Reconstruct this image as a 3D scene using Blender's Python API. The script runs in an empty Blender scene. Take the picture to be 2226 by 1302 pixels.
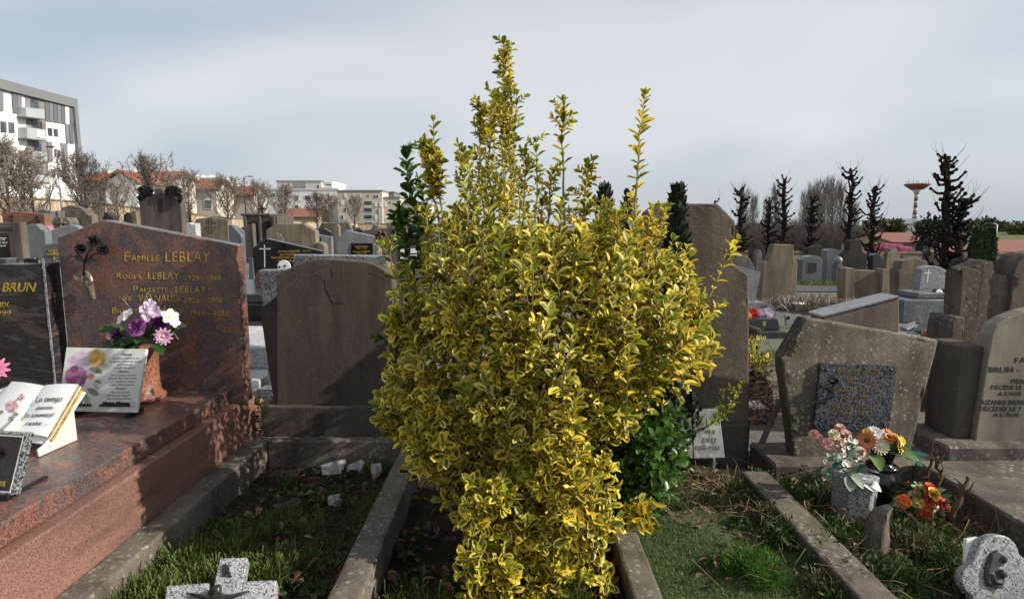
import bpy, bmesh, math, random
import numpy as np
from mathutils import Vector, Matrix, noise as mnoise
R = math.radians
random.seed(7)
scene = bpy.context.scene
COL = scene.collection

# ------------------------------------------------------------------ camera
F, CX, CY, H = 1280.0, 1113.0, 651.0, 1.6          # photograph: 2226 x 1302
PITCH = math.atan((651 - 490) / F)
cam_d = bpy.data.cameras.new('camera')
cam_d.sensor_width = 36.0
cam_d.lens = 36.0 * F / 2226.0
cam_d.clip_start = 0.05
cam_d.clip_end = 6000
cam = bpy.data.objects.new('camera', cam_d)
COL.objects.link(cam)
cam.location = (0, 0, H)
cam.rotation_euler = (math.pi / 2 - PITCH, 0, 0)
scene.camera = cam

# ------------------------------------------------------------------ sky, sun, exposure
SUN_EL, SUN_AZ = R(30), R(11)      # sun stands to the right, a little on the camera's side
sun_dir = Vector((math.cos(SUN_EL) * math.cos(SUN_AZ), -math.cos(SUN_EL) * math.sin(SUN_AZ), math.sin(SUN_EL)))
sd = bpy.data.lights.new('sun', 'SUN')
sd.energy = 5.0
sd.angle = R(0.6)
sd.color = (1.0, 0.93, 0.83)
sun = bpy.data.objects.new('sun', sd)
COL.objects.link(sun)
sun.rotation_euler = sun_dir.to_track_quat('Z', 'Y').to_euler()

world = bpy.data.worlds.new('World')
scene.world = world
world.use_nodes = True
wn, wl = world.node_tree.nodes, world.node_tree.links
wn.clear()
wout = wn.new('ShaderNodeOutputWorld')
wbg = wn.new('ShaderNodeBackground')
wbg.inputs['Strength'].default_value = 0.083
wsky = wn.new('ShaderNodeTexSky')
wsky.sky_type = 'NISHITA'
wsky.sun_disc = False
wsky.sun_elevation = SUN_EL
wsky.sun_rotation = math.atan2(sun_dir.x, sun_dir.y)
wsky.dust_density = 2.0
wtc = wn.new('ShaderNodeTexCoord')
wmap = wn.new('ShaderNodeMapping')
wmap.inputs['Scale'].default_value = (1.0, 1.0, 2.2)
wmap.inputs['Location'].default_value = (0.0, 0.0, 0.0)
wl.new(wtc.outputs['Generated'], wmap.inputs['Vector'])
wno = wn.new('ShaderNodeTexNoise')
wno.inputs['Scale'].default_value = 1.3
wno.inputs['Detail'].default_value = 2.5
wno.inputs['Roughness'].default_value = 0.5
wno.inputs['Distortion'].default_value = 0.6
wl.new(wmap.outputs[0], wno.inputs['Vector'])
wr = wn.new('ShaderNodeValToRGB')
wr.color_ramp.elements[0].position = 0.36
wr.color_ramp.elements[0].color = (5.3, 6.1, 7.0, 1)
wr.color_ramp.elements[1].position = 0.66
wr.color_ramp.elements[1].color = (8.8, 9.0, 9.2, 1)
wl.new(wno.outputs['Fac'], wr.inputs['Fac'])
wmix = wn.new('ShaderNodeMix')
wmix.data_type = 'RGBA'
wmix.inputs['Factor'].default_value = 0.72
wl.new(wsky.outputs['Color'], wmix.inputs['A'])
wl.new(wr.outputs['Color'], wmix.inputs['B'])
wl.new(wmix.outputs['Result'], wbg.inputs['Color'])
wl.new(wbg.outputs[0], wout.inputs['Surface'])

scene.view_settings.view_transform = 'Standard'
scene.view_settings.look = 'None'
scene.view_settings.exposure = 0.3
scene.view_settings.gamma = 1.0
scene.render.engine = 'CYCLES'
scene.cycles.max_bounces = 6
scene.cycles.transparent_max_bounces = 6
scene.cycles.use_denoising = True

# ------------------------------------------------------------------ measuring helpers
cp, sp = math.cos(PITCH), math.sin(PITCH)
EYE = Vector((0, 0, H))
def ray(px, py):
    u, v = (px - CX) / F, (CY - py) / F
    return Vector((u, cp + v * sp, -sp + v * cp))
def at(px, py, Y):
    d = ray(px, py)
    return EYE + d * (Y / d.y)
def onz(px, py, z):
    d = ray(px, py)
    return EYE + d * ((z - H) / d.z)
class Pl:
    """a real plane in the place: a point on it and its normal"""
    def __init__(s, p, n):
        s.p, s.n = Vector(p), Vector(n).normalized()
        if s.n.y > 0: s.n = -s.n
    def hit(s, px, py):
        d = ray(px, py)
        return EYE + d * ((s.p - EYE).dot(s.n) / d.dot(s.n))
def PY(Y, yaw=0, x=0, lean=0):
    """upright plane at depth Y (through X = x), turned by yaw, leaning back by lean (degrees)"""
    n = Vector((math.sin(R(yaw)) * math.cos(R(lean)), -math.cos(R(yaw)) * math.cos(R(lean)), math.sin(R(lean))))
    return Pl((x, Y, 0), n)

def sstep(a, b, x):
    t = max(0.0, min(1.0, (x - a) / (b - a)))
    return t * t * (3 - 2 * t)
def g(x, y):
    """height of the terrain: level cemetery, falling to the right behind, then a far bank"""
    s = sstep(1.0, 12.0, x)
    d = -0.055 * max(0.0, min(y, 62.0) - 13.0) * s
    d += s * 0.016 * max(0.0, min(y, 240) - 66.0)
    return d

# ------------------------------------------------------------------ object helpers
WORLD = {}
def thing(name, label, cat, loc=(0, 0, 0), group=None, kind=None):
    o = bpy.data.objects.new(name, None)
    COL.objects.link(o)
    o.empty_display_size = 0.1
    o.location = loc
    WORLD[o] = Vector(loc)
    tag(o, label, cat, group, kind)
    return o
def tag(o, label=None, cat=None, group=None, kind=None):
    if label: o['label'] = label
    if cat: o['category'] = cat
    if group: o['group'] = group
    if kind: o['kind'] = kind
    return o
def link_mesh(name, me, parent=None, loc=(0, 0, 0)):
    o = bpy.data.objects.new(name, me)
    COL.objects.link(o)
    if parent is not None:
        o.parent = parent
        WORLD[o] = WORLD[parent] + Vector(loc)
    else:
        WORLD[o] = Vector(loc)
    o.location = loc
    return o

def weather(bm, amp, cell):
    """wear a stone: fine facets, uneven faces, chipped arrises"""
    edge = set()
    for e in bm.edges:
        if len(e.link_faces) == 2 and e.calc_face_angle(0) > R(20): edge.update((e.verts[0], e.verts[1]))
    bmesh.ops.triangulate(bm, faces=bm.faces)
    for _ in range(6):
        es = [e for e in bm.edges if e.calc_length() > cell]
        if not es or len(bm.verts) > 9000: break
        bmesh.ops.subdivide_edges(bm, edges=es, cuts=1, use_grid_fill=False)
        bmesh.ops.triangulate(bm, faces=bm.faces)
    bm.normal_update()
    sharp = set()
    for e in bm.edges:
        if len(e.link_faces) == 2 and e.calc_face_angle(0) > R(20): sharp.update((e.verts[0], e.verts[1]))
    for v in bm.verts:
        c = v.co
        d = mnoise.noise(c * 3.1) * .8 + mnoise.noise(c * 11) * .6 + mnoise.noise(c * 29) * .5
        d *= amp * .7
        if v in sharp:
            k = mnoise.noise(c * 17 + Vector((5, 2, 8)))
            if k > .18: d -= (k - .18) * amp * 7
        v.co = c + v.normal * d

class MB:
    """collects faces in world coordinates, build() links them as one mesh"""
    def __init__(s):
        s.v, s.f, s.m, s.mats = [], [], [], []
        s.cur = 0
    def mat(s, m):
        if m not in s.mats: s.mats.append(m)
        s.cur = s.mats.index(m)
        return s
    def add(s, vs, fs):
        b = len(s.v)
        s.v += [tuple(v) for v in vs]
        for f in fs:
            s.f.append([b + i for i in f])
            s.m.append(s.cur)
        return s
    def prism(s, pts, ext):
        """polygon pts (list of Vector) pushed along ext"""
        n = len(pts)
        ext = Vector(ext)
        pts = [Vector(p) for p in pts]
        nrm = Vector((0, 0, 0))
        for i in range(n):
            a, b = pts[i], pts[(i + 1) % n]
            nrm += a.cross(b)
        if nrm.dot(ext) > 0: pts = pts[::-1]
        vs = pts + [p + ext for p in pts]
        fs = [list(range(n)), list(range(2 * n - 1, n - 1, -1))]
        for i in range(n):
            j = (i + 1) % n
            fs.append([j, i, n + i, n + j])
        return s.add(vs, fs)
    def box(s, x0, x1, y0, y1, z0, z1):
        return s.prism([(x0, y0, z0), (x1, y0, z0), (x1, y0, z1), (x0, y0, z1)], (0, y1 - y0, 0))
    def bar(s, a, b, w, h=None, up=(0, 0, 1)):
        a, b = Vector(a), Vector(b)
        d = (b - a).normalized()
        up = Vector(up)
        sx = d.cross(up)
        if sx.length < 1e-4: sx = d.cross(Vector((1, 0, 0)))
        sx.normalize()
        sz = sx.cross(d).normalized()
        h = h or w
        q = [a + sx * (w / 2) * i + sz * (h / 2) * j for i, j in ((-1, -1), (1, -1), (1, 1), (-1, 1))]
        return s.prism(q, b - a)
    def tube(s, pts, rad, n=6, cap=True):
        pts = [Vector(p) for p in pts]
        if not hasattr(rad, '__len__'): rad = [rad] * len(pts)
        vs, fs = [], []
        pu = None
        for i, p in enumerate(pts):
            d = (pts[min(i + 1, len(pts) - 1)] - pts[max(i - 1, 0)])
            if d.length < 1e-9: d = Vector((0, 0, 1))
            d.normalize()
            if pu is None:
                pu = d.orthogonal().normalized()
            else:
                pu = (pu - d * pu.dot(d))
                pu = pu.normalized() if pu.length > 1e-6 else d.orthogonal().normalized()
            w = d.cross(pu)
            for k in range(n):
                a = 2 * math.pi * k / n
                vs.append(p + (pu * math.cos(a) + w * math.sin(a)) * rad[i])
        for i in range(len(pts) - 1):
            for k in range(n):
                l = (k + 1) % n
                fs.append([i * n + k, i * n + l, (i + 1) * n + l, (i + 1) * n + k])
        if cap:
            fs.append(list(range(n - 1, -1, -1)))
            fs.append([(len(pts) - 1) * n + k for k in range(n)])
        return s.add(vs, fs)
    def lathe(s, c, prof, n=20, axis=None):
        """prof: (radius, height) pairs"""
        c = Vector(c)
        q = Vector((0, 0, 1)).rotation_difference(Vector(axis).normalized()) if axis is not None else None
        vs, fs = [], []
        for r, z in prof:
            for k in range(n):
                a = 2 * math.pi * k / n
                p = Vector((r * math.cos(a), r * math.sin(a), z))
                if q: p = q @ p
                vs.append(c + p)
        for i in range(len(prof) - 1):
            for k in range(n):
                l = (k + 1) % n
                fs.append([i * n + k, i * n + l, (i + 1) * n + l, (i + 1) * n + k])
        fs.append(list(range(n - 1, -1, -1)))
        fs.append([(len(prof) - 1) * n + k for k in range(n)])
        return s.add(vs, fs)
    def ball(s, c, r, nu=10, nv=7, sq=(1, 1, 1)):
        c = Vector(c)
        vs, fs = [], []
        for i in range(nv + 1):
            t = math.pi * i / nv
            for k in range(nu):
                a = 2 * math.pi * k / nu
                vs.append(c + Vector((r * sq[0] * math.sin(t) * math.cos(a), r * sq[1] * math.sin(t) * math.sin(a), r * sq[2] * math.cos(t))))
        for i in range(nv):
            for k in range(nu):
                l = (k + 1) % nu
                fs.append([i * nu + k, (i + 1) * nu + k, (i + 1) * nu + l, i * nu + l])
        return s.add(vs, fs)
    def build(s, name, mat=None, parent=None, bevel=0.0, smooth=False, seg=1, rough=0.0, origin=None, cell=0.05):
        if mat is not None and not s.mats: s.mats = [mat]
        V = np.array(s.v, dtype=float).reshape(-1, 3)
        if parent is not None:
            org = WORLD[parent]
        elif origin is not None:
            org = Vector(origin)
        else:
            lo, hi = V.min(0), V.max(0)
            org = Vector(((lo[0] + hi[0]) / 2, (lo[1] + hi[1]) / 2, lo[2]))
        V = V - np.array(org)
        me = bpy.data.meshes.new(name)
        me.from_pydata(V.tolist(), [], s.f)
        if len(s.mats) > 1:
            me.polygons.foreach_set('material_index', s.m)
        for m in s.mats: me.materials.append(m)
        if bevel > 0:
            bm = bmesh.new()
            bm.from_mesh(me)
            bmesh.ops.remove_doubles(bm, verts=bm.verts, dist=1e-5)
            bmesh.ops.recalc_face_normals(bm, faces=bm.faces)
            es = [e for e in bm.edges if len(e.link_faces) == 2 and e.calc_face_angle(0) > R(25)]
            bmesh.ops.bevel(bm, geom=es, offset=bevel, segments=seg, affect='EDGES', profile=0.5, clamp_overlap=True)
            if rough > 0: weather(bm, rough, cell)
            bm.to_mesh(me)
            bm.free()
        if smooth:
            me.polygons.foreach_set('use_smooth', [True] * len(me.polygons))
        me.update()
        o = link_mesh(name, me, parent, (0, 0, 0) if parent is not None else tuple(org))
        return o

def np_mesh(name, V, FACES, mats, parent=None, uvs=None, uv2=None, smooth=True, midx=None):
    """big mesh from numpy arrays: V (n,3) world, FACES (m,k)"""
    org = WORLD[parent] if parent is not None else Vector((0, 0, 0))
    V = np.asarray(V, dtype=np.float32) - np.array(org, dtype=np.float32)
    FACES = np.asarray(FACES, dtype=np.int32)
    m, k = FACES.shape
    me = bpy.data.meshes.new(name)
    me.vertices.add(len(V))
    me.vertices.foreach_set('co', V.ravel())
    me.loops.add(m * k)
    me.loops.foreach_set('vertex_index', FACES.ravel())
    me.polygons.add(m)
    me.polygons.foreach_set('loop_start', np.arange(0, m * k, k, dtype=np.int32))
    for mt in mats: me.materials.append(mt)
    if midx is not None: me.polygons.foreach_set('material_index', np.asarray(midx, dtype=np.int32))
    if smooth: me.polygons.foreach_set('use_smooth', np.ones(m, dtype=bool))
    for nm, arr in (('UVMap', uvs), ('rnd', uv2)):
        if arr is not None:
            l = me.uv_layers.new(name=nm)
            l.data.foreach_set('uv', np.asarray(arr, dtype=np.float32)[FACES.ravel()].ravel())
    me.update()
    me.validate()
    return link_mesh(name, me, parent)

# ------------------------------------------------------------------ materials
class Mat:
    def __init__(s, name, rough=0.7, spec=0.4):
        s.m = bpy.data.materials.new(name)
        s.m.use_nodes = True
        s.n, s.l = s.m.node_tree.nodes, s.m.node_tree.links
        s.b = s.n['Principled BSDF']
        s.b.inputs['Roughness'].default_value = rough
        s.b.inputs['Specular IOR Level'].default_value = spec
        s._tc = None
    def co(s):
        if s._tc is None:
            s._tc = s.n.new('ShaderNodeTexCoord').outputs['Object']
        return s._tc
    def mapped(s, scale=(1, 1, 1), rot=(0, 0, 0)):
        m = s.n.new('ShaderNodeMapping')
        m.inputs['Scale'].default_value = scale
        m.inputs['Rotation'].default_value = rot
        s.l.new(s.co(), m.inputs['Vector'])
        return m.outputs[0]
    def noise(s, scale, detail=4, rough=0.55, dist=0.0, vec=None):
        t = s.n.new('ShaderNodeTexNoise')
        t.inputs['Scale'].default_value = scale
        t.inputs['Detail'].default_value = detail
        t.inputs['Roughness'].default_value = rough
        t.inputs['Distortion'].default_value = dist
        s.l.new(vec if vec is not None else s.co(), t.inputs['Vector'])
        return t.outputs['Fac']
    def voro(s, scale, out='Distance', vec=None):
        t = s.n.new('ShaderNodeTexVoronoi')
        t.inputs['Scale'].default_value = scale
        s.l.new(vec if vec is not None else s.co(), t.inputs['Vector'])
        return t.outputs[out]
    def ramp(s, fac, stops, interp='LINEAR'):
        r = s.n.new('ShaderNodeValToRGB')
        r.color_ramp.interpolation = interp
        e = r.color_ramp.elements
        while len(e) < len(stops): e.new(0.5)
        for i, (p, c) in enumerate(stops):
            e[i].position = p
            e[i].color = (c, c, c, 1) if not hasattr(c, '__len__') else (c[0], c[1], c[2], 1)
        s.l.new(fac, r.inputs['Fac'])
        return r.outputs['Color']
    def mix(s, fac, a, b, mode='MIX'):
        m = s.n.new('ShaderNodeMix')
        m.data_type = 'RGBA'
        m.blend_type = mode
        for key, val in (('Factor', fac), ('A', a), ('B', b)):
            i = m.inputs[key]
            if hasattr(val, 'is_linked') or hasattr(val, 'links'):
                s.l.new(val, i)
            elif key == 'Factor':
                i.default_value = val
            else:
                i.default_value = (val[0], val[1], val[2], 1)
        return m.outputs['Result']
    def color(s, c):
        if hasattr(c, 'links'): s.l.new(c, s.b.inputs['Base Color'])
        else: s.b.inputs['Base Color'].default_value = (c[0], c[1], c[2], 1)
        return s
    def rough(s, fac): 
        s.l.new(fac, s.b.inputs['Roughness'])
        return s
    def bump(s, h, strength=0.4, dist=0.01):
        b = s.n.new('ShaderNodeBump')
        b.inputs['Strength'].default_value = strength
        b.inputs['Distance'].default_value = dist
        s.l.new(h, b.inputs['Height'])
        s.l.new(b.outputs[0], s.b.inputs['Normal'])
        return s

def plain(name, c, rough=0.6, spec=0.4, metal=0.0, vary=0.18, sc=6.0):
    m = Mat(name, rough, spec)
    d = tuple(x * (1 - vary) for x in c)
    l = tuple(min(1, x * (1 + vary)) for x in c)
    m.color(m.ramp(m.noise(sc, 5), [(0.3, d), (0.7, l)]))
    m.b.inputs['Metallic'].default_value = metal
    return m.m

def concrete(name, c, dark=0.55, light=1.3, pit=0.5, lichen=0.0, green=0.0, sc=1.0, bump=0.5, rough=0.9, grain=1.0):
    m = Mat(name, rough, 0.25)
    n1 = m.noise(2.2 * sc, 6, 0.62)
    lo = tuple(x * dark for x in c)
    hi = tuple(x * light for x in c)
    col = m.ramp(n1, [(0.28, lo), (0.5, c), (0.75, hi)])
    streak = m.noise(5, 4, 0.6, vec=m.mapped((1.0, 1.0, 0.14)))
    col = m.mix(1.0, col, m.ramp(streak, [(0.32, 0.48), (0.58, 1.0)]), 'MULTIPLY')
    fine = m.noise(150 * sc, 3, 0.75)
    col = m.mix(1.0, col, m.ramp(fine, [(0.3, 1 - .38 * grain), (0.55, 1.0), (0.75, 1 + .4 * grain)]), 'MULTIPLY')
    hgt = fine
    if pit > 0:
        pv = m.voro(62 * sc)
        pm = m.ramp(pv, [(0.10, 0.0), (0.2, 1.0)])
        mask = m.ramp(m.noise(9 * sc, 3), [(0.42, 1.0), (0.62, 0.0)])
        pits = m.mix(mask, pm, (1, 1, 1))
        col = m.mix(pit, col, m.mix(1.0, col, pits, 'MULTIPLY'))
        hgt = m.mix(0.6, fine, pits, 'MULTIPLY')
    if lichen > 0:
        lv = m.ramp(m.voro(26 * sc), [(0.22, 1.0), (0.34, 0.0)])
        lm = m.ramp(m.noise(3.5 * sc, 4), [(0.42, 0.0), (0.56, 1.0)])
        lm2 = m.ramp(m.noise(50 * sc, 2), [(0.40, 0.0), (0.5, 1.0)])
        f = m.mix(1.0, m.mix(1.0, lv, lm, 'MULTIPLY'), lm2, 'MULTIPLY')
        f = m.mix(1.0, f, (lichen, lichen, lichen), 'MULTIPLY')
        col = m.mix(f, col, (0.42, 0.40, 0.35))
    if green > 0:
        gm = m.ramp(m.noise(3.0 * sc, 5, 0.65, 0.4), [(0.52, 0.0), (0.72, green)])
        col = m.mix(gm, col, (0.075, 0.075, 0.022))
    m.color(col).bump(hgt, bump, 0.006)
    return m.m

def granite(name, stops, grain=120, rough=0.28, spec=0.5, cloud=0.3, bump=0.0):
    m = Mat(name, rough, spec)
    grain = grain * 1.9
    t = m.n.new('ShaderNodeTexVoronoi')
    t.inputs['Scale'].default_value = grain
    m.l.new(m.co(), t.inputs['Vector'])
    sep = m.n.new('ShaderNodeSeparateColor')
    m.l.new(t.outputs['Color'], sep.inputs[0])
    nz = m.noise(grain * 0.5, 3, 0.7)
    mx = m.mix(0.5, sep.outputs[0], nz)
    col = m.ramp(mx, stops)
    cl = m.ramp(m.noise(4, 5, 0.6), [(0.3, 1 - cloud), (0.7, 1 + cloud * 0.5)])
    col = m.mix(1.0, col, cl, 'MULTIPLY')
    m.color(col)
    m.rough(m.ramp(m.noise(7, 4), [(0.3, rough * 0.7), (0.7, min(1, rough * 1.5))]))
    if bump: m.bump(nz, bump, 0.004)
    return m.m

def swirl_granite(name, stops, speck, rough, wscale=2.2, dist=3.0, band=(1, 1, 1), grain=110, specamt=0.5):
    """granite with flowing veins, polished"""
    m = Mat(name, rough, 0.5)
    w = m.noise(wscale, 6, 0.62, dist, vec=m.mapped(band, (0.3, 0.2, 0.5)))
    col = m.ramp(w, stops)
    t = m.n.new('ShaderNodeTexVoronoi')
    t.inputs['Scale'].default_value = grain
    m.l.new(m.co(), t.inputs['Vector'])
    sep = m.n.new('ShaderNodeSeparateColor')
    m.l.new(t.outputs['Color'], sep.inputs[0])
    col = m.mix(specamt, col, m.mix(1.0, col, m.ramp(m.mix(0.4, sep.outputs[0], m.noise(grain * .4, 2, .7)), speck), 'MULTIPLY'))
    m.color(col)
    m.rough(m.ramp(m.noise(5, 5), [(0.3, rough * 0.7), (0.75, min(1, rough * 1.8))]))
    return m.m

M = {}
# concretes
M['conc'] = concrete('weathered_brown_concrete', (0.175, 0.140, 0.108), lichen=0.35)
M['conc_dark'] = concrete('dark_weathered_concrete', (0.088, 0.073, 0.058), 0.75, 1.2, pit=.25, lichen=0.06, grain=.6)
M['conc_pit'] = concrete('pitted_brown_concrete', (0.150, 0.116, 0.090), 0.7, 1.25, pit=1.0, lichen=0.08, sc=0.9, bump=0.45, grain=1.3)
M['conc_kerb'] = concrete('kerb_concrete', (0.155, 0.132, 0.108), 0.5, 1.35, lichen=0.55, green=0.35, grain=1.3)
M['conc_green'] = concrete('mossy_concrete', (0.19, 0.16, 0.125), 0.38, 1.6, lichen=0.75, green=0.75, bump=0.9, sc=1.3, grain=1.7)
M['conc_pale'] = concrete('pale_render', (0.27, 0.245, 0.195), 0.75, 1.2, pit=0.15, green=0.15)
M['conc_grey'] = concrete('grey_concrete', (0.165, 0.15, 0.132), 0.65, 1.2, lichen=0.2)
M['conc_warm'] = concrete('warm_concrete', (0.22, 0.178, 0.132), 0.65, 1.2, lichen=0.2)
M['conc_old'] = concrete('cracked_old_concrete', (0.14, 0.114, 0.09), 0.5, 1.35, pit=0.6, lichen=0.3, green=0.45, bump=.7, grain=1.4)
M['brown_stone'] = concrete('brown_grey_stone', (0.125, 0.105, 0.092), 0.8, 1.15, pit=0.2, bump=0.2)
M['dark_stone'] = concrete('dark_stone', (0.05, 0.045, 0.042), 0.8, 1.2, pit=0.2, bump=0.3)
M['pebble'] = concrete('pebbledash', (0.25, 0.20, 0.165), 0.7, 1.3, pit=0.9, sc=0.8, bump=1.0, grain=1.8)
# granites
M['pink'] = swirl_granite('pink_brown_polished_granite',
    [(0.24, (0.045, 0.038, 0.038)), (0.38, (0.135, 0.082, 0.070)), (0.46, (0.085, 0.068, 0.066)), (0.54, (0.19, 0.088, 0.066)), (0.62, (0.115, 0.080, 0.073)), (0.75, (0.225, 0.115, 0.088))],
    [(0.25, 0.25), (0.45, 0.85), (0.75, 1.45)], 0.3, 1.5, 2.6, (1.2, 1, 0.9), 200, 0.75)
M['pink_side'] = swirl_granite('pink_speckled_granite',
    [(0.25, (0.10, 0.065, 0.055)), (0.45, (0.20, 0.108, 0.085)), (0.6, (0.24, 0.13, 0.102)), (0.75, (0.16, 0.10, 0.087))],
    [(0.25, 0.25), (0.45, 0.9), (0.75, 1.45)], 0.3, 2.2, 1.2, (1, 0.3, 2), 300, 0.7)
M['gneiss'] = swirl_granite('dark_waved_granite',
    [(0.25, (0.008, 0.008, 0.009)), (0.42, (0.035, 0.031, 0.030)), (0.5, (0.016, 0.015, 0.015)), (0.6, (0.075, 0.058, 0.052)), (0.75, (0.03, 0.026, 0.025))],
    [(0.25, 0.5), (0.5, 1.0), (0.75, 1.6)], 0.2, 1.6, 3.0, (1.0, 1.0, 3.2), 130, 0.55)
M['granite_light'] = granite('light_grey_granite', [(0.28, (0.05, 0.05, 0.053)), (0.42, (0.25, 0.25, 0.26)), (0.62, (0.44, 0.44, 0.44))], 110, 0.3)
M['granite_blue'] = granite('blue_grey_granite', [(0.28, (0.05, 0.052, 0.056)), (0.45, (0.17, 0.178, 0.188)), (0.65, (0.31, 0.32, 0.335))], 90, 0.3)
M['granite_mid'] = granite('speckled_grey_granite', [(0.30, (0.015, 0.016, 0.018)), (0.45, (0.11, 0.115, 0.12)), (0.62, (0.28, 0.29, 0.30))], 80, 0.25)
M['granite_dark'] = granite('dark_blue_granite', [(0.3, (0.010, 0.011, 0.015)), (0.48, (0.045, 0.050, 0.065)), (0.68, (0.14, 0.15, 0.175))], 75, 0.22)
M['granite_green'] = granite('green_grey_granite', [(0.3, (0.10, 0.12, 0.115)), (0.5, (0.15, 0.175, 0.17)), (0.7, (0.20, 0.225, 0.215))], 140, 0.35, cloud=0.35)
M['granite_far'] = granite('grey_granite', [(0.3, (0.14, 0.14, 0.15)), (0.5, (0.20, 0.205, 0.215)), (0.7, (0.27, 0.275, 0.285))], 60, 0.35)
M['granite_slate'] = granite('slate_blue_granite', [(0.3, (0.06, 0.065, 0.073)), (0.5, (0.105, 0.115, 0.13)), (0.7, (0.16, 0.172, 0.19))], 60, 0.35)
M['granite_rust'] = granite('rust_granite', [(0.28, (0.05, 0.022, 0.014)), (0.45, (0.24, 0.095, 0.052)), (0.68, (0.36, 0.16, 0.095))], 110, 0.3)
M['granite_red'] = granite('red_granite', [(0.3, (0.04, 0.016, 0.014)), (0.5, (0.13, 0.045, 0.035)), (0.7, (0.2, 0.08, 0.06))], 70, 0.2)
M['granite_white'] = granite('white_granite', [(0.3, (0.22, 0.22, 0.22)), (0.45, (0.45, 0.45, 0.44)), (0.65, (0.6, 0.6, 0.59))], 60, 0.4)
M['black'] = granite('black_polished_granite', [(0.3, (0.006, 0.006, 0.007)), (0.7, (0.014, 0.014, 0.016))], 120, 0.09)
M['charcoal'] = granite('charcoal_granite', [(0.3, (0.018, 0.02, 0.023)), (0.7, (0.06, 0.065, 0.07))], 90, 0.22)
M['ceramic'] = plain('white_ceramic', (0.78, 0.78, 0.76), 0.25, 0.5, vary=0.05)
M['ceramic_stand'] = plain('cream_ceramic', (0.62, 0.58, 0.50), 0.55, vary=0.15)
M['plaque_white'] = plain('ivory_plaque', (0.62, 0.60, 0.57), 0.3, vary=0.1)
M['gold'] = plain('gold_leaf', (0.52, 0.33, 0.065), 0.38, 0.5, metal=0.35, vary=0.5, sc=60)
M['gold_dull'] = plain('worn_gold_leaf', (0.22, 0.145, 0.045), 0.5, 0.4, metal=0.2, vary=0.45, sc=60)
M['engrave_white'] = plain('white_engraving', (0.66, 0.66, 0.64), 0.6)
M['engrave_dark'] = plain('dark_engraving', (0.018, 0.016, 0.014), 0.7)
M['engrave_brown'] = plain('brown_engraving', (0.055, 0.042, 0.034), 0.8)
M['engrave_grey'] = plain('grey_engraving', (0.20, 0.18, 0.145), 0.8)
M['ink'] = plain('black_ink', (0.02, 0.018, 0.02), 0.6)
M['bronze'] = plain('dark_bronze', (0.045, 0.042, 0.036), 0.36, 0.5, metal=0.6, vary=0.5, sc=18)
M['bronze_matt'] = plain('matt_dark_bronze', (0.05, 0.05, 0.05), 0.6, 0.4, metal=0.2, vary=0.3, sc=30)
M['bronze_pale'] = plain('pale_worn_bronze', (0.20, 0.17, 0.13), 0.42, 0.5, metal=0.45, vary=0.35, sc=14)
M['iron'] = plain('dark_iron', (0.025, 0.025, 0.026), 0.5, 0.4, metal=0.5)
M['metal_grey'] = plain('galvanised_metal', (0.32, 0.33, 0.34), 0.45, 0.5, metal=0.5)
M['black_gloss'] = plain('black_glazed', (0.008, 0.008, 0.009), 0.16, 0.5)
M['white_paint'] = plain('white_paint', (0.72, 0.72, 0.71), 0.6, vary=0.06)
M['marble'] = granite('pale_marble', [(0.3, (0.19, 0.188, 0.18)), (0.5, (0.30, 0.297, 0.285)), (0.7, (0.38, 0.375, 0.36))], 16, 0.5, cloud=.45)
M['wood_old'] = concrete('weathered_wood', (0.19, 0.16, 0.135), 0.4, 1.5, pit=0.3, bump=1.0)
M['bark'] = concrete('brown_bark', (0.075, 0.055, 0.043), 0.5, 1.4, pit=0.3, bump=1.0)
M['bark_black'] = plain('blackish_bark', (0.020, 0.016, 0.014), 0.95, 0.1, vary=0.5, sc=8)
M['twig'] = plain('grey_brown_twig', (0.125, 0.102, 0.088), 0.9, 0.1, vary=0.3)
M['bud'] = plain('pale_blossom_buds', (0.30, 0.262, 0.222), 0.9, 0.1, vary=0.25)
M['poplar'] = plain('pale_grey_branch', (0.27, 0.24, 0.215), 0.9, 0.1, vary=0.3)
M['dry'] = plain('dry_straw', (0.24, 0.175, 0.105), 0.9, 0.1, vary=0.4)
M['dry_brown'] = plain('dead_brown_stalk', (0.11, 0.072, 0.045), 0.9, 0.1, vary=0.4)
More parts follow.
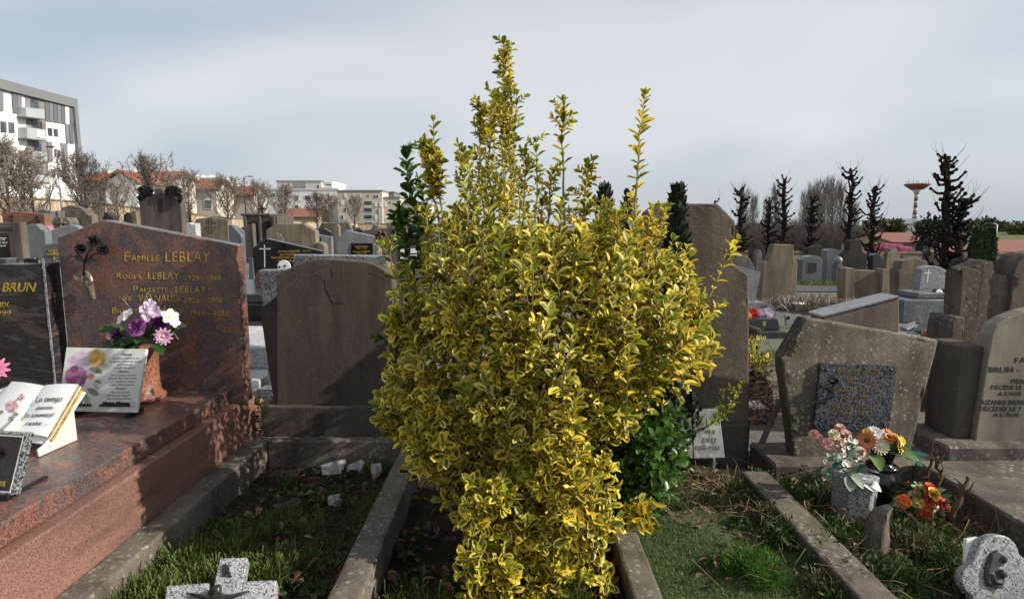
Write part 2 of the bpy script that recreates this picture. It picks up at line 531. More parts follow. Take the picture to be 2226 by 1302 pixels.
# leaves: UVMap = (across 0..1, along 0..1), rnd = per leaf random pair
def leaf_mat(name, centre, margin, gold, var=1.0, trans=0.28, rough=0.36, edge=(0.50, 0.72)):
    m = Mat(name, rough, 0.45)
    uv = m.n.new('ShaderNodeUVMap'); uv.uv_map = 'UVMap'
    rd = m.n.new('ShaderNodeUVMap'); rd.uv_map = 'rnd'
    s1 = m.n.new('ShaderNodeSeparateXYZ'); m.l.new(uv.outputs[0], s1.inputs[0])
    s2 = m.n.new('ShaderNodeSeparateXYZ'); m.l.new(rd.outputs[0], s2.inputs[0])
    def mth(op, a, b=None):
        q = m.n.new('ShaderNodeMath'); q.operation = op
        for i, v in enumerate((a, b)):
            if v is None: continue
            if hasattr(v, 'links'): m.l.new(v, q.inputs[i])
            else: q.inputs[i].default_value = v
        return q.outputs[0]
    au = mth('ABSOLUTE', mth('MULTIPLY', mth('SUBTRACT', s1.outputs[0], 0.5), 2.0))
    au = mth('MAXIMUM', au, mth('MULTIPLY', mth('SUBTRACT', s1.outputs[1], 0.55), 1.6))
    nz = m.noise(70, 3, 0.6)
    au = mth('ADD', au, mth('MULTIPLY', mth('SUBTRACT', nz, 0.5), 0.3))
    au = mth('ADD', au, mth('MULTIPLY', mth('SUBTRACT', s2.outputs[0], 0.5), 0.5 * var))
    mask = m.ramp(au, [(edge[0], 0.0), (edge[1], 1.0)])
    mg = m.mix(m.ramp(s2.outputs[1], [(0.45, 0.0), (0.95, 1.0)]), margin, gold)
    mg = m.mix(1.0, mg, m.ramp(s2.outputs[0], [(0.0, 0.7), (1.0, 1.25)]), 'MULTIPLY')
    ce = m.mix(1.0, centre, m.ramp(s2.outputs[1], [(0.0, 0.6), (1.0, 1.5)]), 'MULTIPLY')
    col = m.mix(mask, ce, mg)
    m.color(col)
    tr = m.n.new('ShaderNodeBsdfTranslucent')
    m.l.new(col, tr.inputs['Color'])
    ms = m.n.new('ShaderNodeMixShader')
    ms.inputs[0].default_value = trans
    out = [x for x in m.n if x.type == 'OUTPUT_MATERIAL'][0]
    m.l.new(m.b.outputs[0], ms.inputs[1]); m.l.new(tr.outputs[0], ms.inputs[2])
    m.l.new(ms.outputs[0], out.inputs['Surface'])
    return m.m
M['leaf_gold'] = leaf_mat('variegated_yellow_leaf', (0.085, 0.105, 0.014), (0.74, 0.605, 0.075), (0.78, 0.53, 0.04), edge=(.32, .52), rough=.48, trans=.33)
M['leaf_cream'] = leaf_mat('variegated_cream_leaf', (0.12, 0.145, 0.03), (0.68, 0.59, 0.13), (0.72, 0.54, 0.06), edge=(.36, .56), rough=.48, trans=.33)
M['leaf_young'] = leaf_mat('young_yellow_green_leaf', (0.20, 0.24, 0.02), (0.36, 0.36, 0.03), (0.42, 0.34, 0.03), trans=0.35)
M['leaf_green'] = leaf_mat('glossy_dark_green_leaf', (0.045, 0.10, 0.016), (0.055, 0.12, 0.02), (0.09, 0.17, 0.025), rough=0.34)
M['leaf_thuja'] = leaf_mat('dark_conifer_spray', (0.018, 0.030, 0.014), (0.025, 0.042, 0.018), (0.035, 0.05, 0.022), rough=0.7, trans=0.1)
M['leaf_cypress'] = leaf_mat('cypress_spray', (0.022, 0.045, 0.014), (0.035, 0.065, 0.018), (0.05, 0.08, 0.02), rough=0.7, trans=0.1)
M['leaf_weed'] = leaf_mat('weed_leaf', (0.035, 0.070, 0.014), (0.045, 0.085, 0.018), (0.09, 0.11, 0.03), rough=0.6)
M['leaf_olive'] = leaf_mat('olive_scrub', (0.06, 0.065, 0.025), (0.09, 0.085, 0.035), (0.12, 0.10, 0.05), rough=0.8, trans=0.1)
M['leaf_feather'] = leaf_mat('bright_feathery_weed', (0.05, 0.13, 0.012), (0.07, 0.17, 0.018), (0.09, 0.18, 0.02), rough=0.6)
M['leaf_dead'] = leaf_mat('dead_brown_leaf', (0.085, 0.042, 0.022), (0.15, 0.075, 0.035), (0.30, 0.21, 0.11), rough=0.8, trans=0.1)
M['grass'] = leaf_mat('grass_blade', (0.065, 0.105, 0.018), (0.08, 0.12, 0.02), (0.20, 0.19, 0.06), rough=0.6)
M['turf'] = leaf_mat('artificial_turf_fibre', (0.09, 0.165, 0.05), (0.105, 0.185, 0.055), (0.20, 0.23, 0.11), rough=0.6, trans=0.25)
M['blossom'] = leaf_mat('pink_blossom', (0.48, 0.16, 0.26), (0.55, 0.22, 0.33), (0.6, 0.3, 0.4), rough=0.8)

def soil_mat(name, c, c2, sc=1.0):
    m = Mat(name, 0.95, 0.15)
    col = m.ramp(m.noise(7 * sc, 7, 0.7), [(0.3, tuple(x * 0.5 for x in c)), (0.5, c), (0.7, c2)])
    col = m.mix(1.0, col, m.ramp(m.noise(70 * sc, 3, 0.7), [(0.3, 0.5), (0.7, 1.4)]), 'MULTIPLY')
    m.color(col).bump(m.noise(28 * sc, 6, 0.75), 0.9, 0.03)
    return m.m
M['soil'] = soil_mat('dark_soil', (0.034, 0.024, 0.017), (0.062, 0.045, 0.031))
M['soil_green'] = soil_mat('weedy_soil', (0.045, 0.045, 0.020), (0.085, 0.078, 0.04))
M['turf_base'] = soil_mat('turf_backing', (0.07, 0.095, 0.04), (0.12, 0.125, 0.06))
def ground_mat():
    m = Mat('cemetery_ground', 0.95, 0.2)
    grav = m.ramp(m.noise(22, 5, 0.7), [(0.3, (0.085, 0.078, 0.068)), (0.55, (0.15, 0.138, 0.12)), (0.75, (0.22, 0.20, 0.175))])
    grass = m.ramp(m.noise(9, 6, 0.7), [(0.3, (0.06, 0.075, 0.02)), (0.6, (0.10, 0.12, 0.035)), (0.8, (0.15, 0.15, 0.06))])
    sx = m.n.new('ShaderNodeSeparateXYZ'); m.l.new(m.co(), sx.inputs[0])
    mr = m.n.new('ShaderNodeMapRange')
    mr.inputs['From Min'].default_value = 66; mr.inputs['From Max'].default_value = 74
    m.l.new(sx.outputs[1], mr.inputs['Value'])
    patch = m.ramp(m.noise(0.35, 4), [(0.5, 0.0), (0.62, 0.55)])
    f = m.mix(mr.outputs[0], patch, (1, 1, 1))
    m.color(m.mix(f, grav, grass)).bump(m.noise(30, 5, 0.7), 0.6, 0.02)
    return m.m
M['ground'] = ground_mat()
m = Mat('worn_asphalt', 0.9, 0.3)
m.color(m.ramp(m.noise(14, 6, 0.7), [(0.3, (0.05, 0.05, 0.052)), (0.7, (0.085, 0.083, 0.082))])).bump(m.noise(120, 2), 0.4, 0.004)
M['asphalt'] = m.m

def S(o):
    o['kind'] = 'structure'
    return o

# ------------------------------------------------------------------ ground sheet
def lin(a, b, n): return [a + (b - a) * i / n for i in range(n + 1)]
xs = sorted(set([-1500, -700, -350, -200, -120, -80] + lin(-60, 60, 60) + [80, 120, 200, 350, 700, 1500]))
ys = sorted(set([-40, -15, -5] + lin(0, 80, 56) + [90, 100, 120, 140, 160, 190, 220, 240, 300, 450, 800, 1600, 3500]))
gv = [(x, y, g(x, y)) for y in ys for x in xs]
nx = len(xs)
gf = [[j * nx + i, j * nx + i + 1, (j + 1) * nx + i + 1, (j + 1) * nx + i] for j in range(len(ys) - 1) for i in range(nx - 1)]
mb = MB(); mb.add(gv, gf)
S(mb.build('ground', M['ground'], smooth=True, origin=(0, 0, 0)))

def sheet(name, x0, x1, y0, y1, z, mat, amp=0.0, n=24, sc=3.0):
    mb = MB()
    vs = []
    for j in range(n + 1):
        for i in range(n + 1):
            x, y = x0 + (x1 - x0) * i / n, y0 + (y1 - y0) * j / n
            vs.append((x, y, z + amp * mnoise.noise(Vector((x * sc, y * sc, z)))))
    mb.add(vs, [[j * (n + 1) + i, j * (n + 1) + i + 1, (j + 1) * (n + 1) + i + 1, (j + 1) * (n + 1) + i] for j in range(n) for i in range(n)])
    return mb.build(name, mat, smooth=True, origin=(0, 0, 0))
S(sheet('plot_soil', -1.62, -0.69, 0.6, 3.74, 0.03, M['soil'], 0.03))
S(sheet('shrub_plot_soil', -0.58, 0.50, 0.6, 3.9, 0.03, M['soil'], 0.03))
S(sheet('turf_carpet', 0.60, 1.37, 0.6, 3.25, 0.07, M['turf_base'], 0.035))
S(sheet('turf_plot_soil', 0.60, 1.37, 3.22, 3.9, 0.05, M['soil_green'], 0.03))
S(sheet('weedy_plot_soil', 1.50, 2.36, 0.6, 3.40, 0.04, M['soil_green'], 0.04))
# the lane that crosses behind the right hand graves
mb = MB()
for i in range(16):
    x0, x1 = 4 + i * 3, 7 + i * 3
    y0, y1 = 14.6, 17.4
    mb.add([(x0, y0, g(x0, y0) + .02), (x1, y0, g(x1, y0) + .02), (x1, y1, g(x1, y1) + .02), (x0, y1, g(x0, y1) + .02)], [[0, 1, 2, 3]])
S(mb.build('lane', M['asphalt'], origin=(0, 0, 0)))
# side path seen between the left tombs and the ones behind
S(sheet('gravel_path', -6, 1.2, 4.5, 5.6, 0.012, M['soil_green'], 0.006))

# ------------------------------------------------------------------ writing on stones
TEXTS = []
def ins(parent, s, pl, x0, x1, yt, yb, mat, shear=0.0, lift=0.0015, spacing=1.0, bold=0.0, corners=None, name='inscription', depth=0.0012):
    """letters laid on plane pl inside the pixel box x0..x1, yt..yb of the photograph"""
    if corners: bl, br, tl = [pl.hit(*c) for c in corners]
    else: bl, br, tl = pl.hit(x0, yb), pl.hit(x1, yb), pl.hit(x0 + (yb - yt) * 0.0, yt)
    TEXTS.append((parent, s, bl, br, tl, mat, shear, lift, spacing, bold, pl.n.copy(), name, depth))
def make_texts():
    tmp = []
    for i, (parent, s, bl, br, tl, mat, shear, lift, spacing, bold, n, name, depth) in enumerate(TEXTS):
        cu = bpy.data.curves.new('t%d' % i, 'FONT')
        cu.body = s
        cu.resolution_u = 2
        cu.shear = shear
        cu.space_character = spacing
        cu.offset = bold
        cu.extrude = 0.02
        o = bpy.data.objects.new('t%d' % i, cu)
        COL.objects.link(o)
        tmp.append(o)
    bpy.context.view_layer.update()
    dg = bpy.context.evaluated_depsgraph_get()
    caps = {}
    for o, T in zip(tmp, TEXTS):
        parent, s, bl, br, tl, mat, shear, lift, spacing, bold, n, name, depth = T
        me = bpy.data.meshes.new_from_object(o.evaluated_get(dg))
        me.name = name
        k = len(me.vertices)
        if k:
            co = np.empty(k * 3, dtype=np.float32)
            me.vertices.foreach_get('co', co)
            co = co.reshape(-1, 3)
            x0, x1 = co[:, 0].min(), co[:, 0].max()
            cap = 0.70
            ex, ey = np.array(br - bl), np.array(tl - bl)
            u = (co[:, 0] - x0) / (x1 - x0)
            v = co[:, 1] / cap
            w = lift + depth * (co[:, 2] / 0.02)
            P = np.array(bl)[None] + u[:, None] * ex[None] + v[:, None] * ey[None] + w[:, None] * np.array(n)[None]
            P -= np.array(WORLD[parent])[None]
            me.vertices.foreach_set('co', P.astype(np.float32).ravel())
            me.materials.clear()
            me.materials.append(mat)
            me.update()
            link_mesh(name, me, parent)
        cu = o.data
        bpy.data.objects.remove(o)
        bpy.data.curves.remove(cu)

# ------------------------------------------------------------------ stone helpers
def pts_on(pl, pts): return [pl.hit(*p) for p in pts]
def stone(name, pts, pl, thick, mat, parent, bevel=0.006, rough=0.0, ground=None, seg=1):
    """slab whose front outline (pixel points, bottom left round to bottom right) lies on pl; foot at height ground"""
    w = pts_on(pl, pts)
    if ground is not None:
        def foot(p):
            k = (ground - p.z)
            if abs(pl.n.z) < 1e-6: return Vector((p.x, p.y, ground))
            h = Vector((pl.n.x, pl.n.y, 0)); hl = h.length
            return p + Vector((0, 0, k)) + h / hl * (-pl.n.z / hl * k)
        w = [foot(w[0])] + w + [foot(w[-1])]
        if (w[1] - w[0]).length < 1e-3: w.pop(1)
        if (w[-1] - w[-2]).length < 1e-3: w.pop(-2)
    mb = MB()
    mb.prism(w, -pl.n * thick)
    return mb.build(name, mat, parent, bevel=bevel, rough=rough, seg=seg)
def grave(name, label, pts, Y, mat, thick=0.18, yaw=0, base=True, group='headstones in the older rows behind', bevel=0.012, cat='gravestone', z=None, lean=0, basemat=None, slab=0):
    """free-standing gravestone of the rows behind: stele on a plinth (and a slab in front)"""
    mid = at(sum(p[0] for p in pts) / len(pts), 500, Y)
    gz = g(mid.x, Y) if z is None else z
    pl = PY(Y, yaw, mid.x, lean)
    t = thing(name, label, cat, (mid.x, Y, gz), group)
    stone('stele', pts, pl, thick, mat, t, bevel, ground=gz + (0.18 if base else -0.02))
    if base:
        xs_ = [pl.hit(*p) for p in pts]
        a, b = min(xs_, key=lambda p: p.x), max(xs_, key=lambda p: p.x)
        ux = Vector((math.cos(R(yaw)), math.sin(R(yaw)), 0)); uy = Vector((-ux.y, ux.x, 0))
        c0 = Vector((mid.x, Y, 0))
        s0, s1 = (a - c0).dot(ux) - 0.06, (b - c0).dot(ux) + 0.06
        mb = MB()
        q = [c0 + ux * s0 - uy * 0.08, c0 + ux * s1 - uy * 0.08, c0 + ux * s1 + uy * (thick + 0.06), c0 + ux * s0 + uy * (thick + 0.06)]
        mb.prism([Vector((p.x, p.y, gz - 0.03)) for p in q], (0, 0, 0.21))
        mb.build('plinth', basemat or mat, t, bevel=bevel)
        if slab:
            mb = MB()
            q = [c0 + ux * s0 - uy * slab, c0 + ux * s1 - uy * slab, c0 + ux * s1 - uy * 0.085, c0 + ux * s0 - uy * 0.085]
            mb.prism([Vector((p.x, p.y, gz - 0.02)) for p in q], (0, 0, 0.34))
            mb.build('slab', basemat or mat, t, bevel=bevel)
    return t, pl
# ================================================================== foreground tombs
def PL3(p, yaw=0, lean=0):
    n = Vector((math.sin(R(yaw)) * math.cos(R(lean)), -math.cos(R(yaw)) * math.cos(R(lean)), math.sin(R(lean))))
    return Pl(p, n)
def fuse(mb, name, mat, parent, voxel=0.006, smooth=True):
    """weld overlapping solids of mb into one continuous skin"""
    me = bpy.data.meshes.new('tmp')
    me.from_pydata([tuple(v) for v in mb.v], [], mb.f)
    o = bpy.data.objects.new('tmp', me)
    COL.objects.link(o)
    md = o.modifiers.new('r', 'REMESH'); md.mode = 'VOXEL'; md.voxel_size = voxel
    sm = o.modifiers.new('s', 'SMOOTH'); sm.factor = 0.5; sm.iterations = 3
    bpy.context.view_layer.update()
    m2 = bpy.data.meshes.new_from_object(o.evaluated_get(bpy.context.evaluated_depsgraph_get()))
    bpy.data.objects.remove(o)
    m2.name = name
    m2.transform(Matrix.Translation(-WORLD[parent]))
    m2.materials.clear(); m2.materials.append(mat)
    m2.polygons.foreach_set('use_smooth', [smooth] * len(m2.polygons))
    return link_mesh(name, m2, parent)

def frame_of(axis):
    a = Vector(axis).normalized()
    u = a.orthogonal().normalized()
    return a, u, a.cross(u)
def petal(mb, c, a, d, L, W, cup, curl, rows=5):
    """one cupped petal: from c along d, opening towards a"""
    s = a.cross(d).normalized()
    vs = []
    for i in range(rows):
        t = i / (rows - 1)
        w = W * (math.sin(math.pi * min(1, 0.12 + t * 0.80)) ** 0.8)
        up = cup * math.sin(t * math.pi * 0.62) - curl * max(0, t - 0.62) ** 1.0
        for k in (-1, -0.5, 0, 0.5, 1):
            vs.append(Vector(c) + d * (L * t) + s * (w * k) + a * (up + 0.35 * cup * k * k * (1 - t * .5)))
    fs = [[i * 5 + k, i * 5 + k + 1, (i + 1) * 5 + k + 1, (i + 1) * 5 + k] for i in range(rows - 1) for k in range(4)]
    mb.add(vs, fs)
def rose(name, c, axis, r, mats, parent, rot=0.0):
    a, u, w = frame_of(axis)
    c = Vector(c)
    mb = MB()
    rings = [(5, 1.0, 0.35, 0.30), (5, 0.78, 0.62, 0.12), (4, 0.55, 0.85, 0.02), (3, 0.34, 1.0, 0.0)]
    for ri, (n, s, cup, curl) in enumerate(rings):
        mb.mat(mats[min(ri, len(mats) - 1)])
        for k in range(n):
            t = rot + ri * 0.7 + 2 * math.pi * k / n
            d = u * math.cos(t) + w * math.sin(t)
            petal(mb, c - a * r * 0.25, a, d, r * s, r * s * 0.72, r * cup * 0.9, r * curl)
    mb.ball(c + a * r * 0.25, r * 0.26, 7, 5)
    return mb.build(name, None, parent, smooth=True)
def daisy(name, c, axis, r, mp, mc, parent, n=16, lay=2):
    a, u, w = frame_of(axis)
    c = Vector(c)
    mb = MB()
    mb.mat(mp)
    for l in range(lay):
        for k in range(n):
            t = 2 * math.pi * (k + 0.5 * l) / n
            d = (u * math.cos(t) + w * math.sin(t) + a * (0.12 + 0.25 * l + random.uniform(-.06, .06))).normalized()
            petal(mb, c, a, d, r * (1 - 0.22 * l), r * 0.17, r * 0.07, r * 0.08, 4)
    mb.mat(mc)
    mb.ball(c + a * r * 0.1, r * 0.25, 9, 5)
    return mb.build(name, None, parent, smooth=True)
def blossom5(name, c, axis, r, mats, parent, n=5):
    a, u, w = frame_of(axis)
    mb = MB()
    for k in range(n):
        t = 2 * math.pi * k / n + random.random() * .3
        d = (u * math.cos(t) + w * math.sin(t) + a * 0.35).normalized()
        mb.mat(mats[k % len(mats)] if k % 2 else mats[0])
        petal(mb, Vector(c), a, d, r, r * 0.42, r * 0.18, r * 0.25, 5)
    mb.mat(mats[-1])
    mb.ball(Vector(c) + a * r * 0.12, r * 0.16, 6, 4)
    return mb.build(name, None, parent, smooth=True)
def bigleaf(name, base, d, up, L, W, mat, parent, curl=0.2):
    mb = MB()
    d = Vector(d).normalized()
    s = d.cross(Vector(up)).normalized()
    n = s.cross(d)
    vs = []
    rows = 6
    for i in range(rows):
        t = i / (rows - 1)
        w = W * math.sin(math.pi * (0.06 + 0.92 * t)) ** 0.75
        for k in (-1, 0, 1):
            vs.append(Vector(base) + d * L * t + s * w * k + n * (L * (0.14 * abs(k) * math.sin(math.pi * t)) - curl * L * t * t))
    mb.add(vs, [[i * 3 + k, i * 3 + k + 1, (i + 1) * 3 + k + 1, (i + 1) * 3 + k] for i in range(rows - 1) for k in range(2)])
    return mb.build(name, mat, parent, smooth=True)
def fl(name, c, rough=0.6, var=0.2): return plain(name, c, rough, 0.3, vary=var, sc=30)
FL = dict(purple=fl('purple_petal', (0.20, 0.045, 0.20)), purple2=fl('violet_petal', (0.34, 0.12, 0.33)), dpurple=fl('deep_purple_petal', (0.09, 0.02, 0.10)),
          white=fl('white_petal', (0.72, 0.68, 0.66), var=.08), pink=fl('pink_petal', (0.62, 0.36, 0.50)), lilac=fl('lilac_petal', (0.62, 0.50, 0.62)),
          hot=fl('bright_pink_petal', (0.72, 0.22, 0.36)), salmon=fl('salmon_petal', (0.55, 0.24, 0.20)), salmon2=fl('pale_salmon_petal', (0.62, 0.38, 0.30)),
          cream=fl('cream_petal', (0.60, 0.53, 0.36)), orange=fl('orange_petal', (0.62, 0.20, 0.045)), orange2=fl('rust_orange_petal', (0.50, 0.17, 0.075)),
          yellow=fl('yellow_petal', (0.66, 0.48, 0.06)), red=fl('red_petal', (0.50, 0.035, 0.03)), redor=fl('red_orange_petal', (0.56, 0.10, 0.035)),
          leaf=fl('fabric_leaf', (0.030, 0.065, 0.018)), leaf2=fl('bright_fabric_leaf', (0.085, 0.14, 0.03)), teal=fl('teal_plastic_fern', (0.025, 0.20, 0.115)),
          sage=fl('sage_leaf', (0.20, 0.24, 0.19)), brownc=fl('brown_flower_centre', (0.10, 0.06, 0.03)))

# ---- red-brown polished granite tomb -------------------------------------------------
tomb = thing('granite_tomb', 'red-brown polished granite tomb with gold family lettering and bronze hand holding roses', 'tomb', (-2.3, 2.2, 0))
mb = MB(); mb.box(-2.92, -1.738, 0.5, 3.86, -0.02, 0.468)
mb.build('base_tier', M['pink_side'], tomb, bevel=0.008, seg=2)
mb = MB(); mb.box(-2.84, -1.80, 0.5, 3.635, 0.470, 0.560)
mb.build('slab', M['pink'], tomb, bevel=0.008, seg=2)
HP = PY(3.65)
hs = stone('headstone', [(124, 517), (222, 478), (513, 533)], HP, 0.115, M['pink'], tomb, bevel=0.006, ground=0.472, seg=2)
for s, x0, x1, yt, yb in [('F', 271, 283, 547, 568), ('AMILLE', 286, 346, 555, 568), ('LEBLAY', 360, 457, 547, 569),
                          ('R', 254, 264, 592, 606), ('OGER', 267, 307, 597, 606), ('LEBLAY', 322, 389, 592, 607), ('1924 - 1968', 404, 480, 598, 609),
                          ('P', 290, 300, 621, 635), ('AULETTE', 303, 365, 626, 635), ('LEBLAY', 382, 447, 622, 636),
                          ('NEE', 259, 286, 644, 653), ('VALNAUD', 301, 389, 641, 656), ('1926 - 2008', 404, 484, 646, 658),
                          ('B', 244, 254, 668, 682), ('RIGITTE', 257, 320, 673, 682), ('LEBLAY', 338, 398, 670, 684), ('1961 - 2020', 415, 497, 675, 686)]:
    ins(hs, s, HP, x0, x1, yt, yb, M['gold'], spacing=1.12, bold=-0.008)
# bronze hand with three roses
SP = PY(3.605)
rel = MB()
def spt(x, y, off=0.0): return at(x, y, 3.62 - off)
for path in ([(183, 596), (183, 572), (176, 556)], [(183, 572), (190, 552), (203, 534)], [(184, 574), (200, 556), (222, 545)], [(179, 604), (183, 590), (183, 572)]):
    rel.tube([spt(x, y, 0.012) for x, y in path], [0.006, 0.005, 0.004], 6)
relo = rel.build('bronze_stems', M['bronze'], hs, smooth=True)
for x, y, r in ((203, 524, 0.040), (174, 541, 0.035), (224, 543, 0.038)):
    rose('bronze_rose', spt(x, y, 0.02), (0.1, -1, 0.25), r, [M['bronze']], hs, x)
for x, y, dx, dy, L in ((181, 566, -0.8, 0.5, 0.06), (185, 570, 0.9, 0.1, 0.07), (178, 606, -0.8, 0.4, 0.055), (196, 536, 0.4, 0.9, 0.04), (212, 530, 0.8, .6, .045)):
    bigleaf('bronze_leaf', spt(x, y, 0.015), (dx, -0.15, dy), (0, -1, 0.2), L, L * 0.34, M['bronze_pale'] if x == 178 else M['bronze'], hs)
hm = MB()
hm.tube([spt(x, y, o) for x, y, o in ((204, 652, .012), (199, 636, .016), (194, 622, .02), (191, 610, .022))], [0.014, 0.019, 0.026, 0.024], 10)
hm.tube([spt(x, y, .024) for x, y in ((192, 612), (198, 604), (192, 594), (184, 589))], [0.013, 0.010, 0.009, 0.007], 8)
hm.tube([spt(x, y, .03) for x, y in ((194, 614), (200, 608), (196, 599), (187, 595))], [0.012, 0.010, 0.008, 0.007], 8)
hm.tube([spt(x, y, .036) for x, y in ((195, 617), (200, 612), (195, 605), (188, 601))], [0.011, 0.009, 0.008, 0.006], 8)
hm.tube([spt(x, y, .028) for x, y in ((188, 624), (180, 616), (178, 606), (180, 599))], [0.013, 0.011, 0.009, 0.006], 8)
fuse(hm, 'bronze_hand', M['bronze_pale'], hs, 0.004)

# ---- dark waved tomb cut by the left edge ----------------------------------------------
dt = thing('granite_tomb', 'dark waved granite tomb with bold gold lettering, cut off at the left edge', 'tomb', (-3.6, 3.0, 0))
DP = PY(3.60)
d_pts = [(-170, 640), (-120, 596), (-60, 580), (0, 574), (50, 575), (95, 571)]
dh = stone('headstone', d_pts, DP, 0.13, M['gneiss'], dt, bevel=0.007, ground=0.40, seg=2)
mb = MB()
a, b = DP.hit(97, 573), DP.hit(97, 573)
for i in range(14):
    z0 = 1.40 - i * 0.072
    mb.prism([Vector((a.x - .012 + random.uniform(-.003, .003), 3.597, z0)), Vector((a.x - .002, 3.597, z0)), Vector((a.x - .002, 3.597, z0 - .068)), Vector((a.x - .014 + random.uniform(-.003, .003), 3.597, z0 - .068))], (0, 0.004, 0))
mb.build('chiselled_edge', M['granite_light'], dh)
mb = MB(); mb.box(-4.4, -3.0, 0.5, 3.8, -0.02, 0.40); mb.build('base_tier', M['gneiss'], dt, bevel=0.008)
for s, x0, x1, yt, yb in [('BRUN', 5, 79, 614, 634)]:
    ins(dh, s, DP, x0, x1, yt, yb, M['gold'], shear=0.2, bold=0.012)
ins(dh, 'BIX', DP, -4, 20, 656, 668, M['gold'], bold=-0.005)
ins(dh, '1999', DP, -14, 24, 675, 686, M['gold'], bold=-0.005)
# pink artificial flower at the left edge, standing on that tomb
pf = thing('pink_flower', 'bright pink artificial flower peeking in at the left edge beside the open book', 'flower', tuple(onz(-20, 860, 0.40)))
c = at(-8, 803, 3.0)
daisy('bloom', c, (0.4, -1, 0.4), 0.065, FL['hot'], FL['pink'], pf, 11)
mb = MB(); mb.tube([onz(-20, 860, 0.40), c], 0.004, 5); mb.build('stem', FL['leaf'], pf)

# ---- things standing on the red-brown slab ------------------------------------------------
vb = onz(312, 867, 0.562)
vs_ = thing('granite_vase', 'rust red granite vase holding purple artificial flowers on the polished slab', 'vase', tuple(vb))
mb = MB(); mb.lathe(vb, [(0.085, 0), (0.125, 0.004), (0.125, 0.03), (0.108, 0.045), (0.098, 0.06), (0.094, 0.16), (0.098, 0.27), (0.104, 0.29), (0.104, 0.315), (0.085, 0.315), (0.08, 0.27)], 28)
mb.build('body', M['granite_rust'], vs_, smooth=True)
bq = thing('flower_bouquet', 'bouquet of purple roses and white and pink artificial blooms in the rust granite vase', 'bouquet', tuple(vb + Vector((0, 0, 0.3))))
BY = vb.y - 0.03
def bpt(x, y, o=0.0): return at(x, y, BY - o)
rose('rose', bpt(298, 712, .06), (-0.1, -1, 0.45), 0.056, [FL['purple2'], FL['purple'], FL['purple']], bq, 0.4)
rose('rose', bpt(346, 702, .02), (0.4, -1, 0.5), 0.050, [FL['purple'], FL['dpurple']], bq, 1.0)
rose('rose', bpt(256, 724, .03), (-0.8, -1, 0.2), 0.035, [FL['dpurple']], bq, 1.0)
daisy('dahlia', bpt(356, 731, .07), (0.25, -1, 0.1), 0.054, FL['pink'], FL['salmon2'], bq, 12, 3)
for x, y, r, ax in ((281, 688, .048, (-.4, -.8, .8)), (268, 694, .04, (-.6, -.8, .5)), (316, 672, .034, (-.2, -1, .5)), (327, 663, .036, (.3, -1, .5)), (336, 674, .038, (.1, -1, .3)), (368, 690, .05, (.6, -.7, .5)), (378, 700, .035, (.8, -.6, .2)), (322, 690, .04, (0, -1, .5)), (341, 682, .035, (.3, -1, .6))):
    blossom5('white_bloom', bpt(x, y, random.uniform(0, .05)), ax, r, [FL['lilac'] if 300 < x < 345 else FL['white'], FL['pink'] if 300 < x < 345 else FL['white'], FL['pink'] if x < 345 else FL['yellow']], bq)
for x, y in ((240, 730), (246, 741), (239, 750), (248, 755), (243, 745)):
    blossom5('pink_bloom', bpt(x, y, random.uniform(0, .03)), (-.5, -1, .2), .026, [FL['pink'], FL['white'], FL['hot']], bq)
for x, y, dx, dy, dz, L in ((285, 735, -.7, -.5, -.15, .16), (300, 735, -.5, -.7, -.2, .15), (320, 735, .1, -.8, .1, .13), (330, 735, .3, -.7, .7, .15), (350, 735, .8, -.4, .6, .16), (345, 745, .5, -.7, -.2, .13), (275, 725, -.8, -.3, .3, .15), (310, 742, -.1, -.9, -.3, .12), (295, 744, -.6, -.6, -.35, .12), (365, 715, .9, -.2, .3, .12)):
    bigleaf('leaf', bpt(x, y, -.03), (dx, dy, dz), (0, -.6, 1), L, L * .3, FL['leaf'] if dz < .5 else FL['leaf2'], bq)
for pth in ([(320, 735), (322, 690), (330, 650), (322, 636), (318, 640)], [(325, 735), (350, 690), (358, 665)], [(310, 735), (290, 680), (268, 650)], [(335, 735), (375, 720), (388, 738)]):
    mb = MB(); mb.tube([bpt(x, y, .02 * i) for i, (x, y) in enumerate(pth)], 0.0022, 5); mb.build('grass_spray', FL['sage'], bq)

# plaque with printed roses
pb = onz(296, 897, 0.585)
RP = PL3(pb, 0, 16)
rp = thing('rose_plaque', 'rectangular ivory plaque with printed roses and a poem, leaning before the vase', 'plaque', (pb.x - .2, pb.y, 0.56))
rpp = stone('panel', [(125, 893), (144, 755), (318, 759), (296, 897)], RP, 0.022, M['plaque_white'], rp, bevel=0.002)
def printed(parent, pl, name, cx, cy, r, cols, n=(7, 6, 5, 3), lift=0.0008, sq=1.0):
    """flat printed flower: layered petal outlines"""
    mb = MB()
    k = 0
    for li, cnt in enumerate(n):
        rr = r * (1 - li / len(n) * 0.85)
        for j in range(cnt):
            a0 = 2 * math.pi * (j + 0.37 * li) / cnt
            pts = []
            for q in range(9):
                t = 2 * math.pi * q / 9
                ox, oy = math.cos(a0) * rr * 0.55, math.sin(a0) * rr * 0.55
                px, py = cx + ox + rr * 0.5 * math.cos(t), cy + (oy + rr * 0.46 * math.sin(t)) * sq
                pts.append(pl.hit(px, py) + pl.n * (lift + 0.00012 * k))
            mb.mat(cols[(li + j) % len(cols)])
            mb.add(pts, [list(range(9))[::-1]])
            k += 1
    return mb.build(name, None, parent)
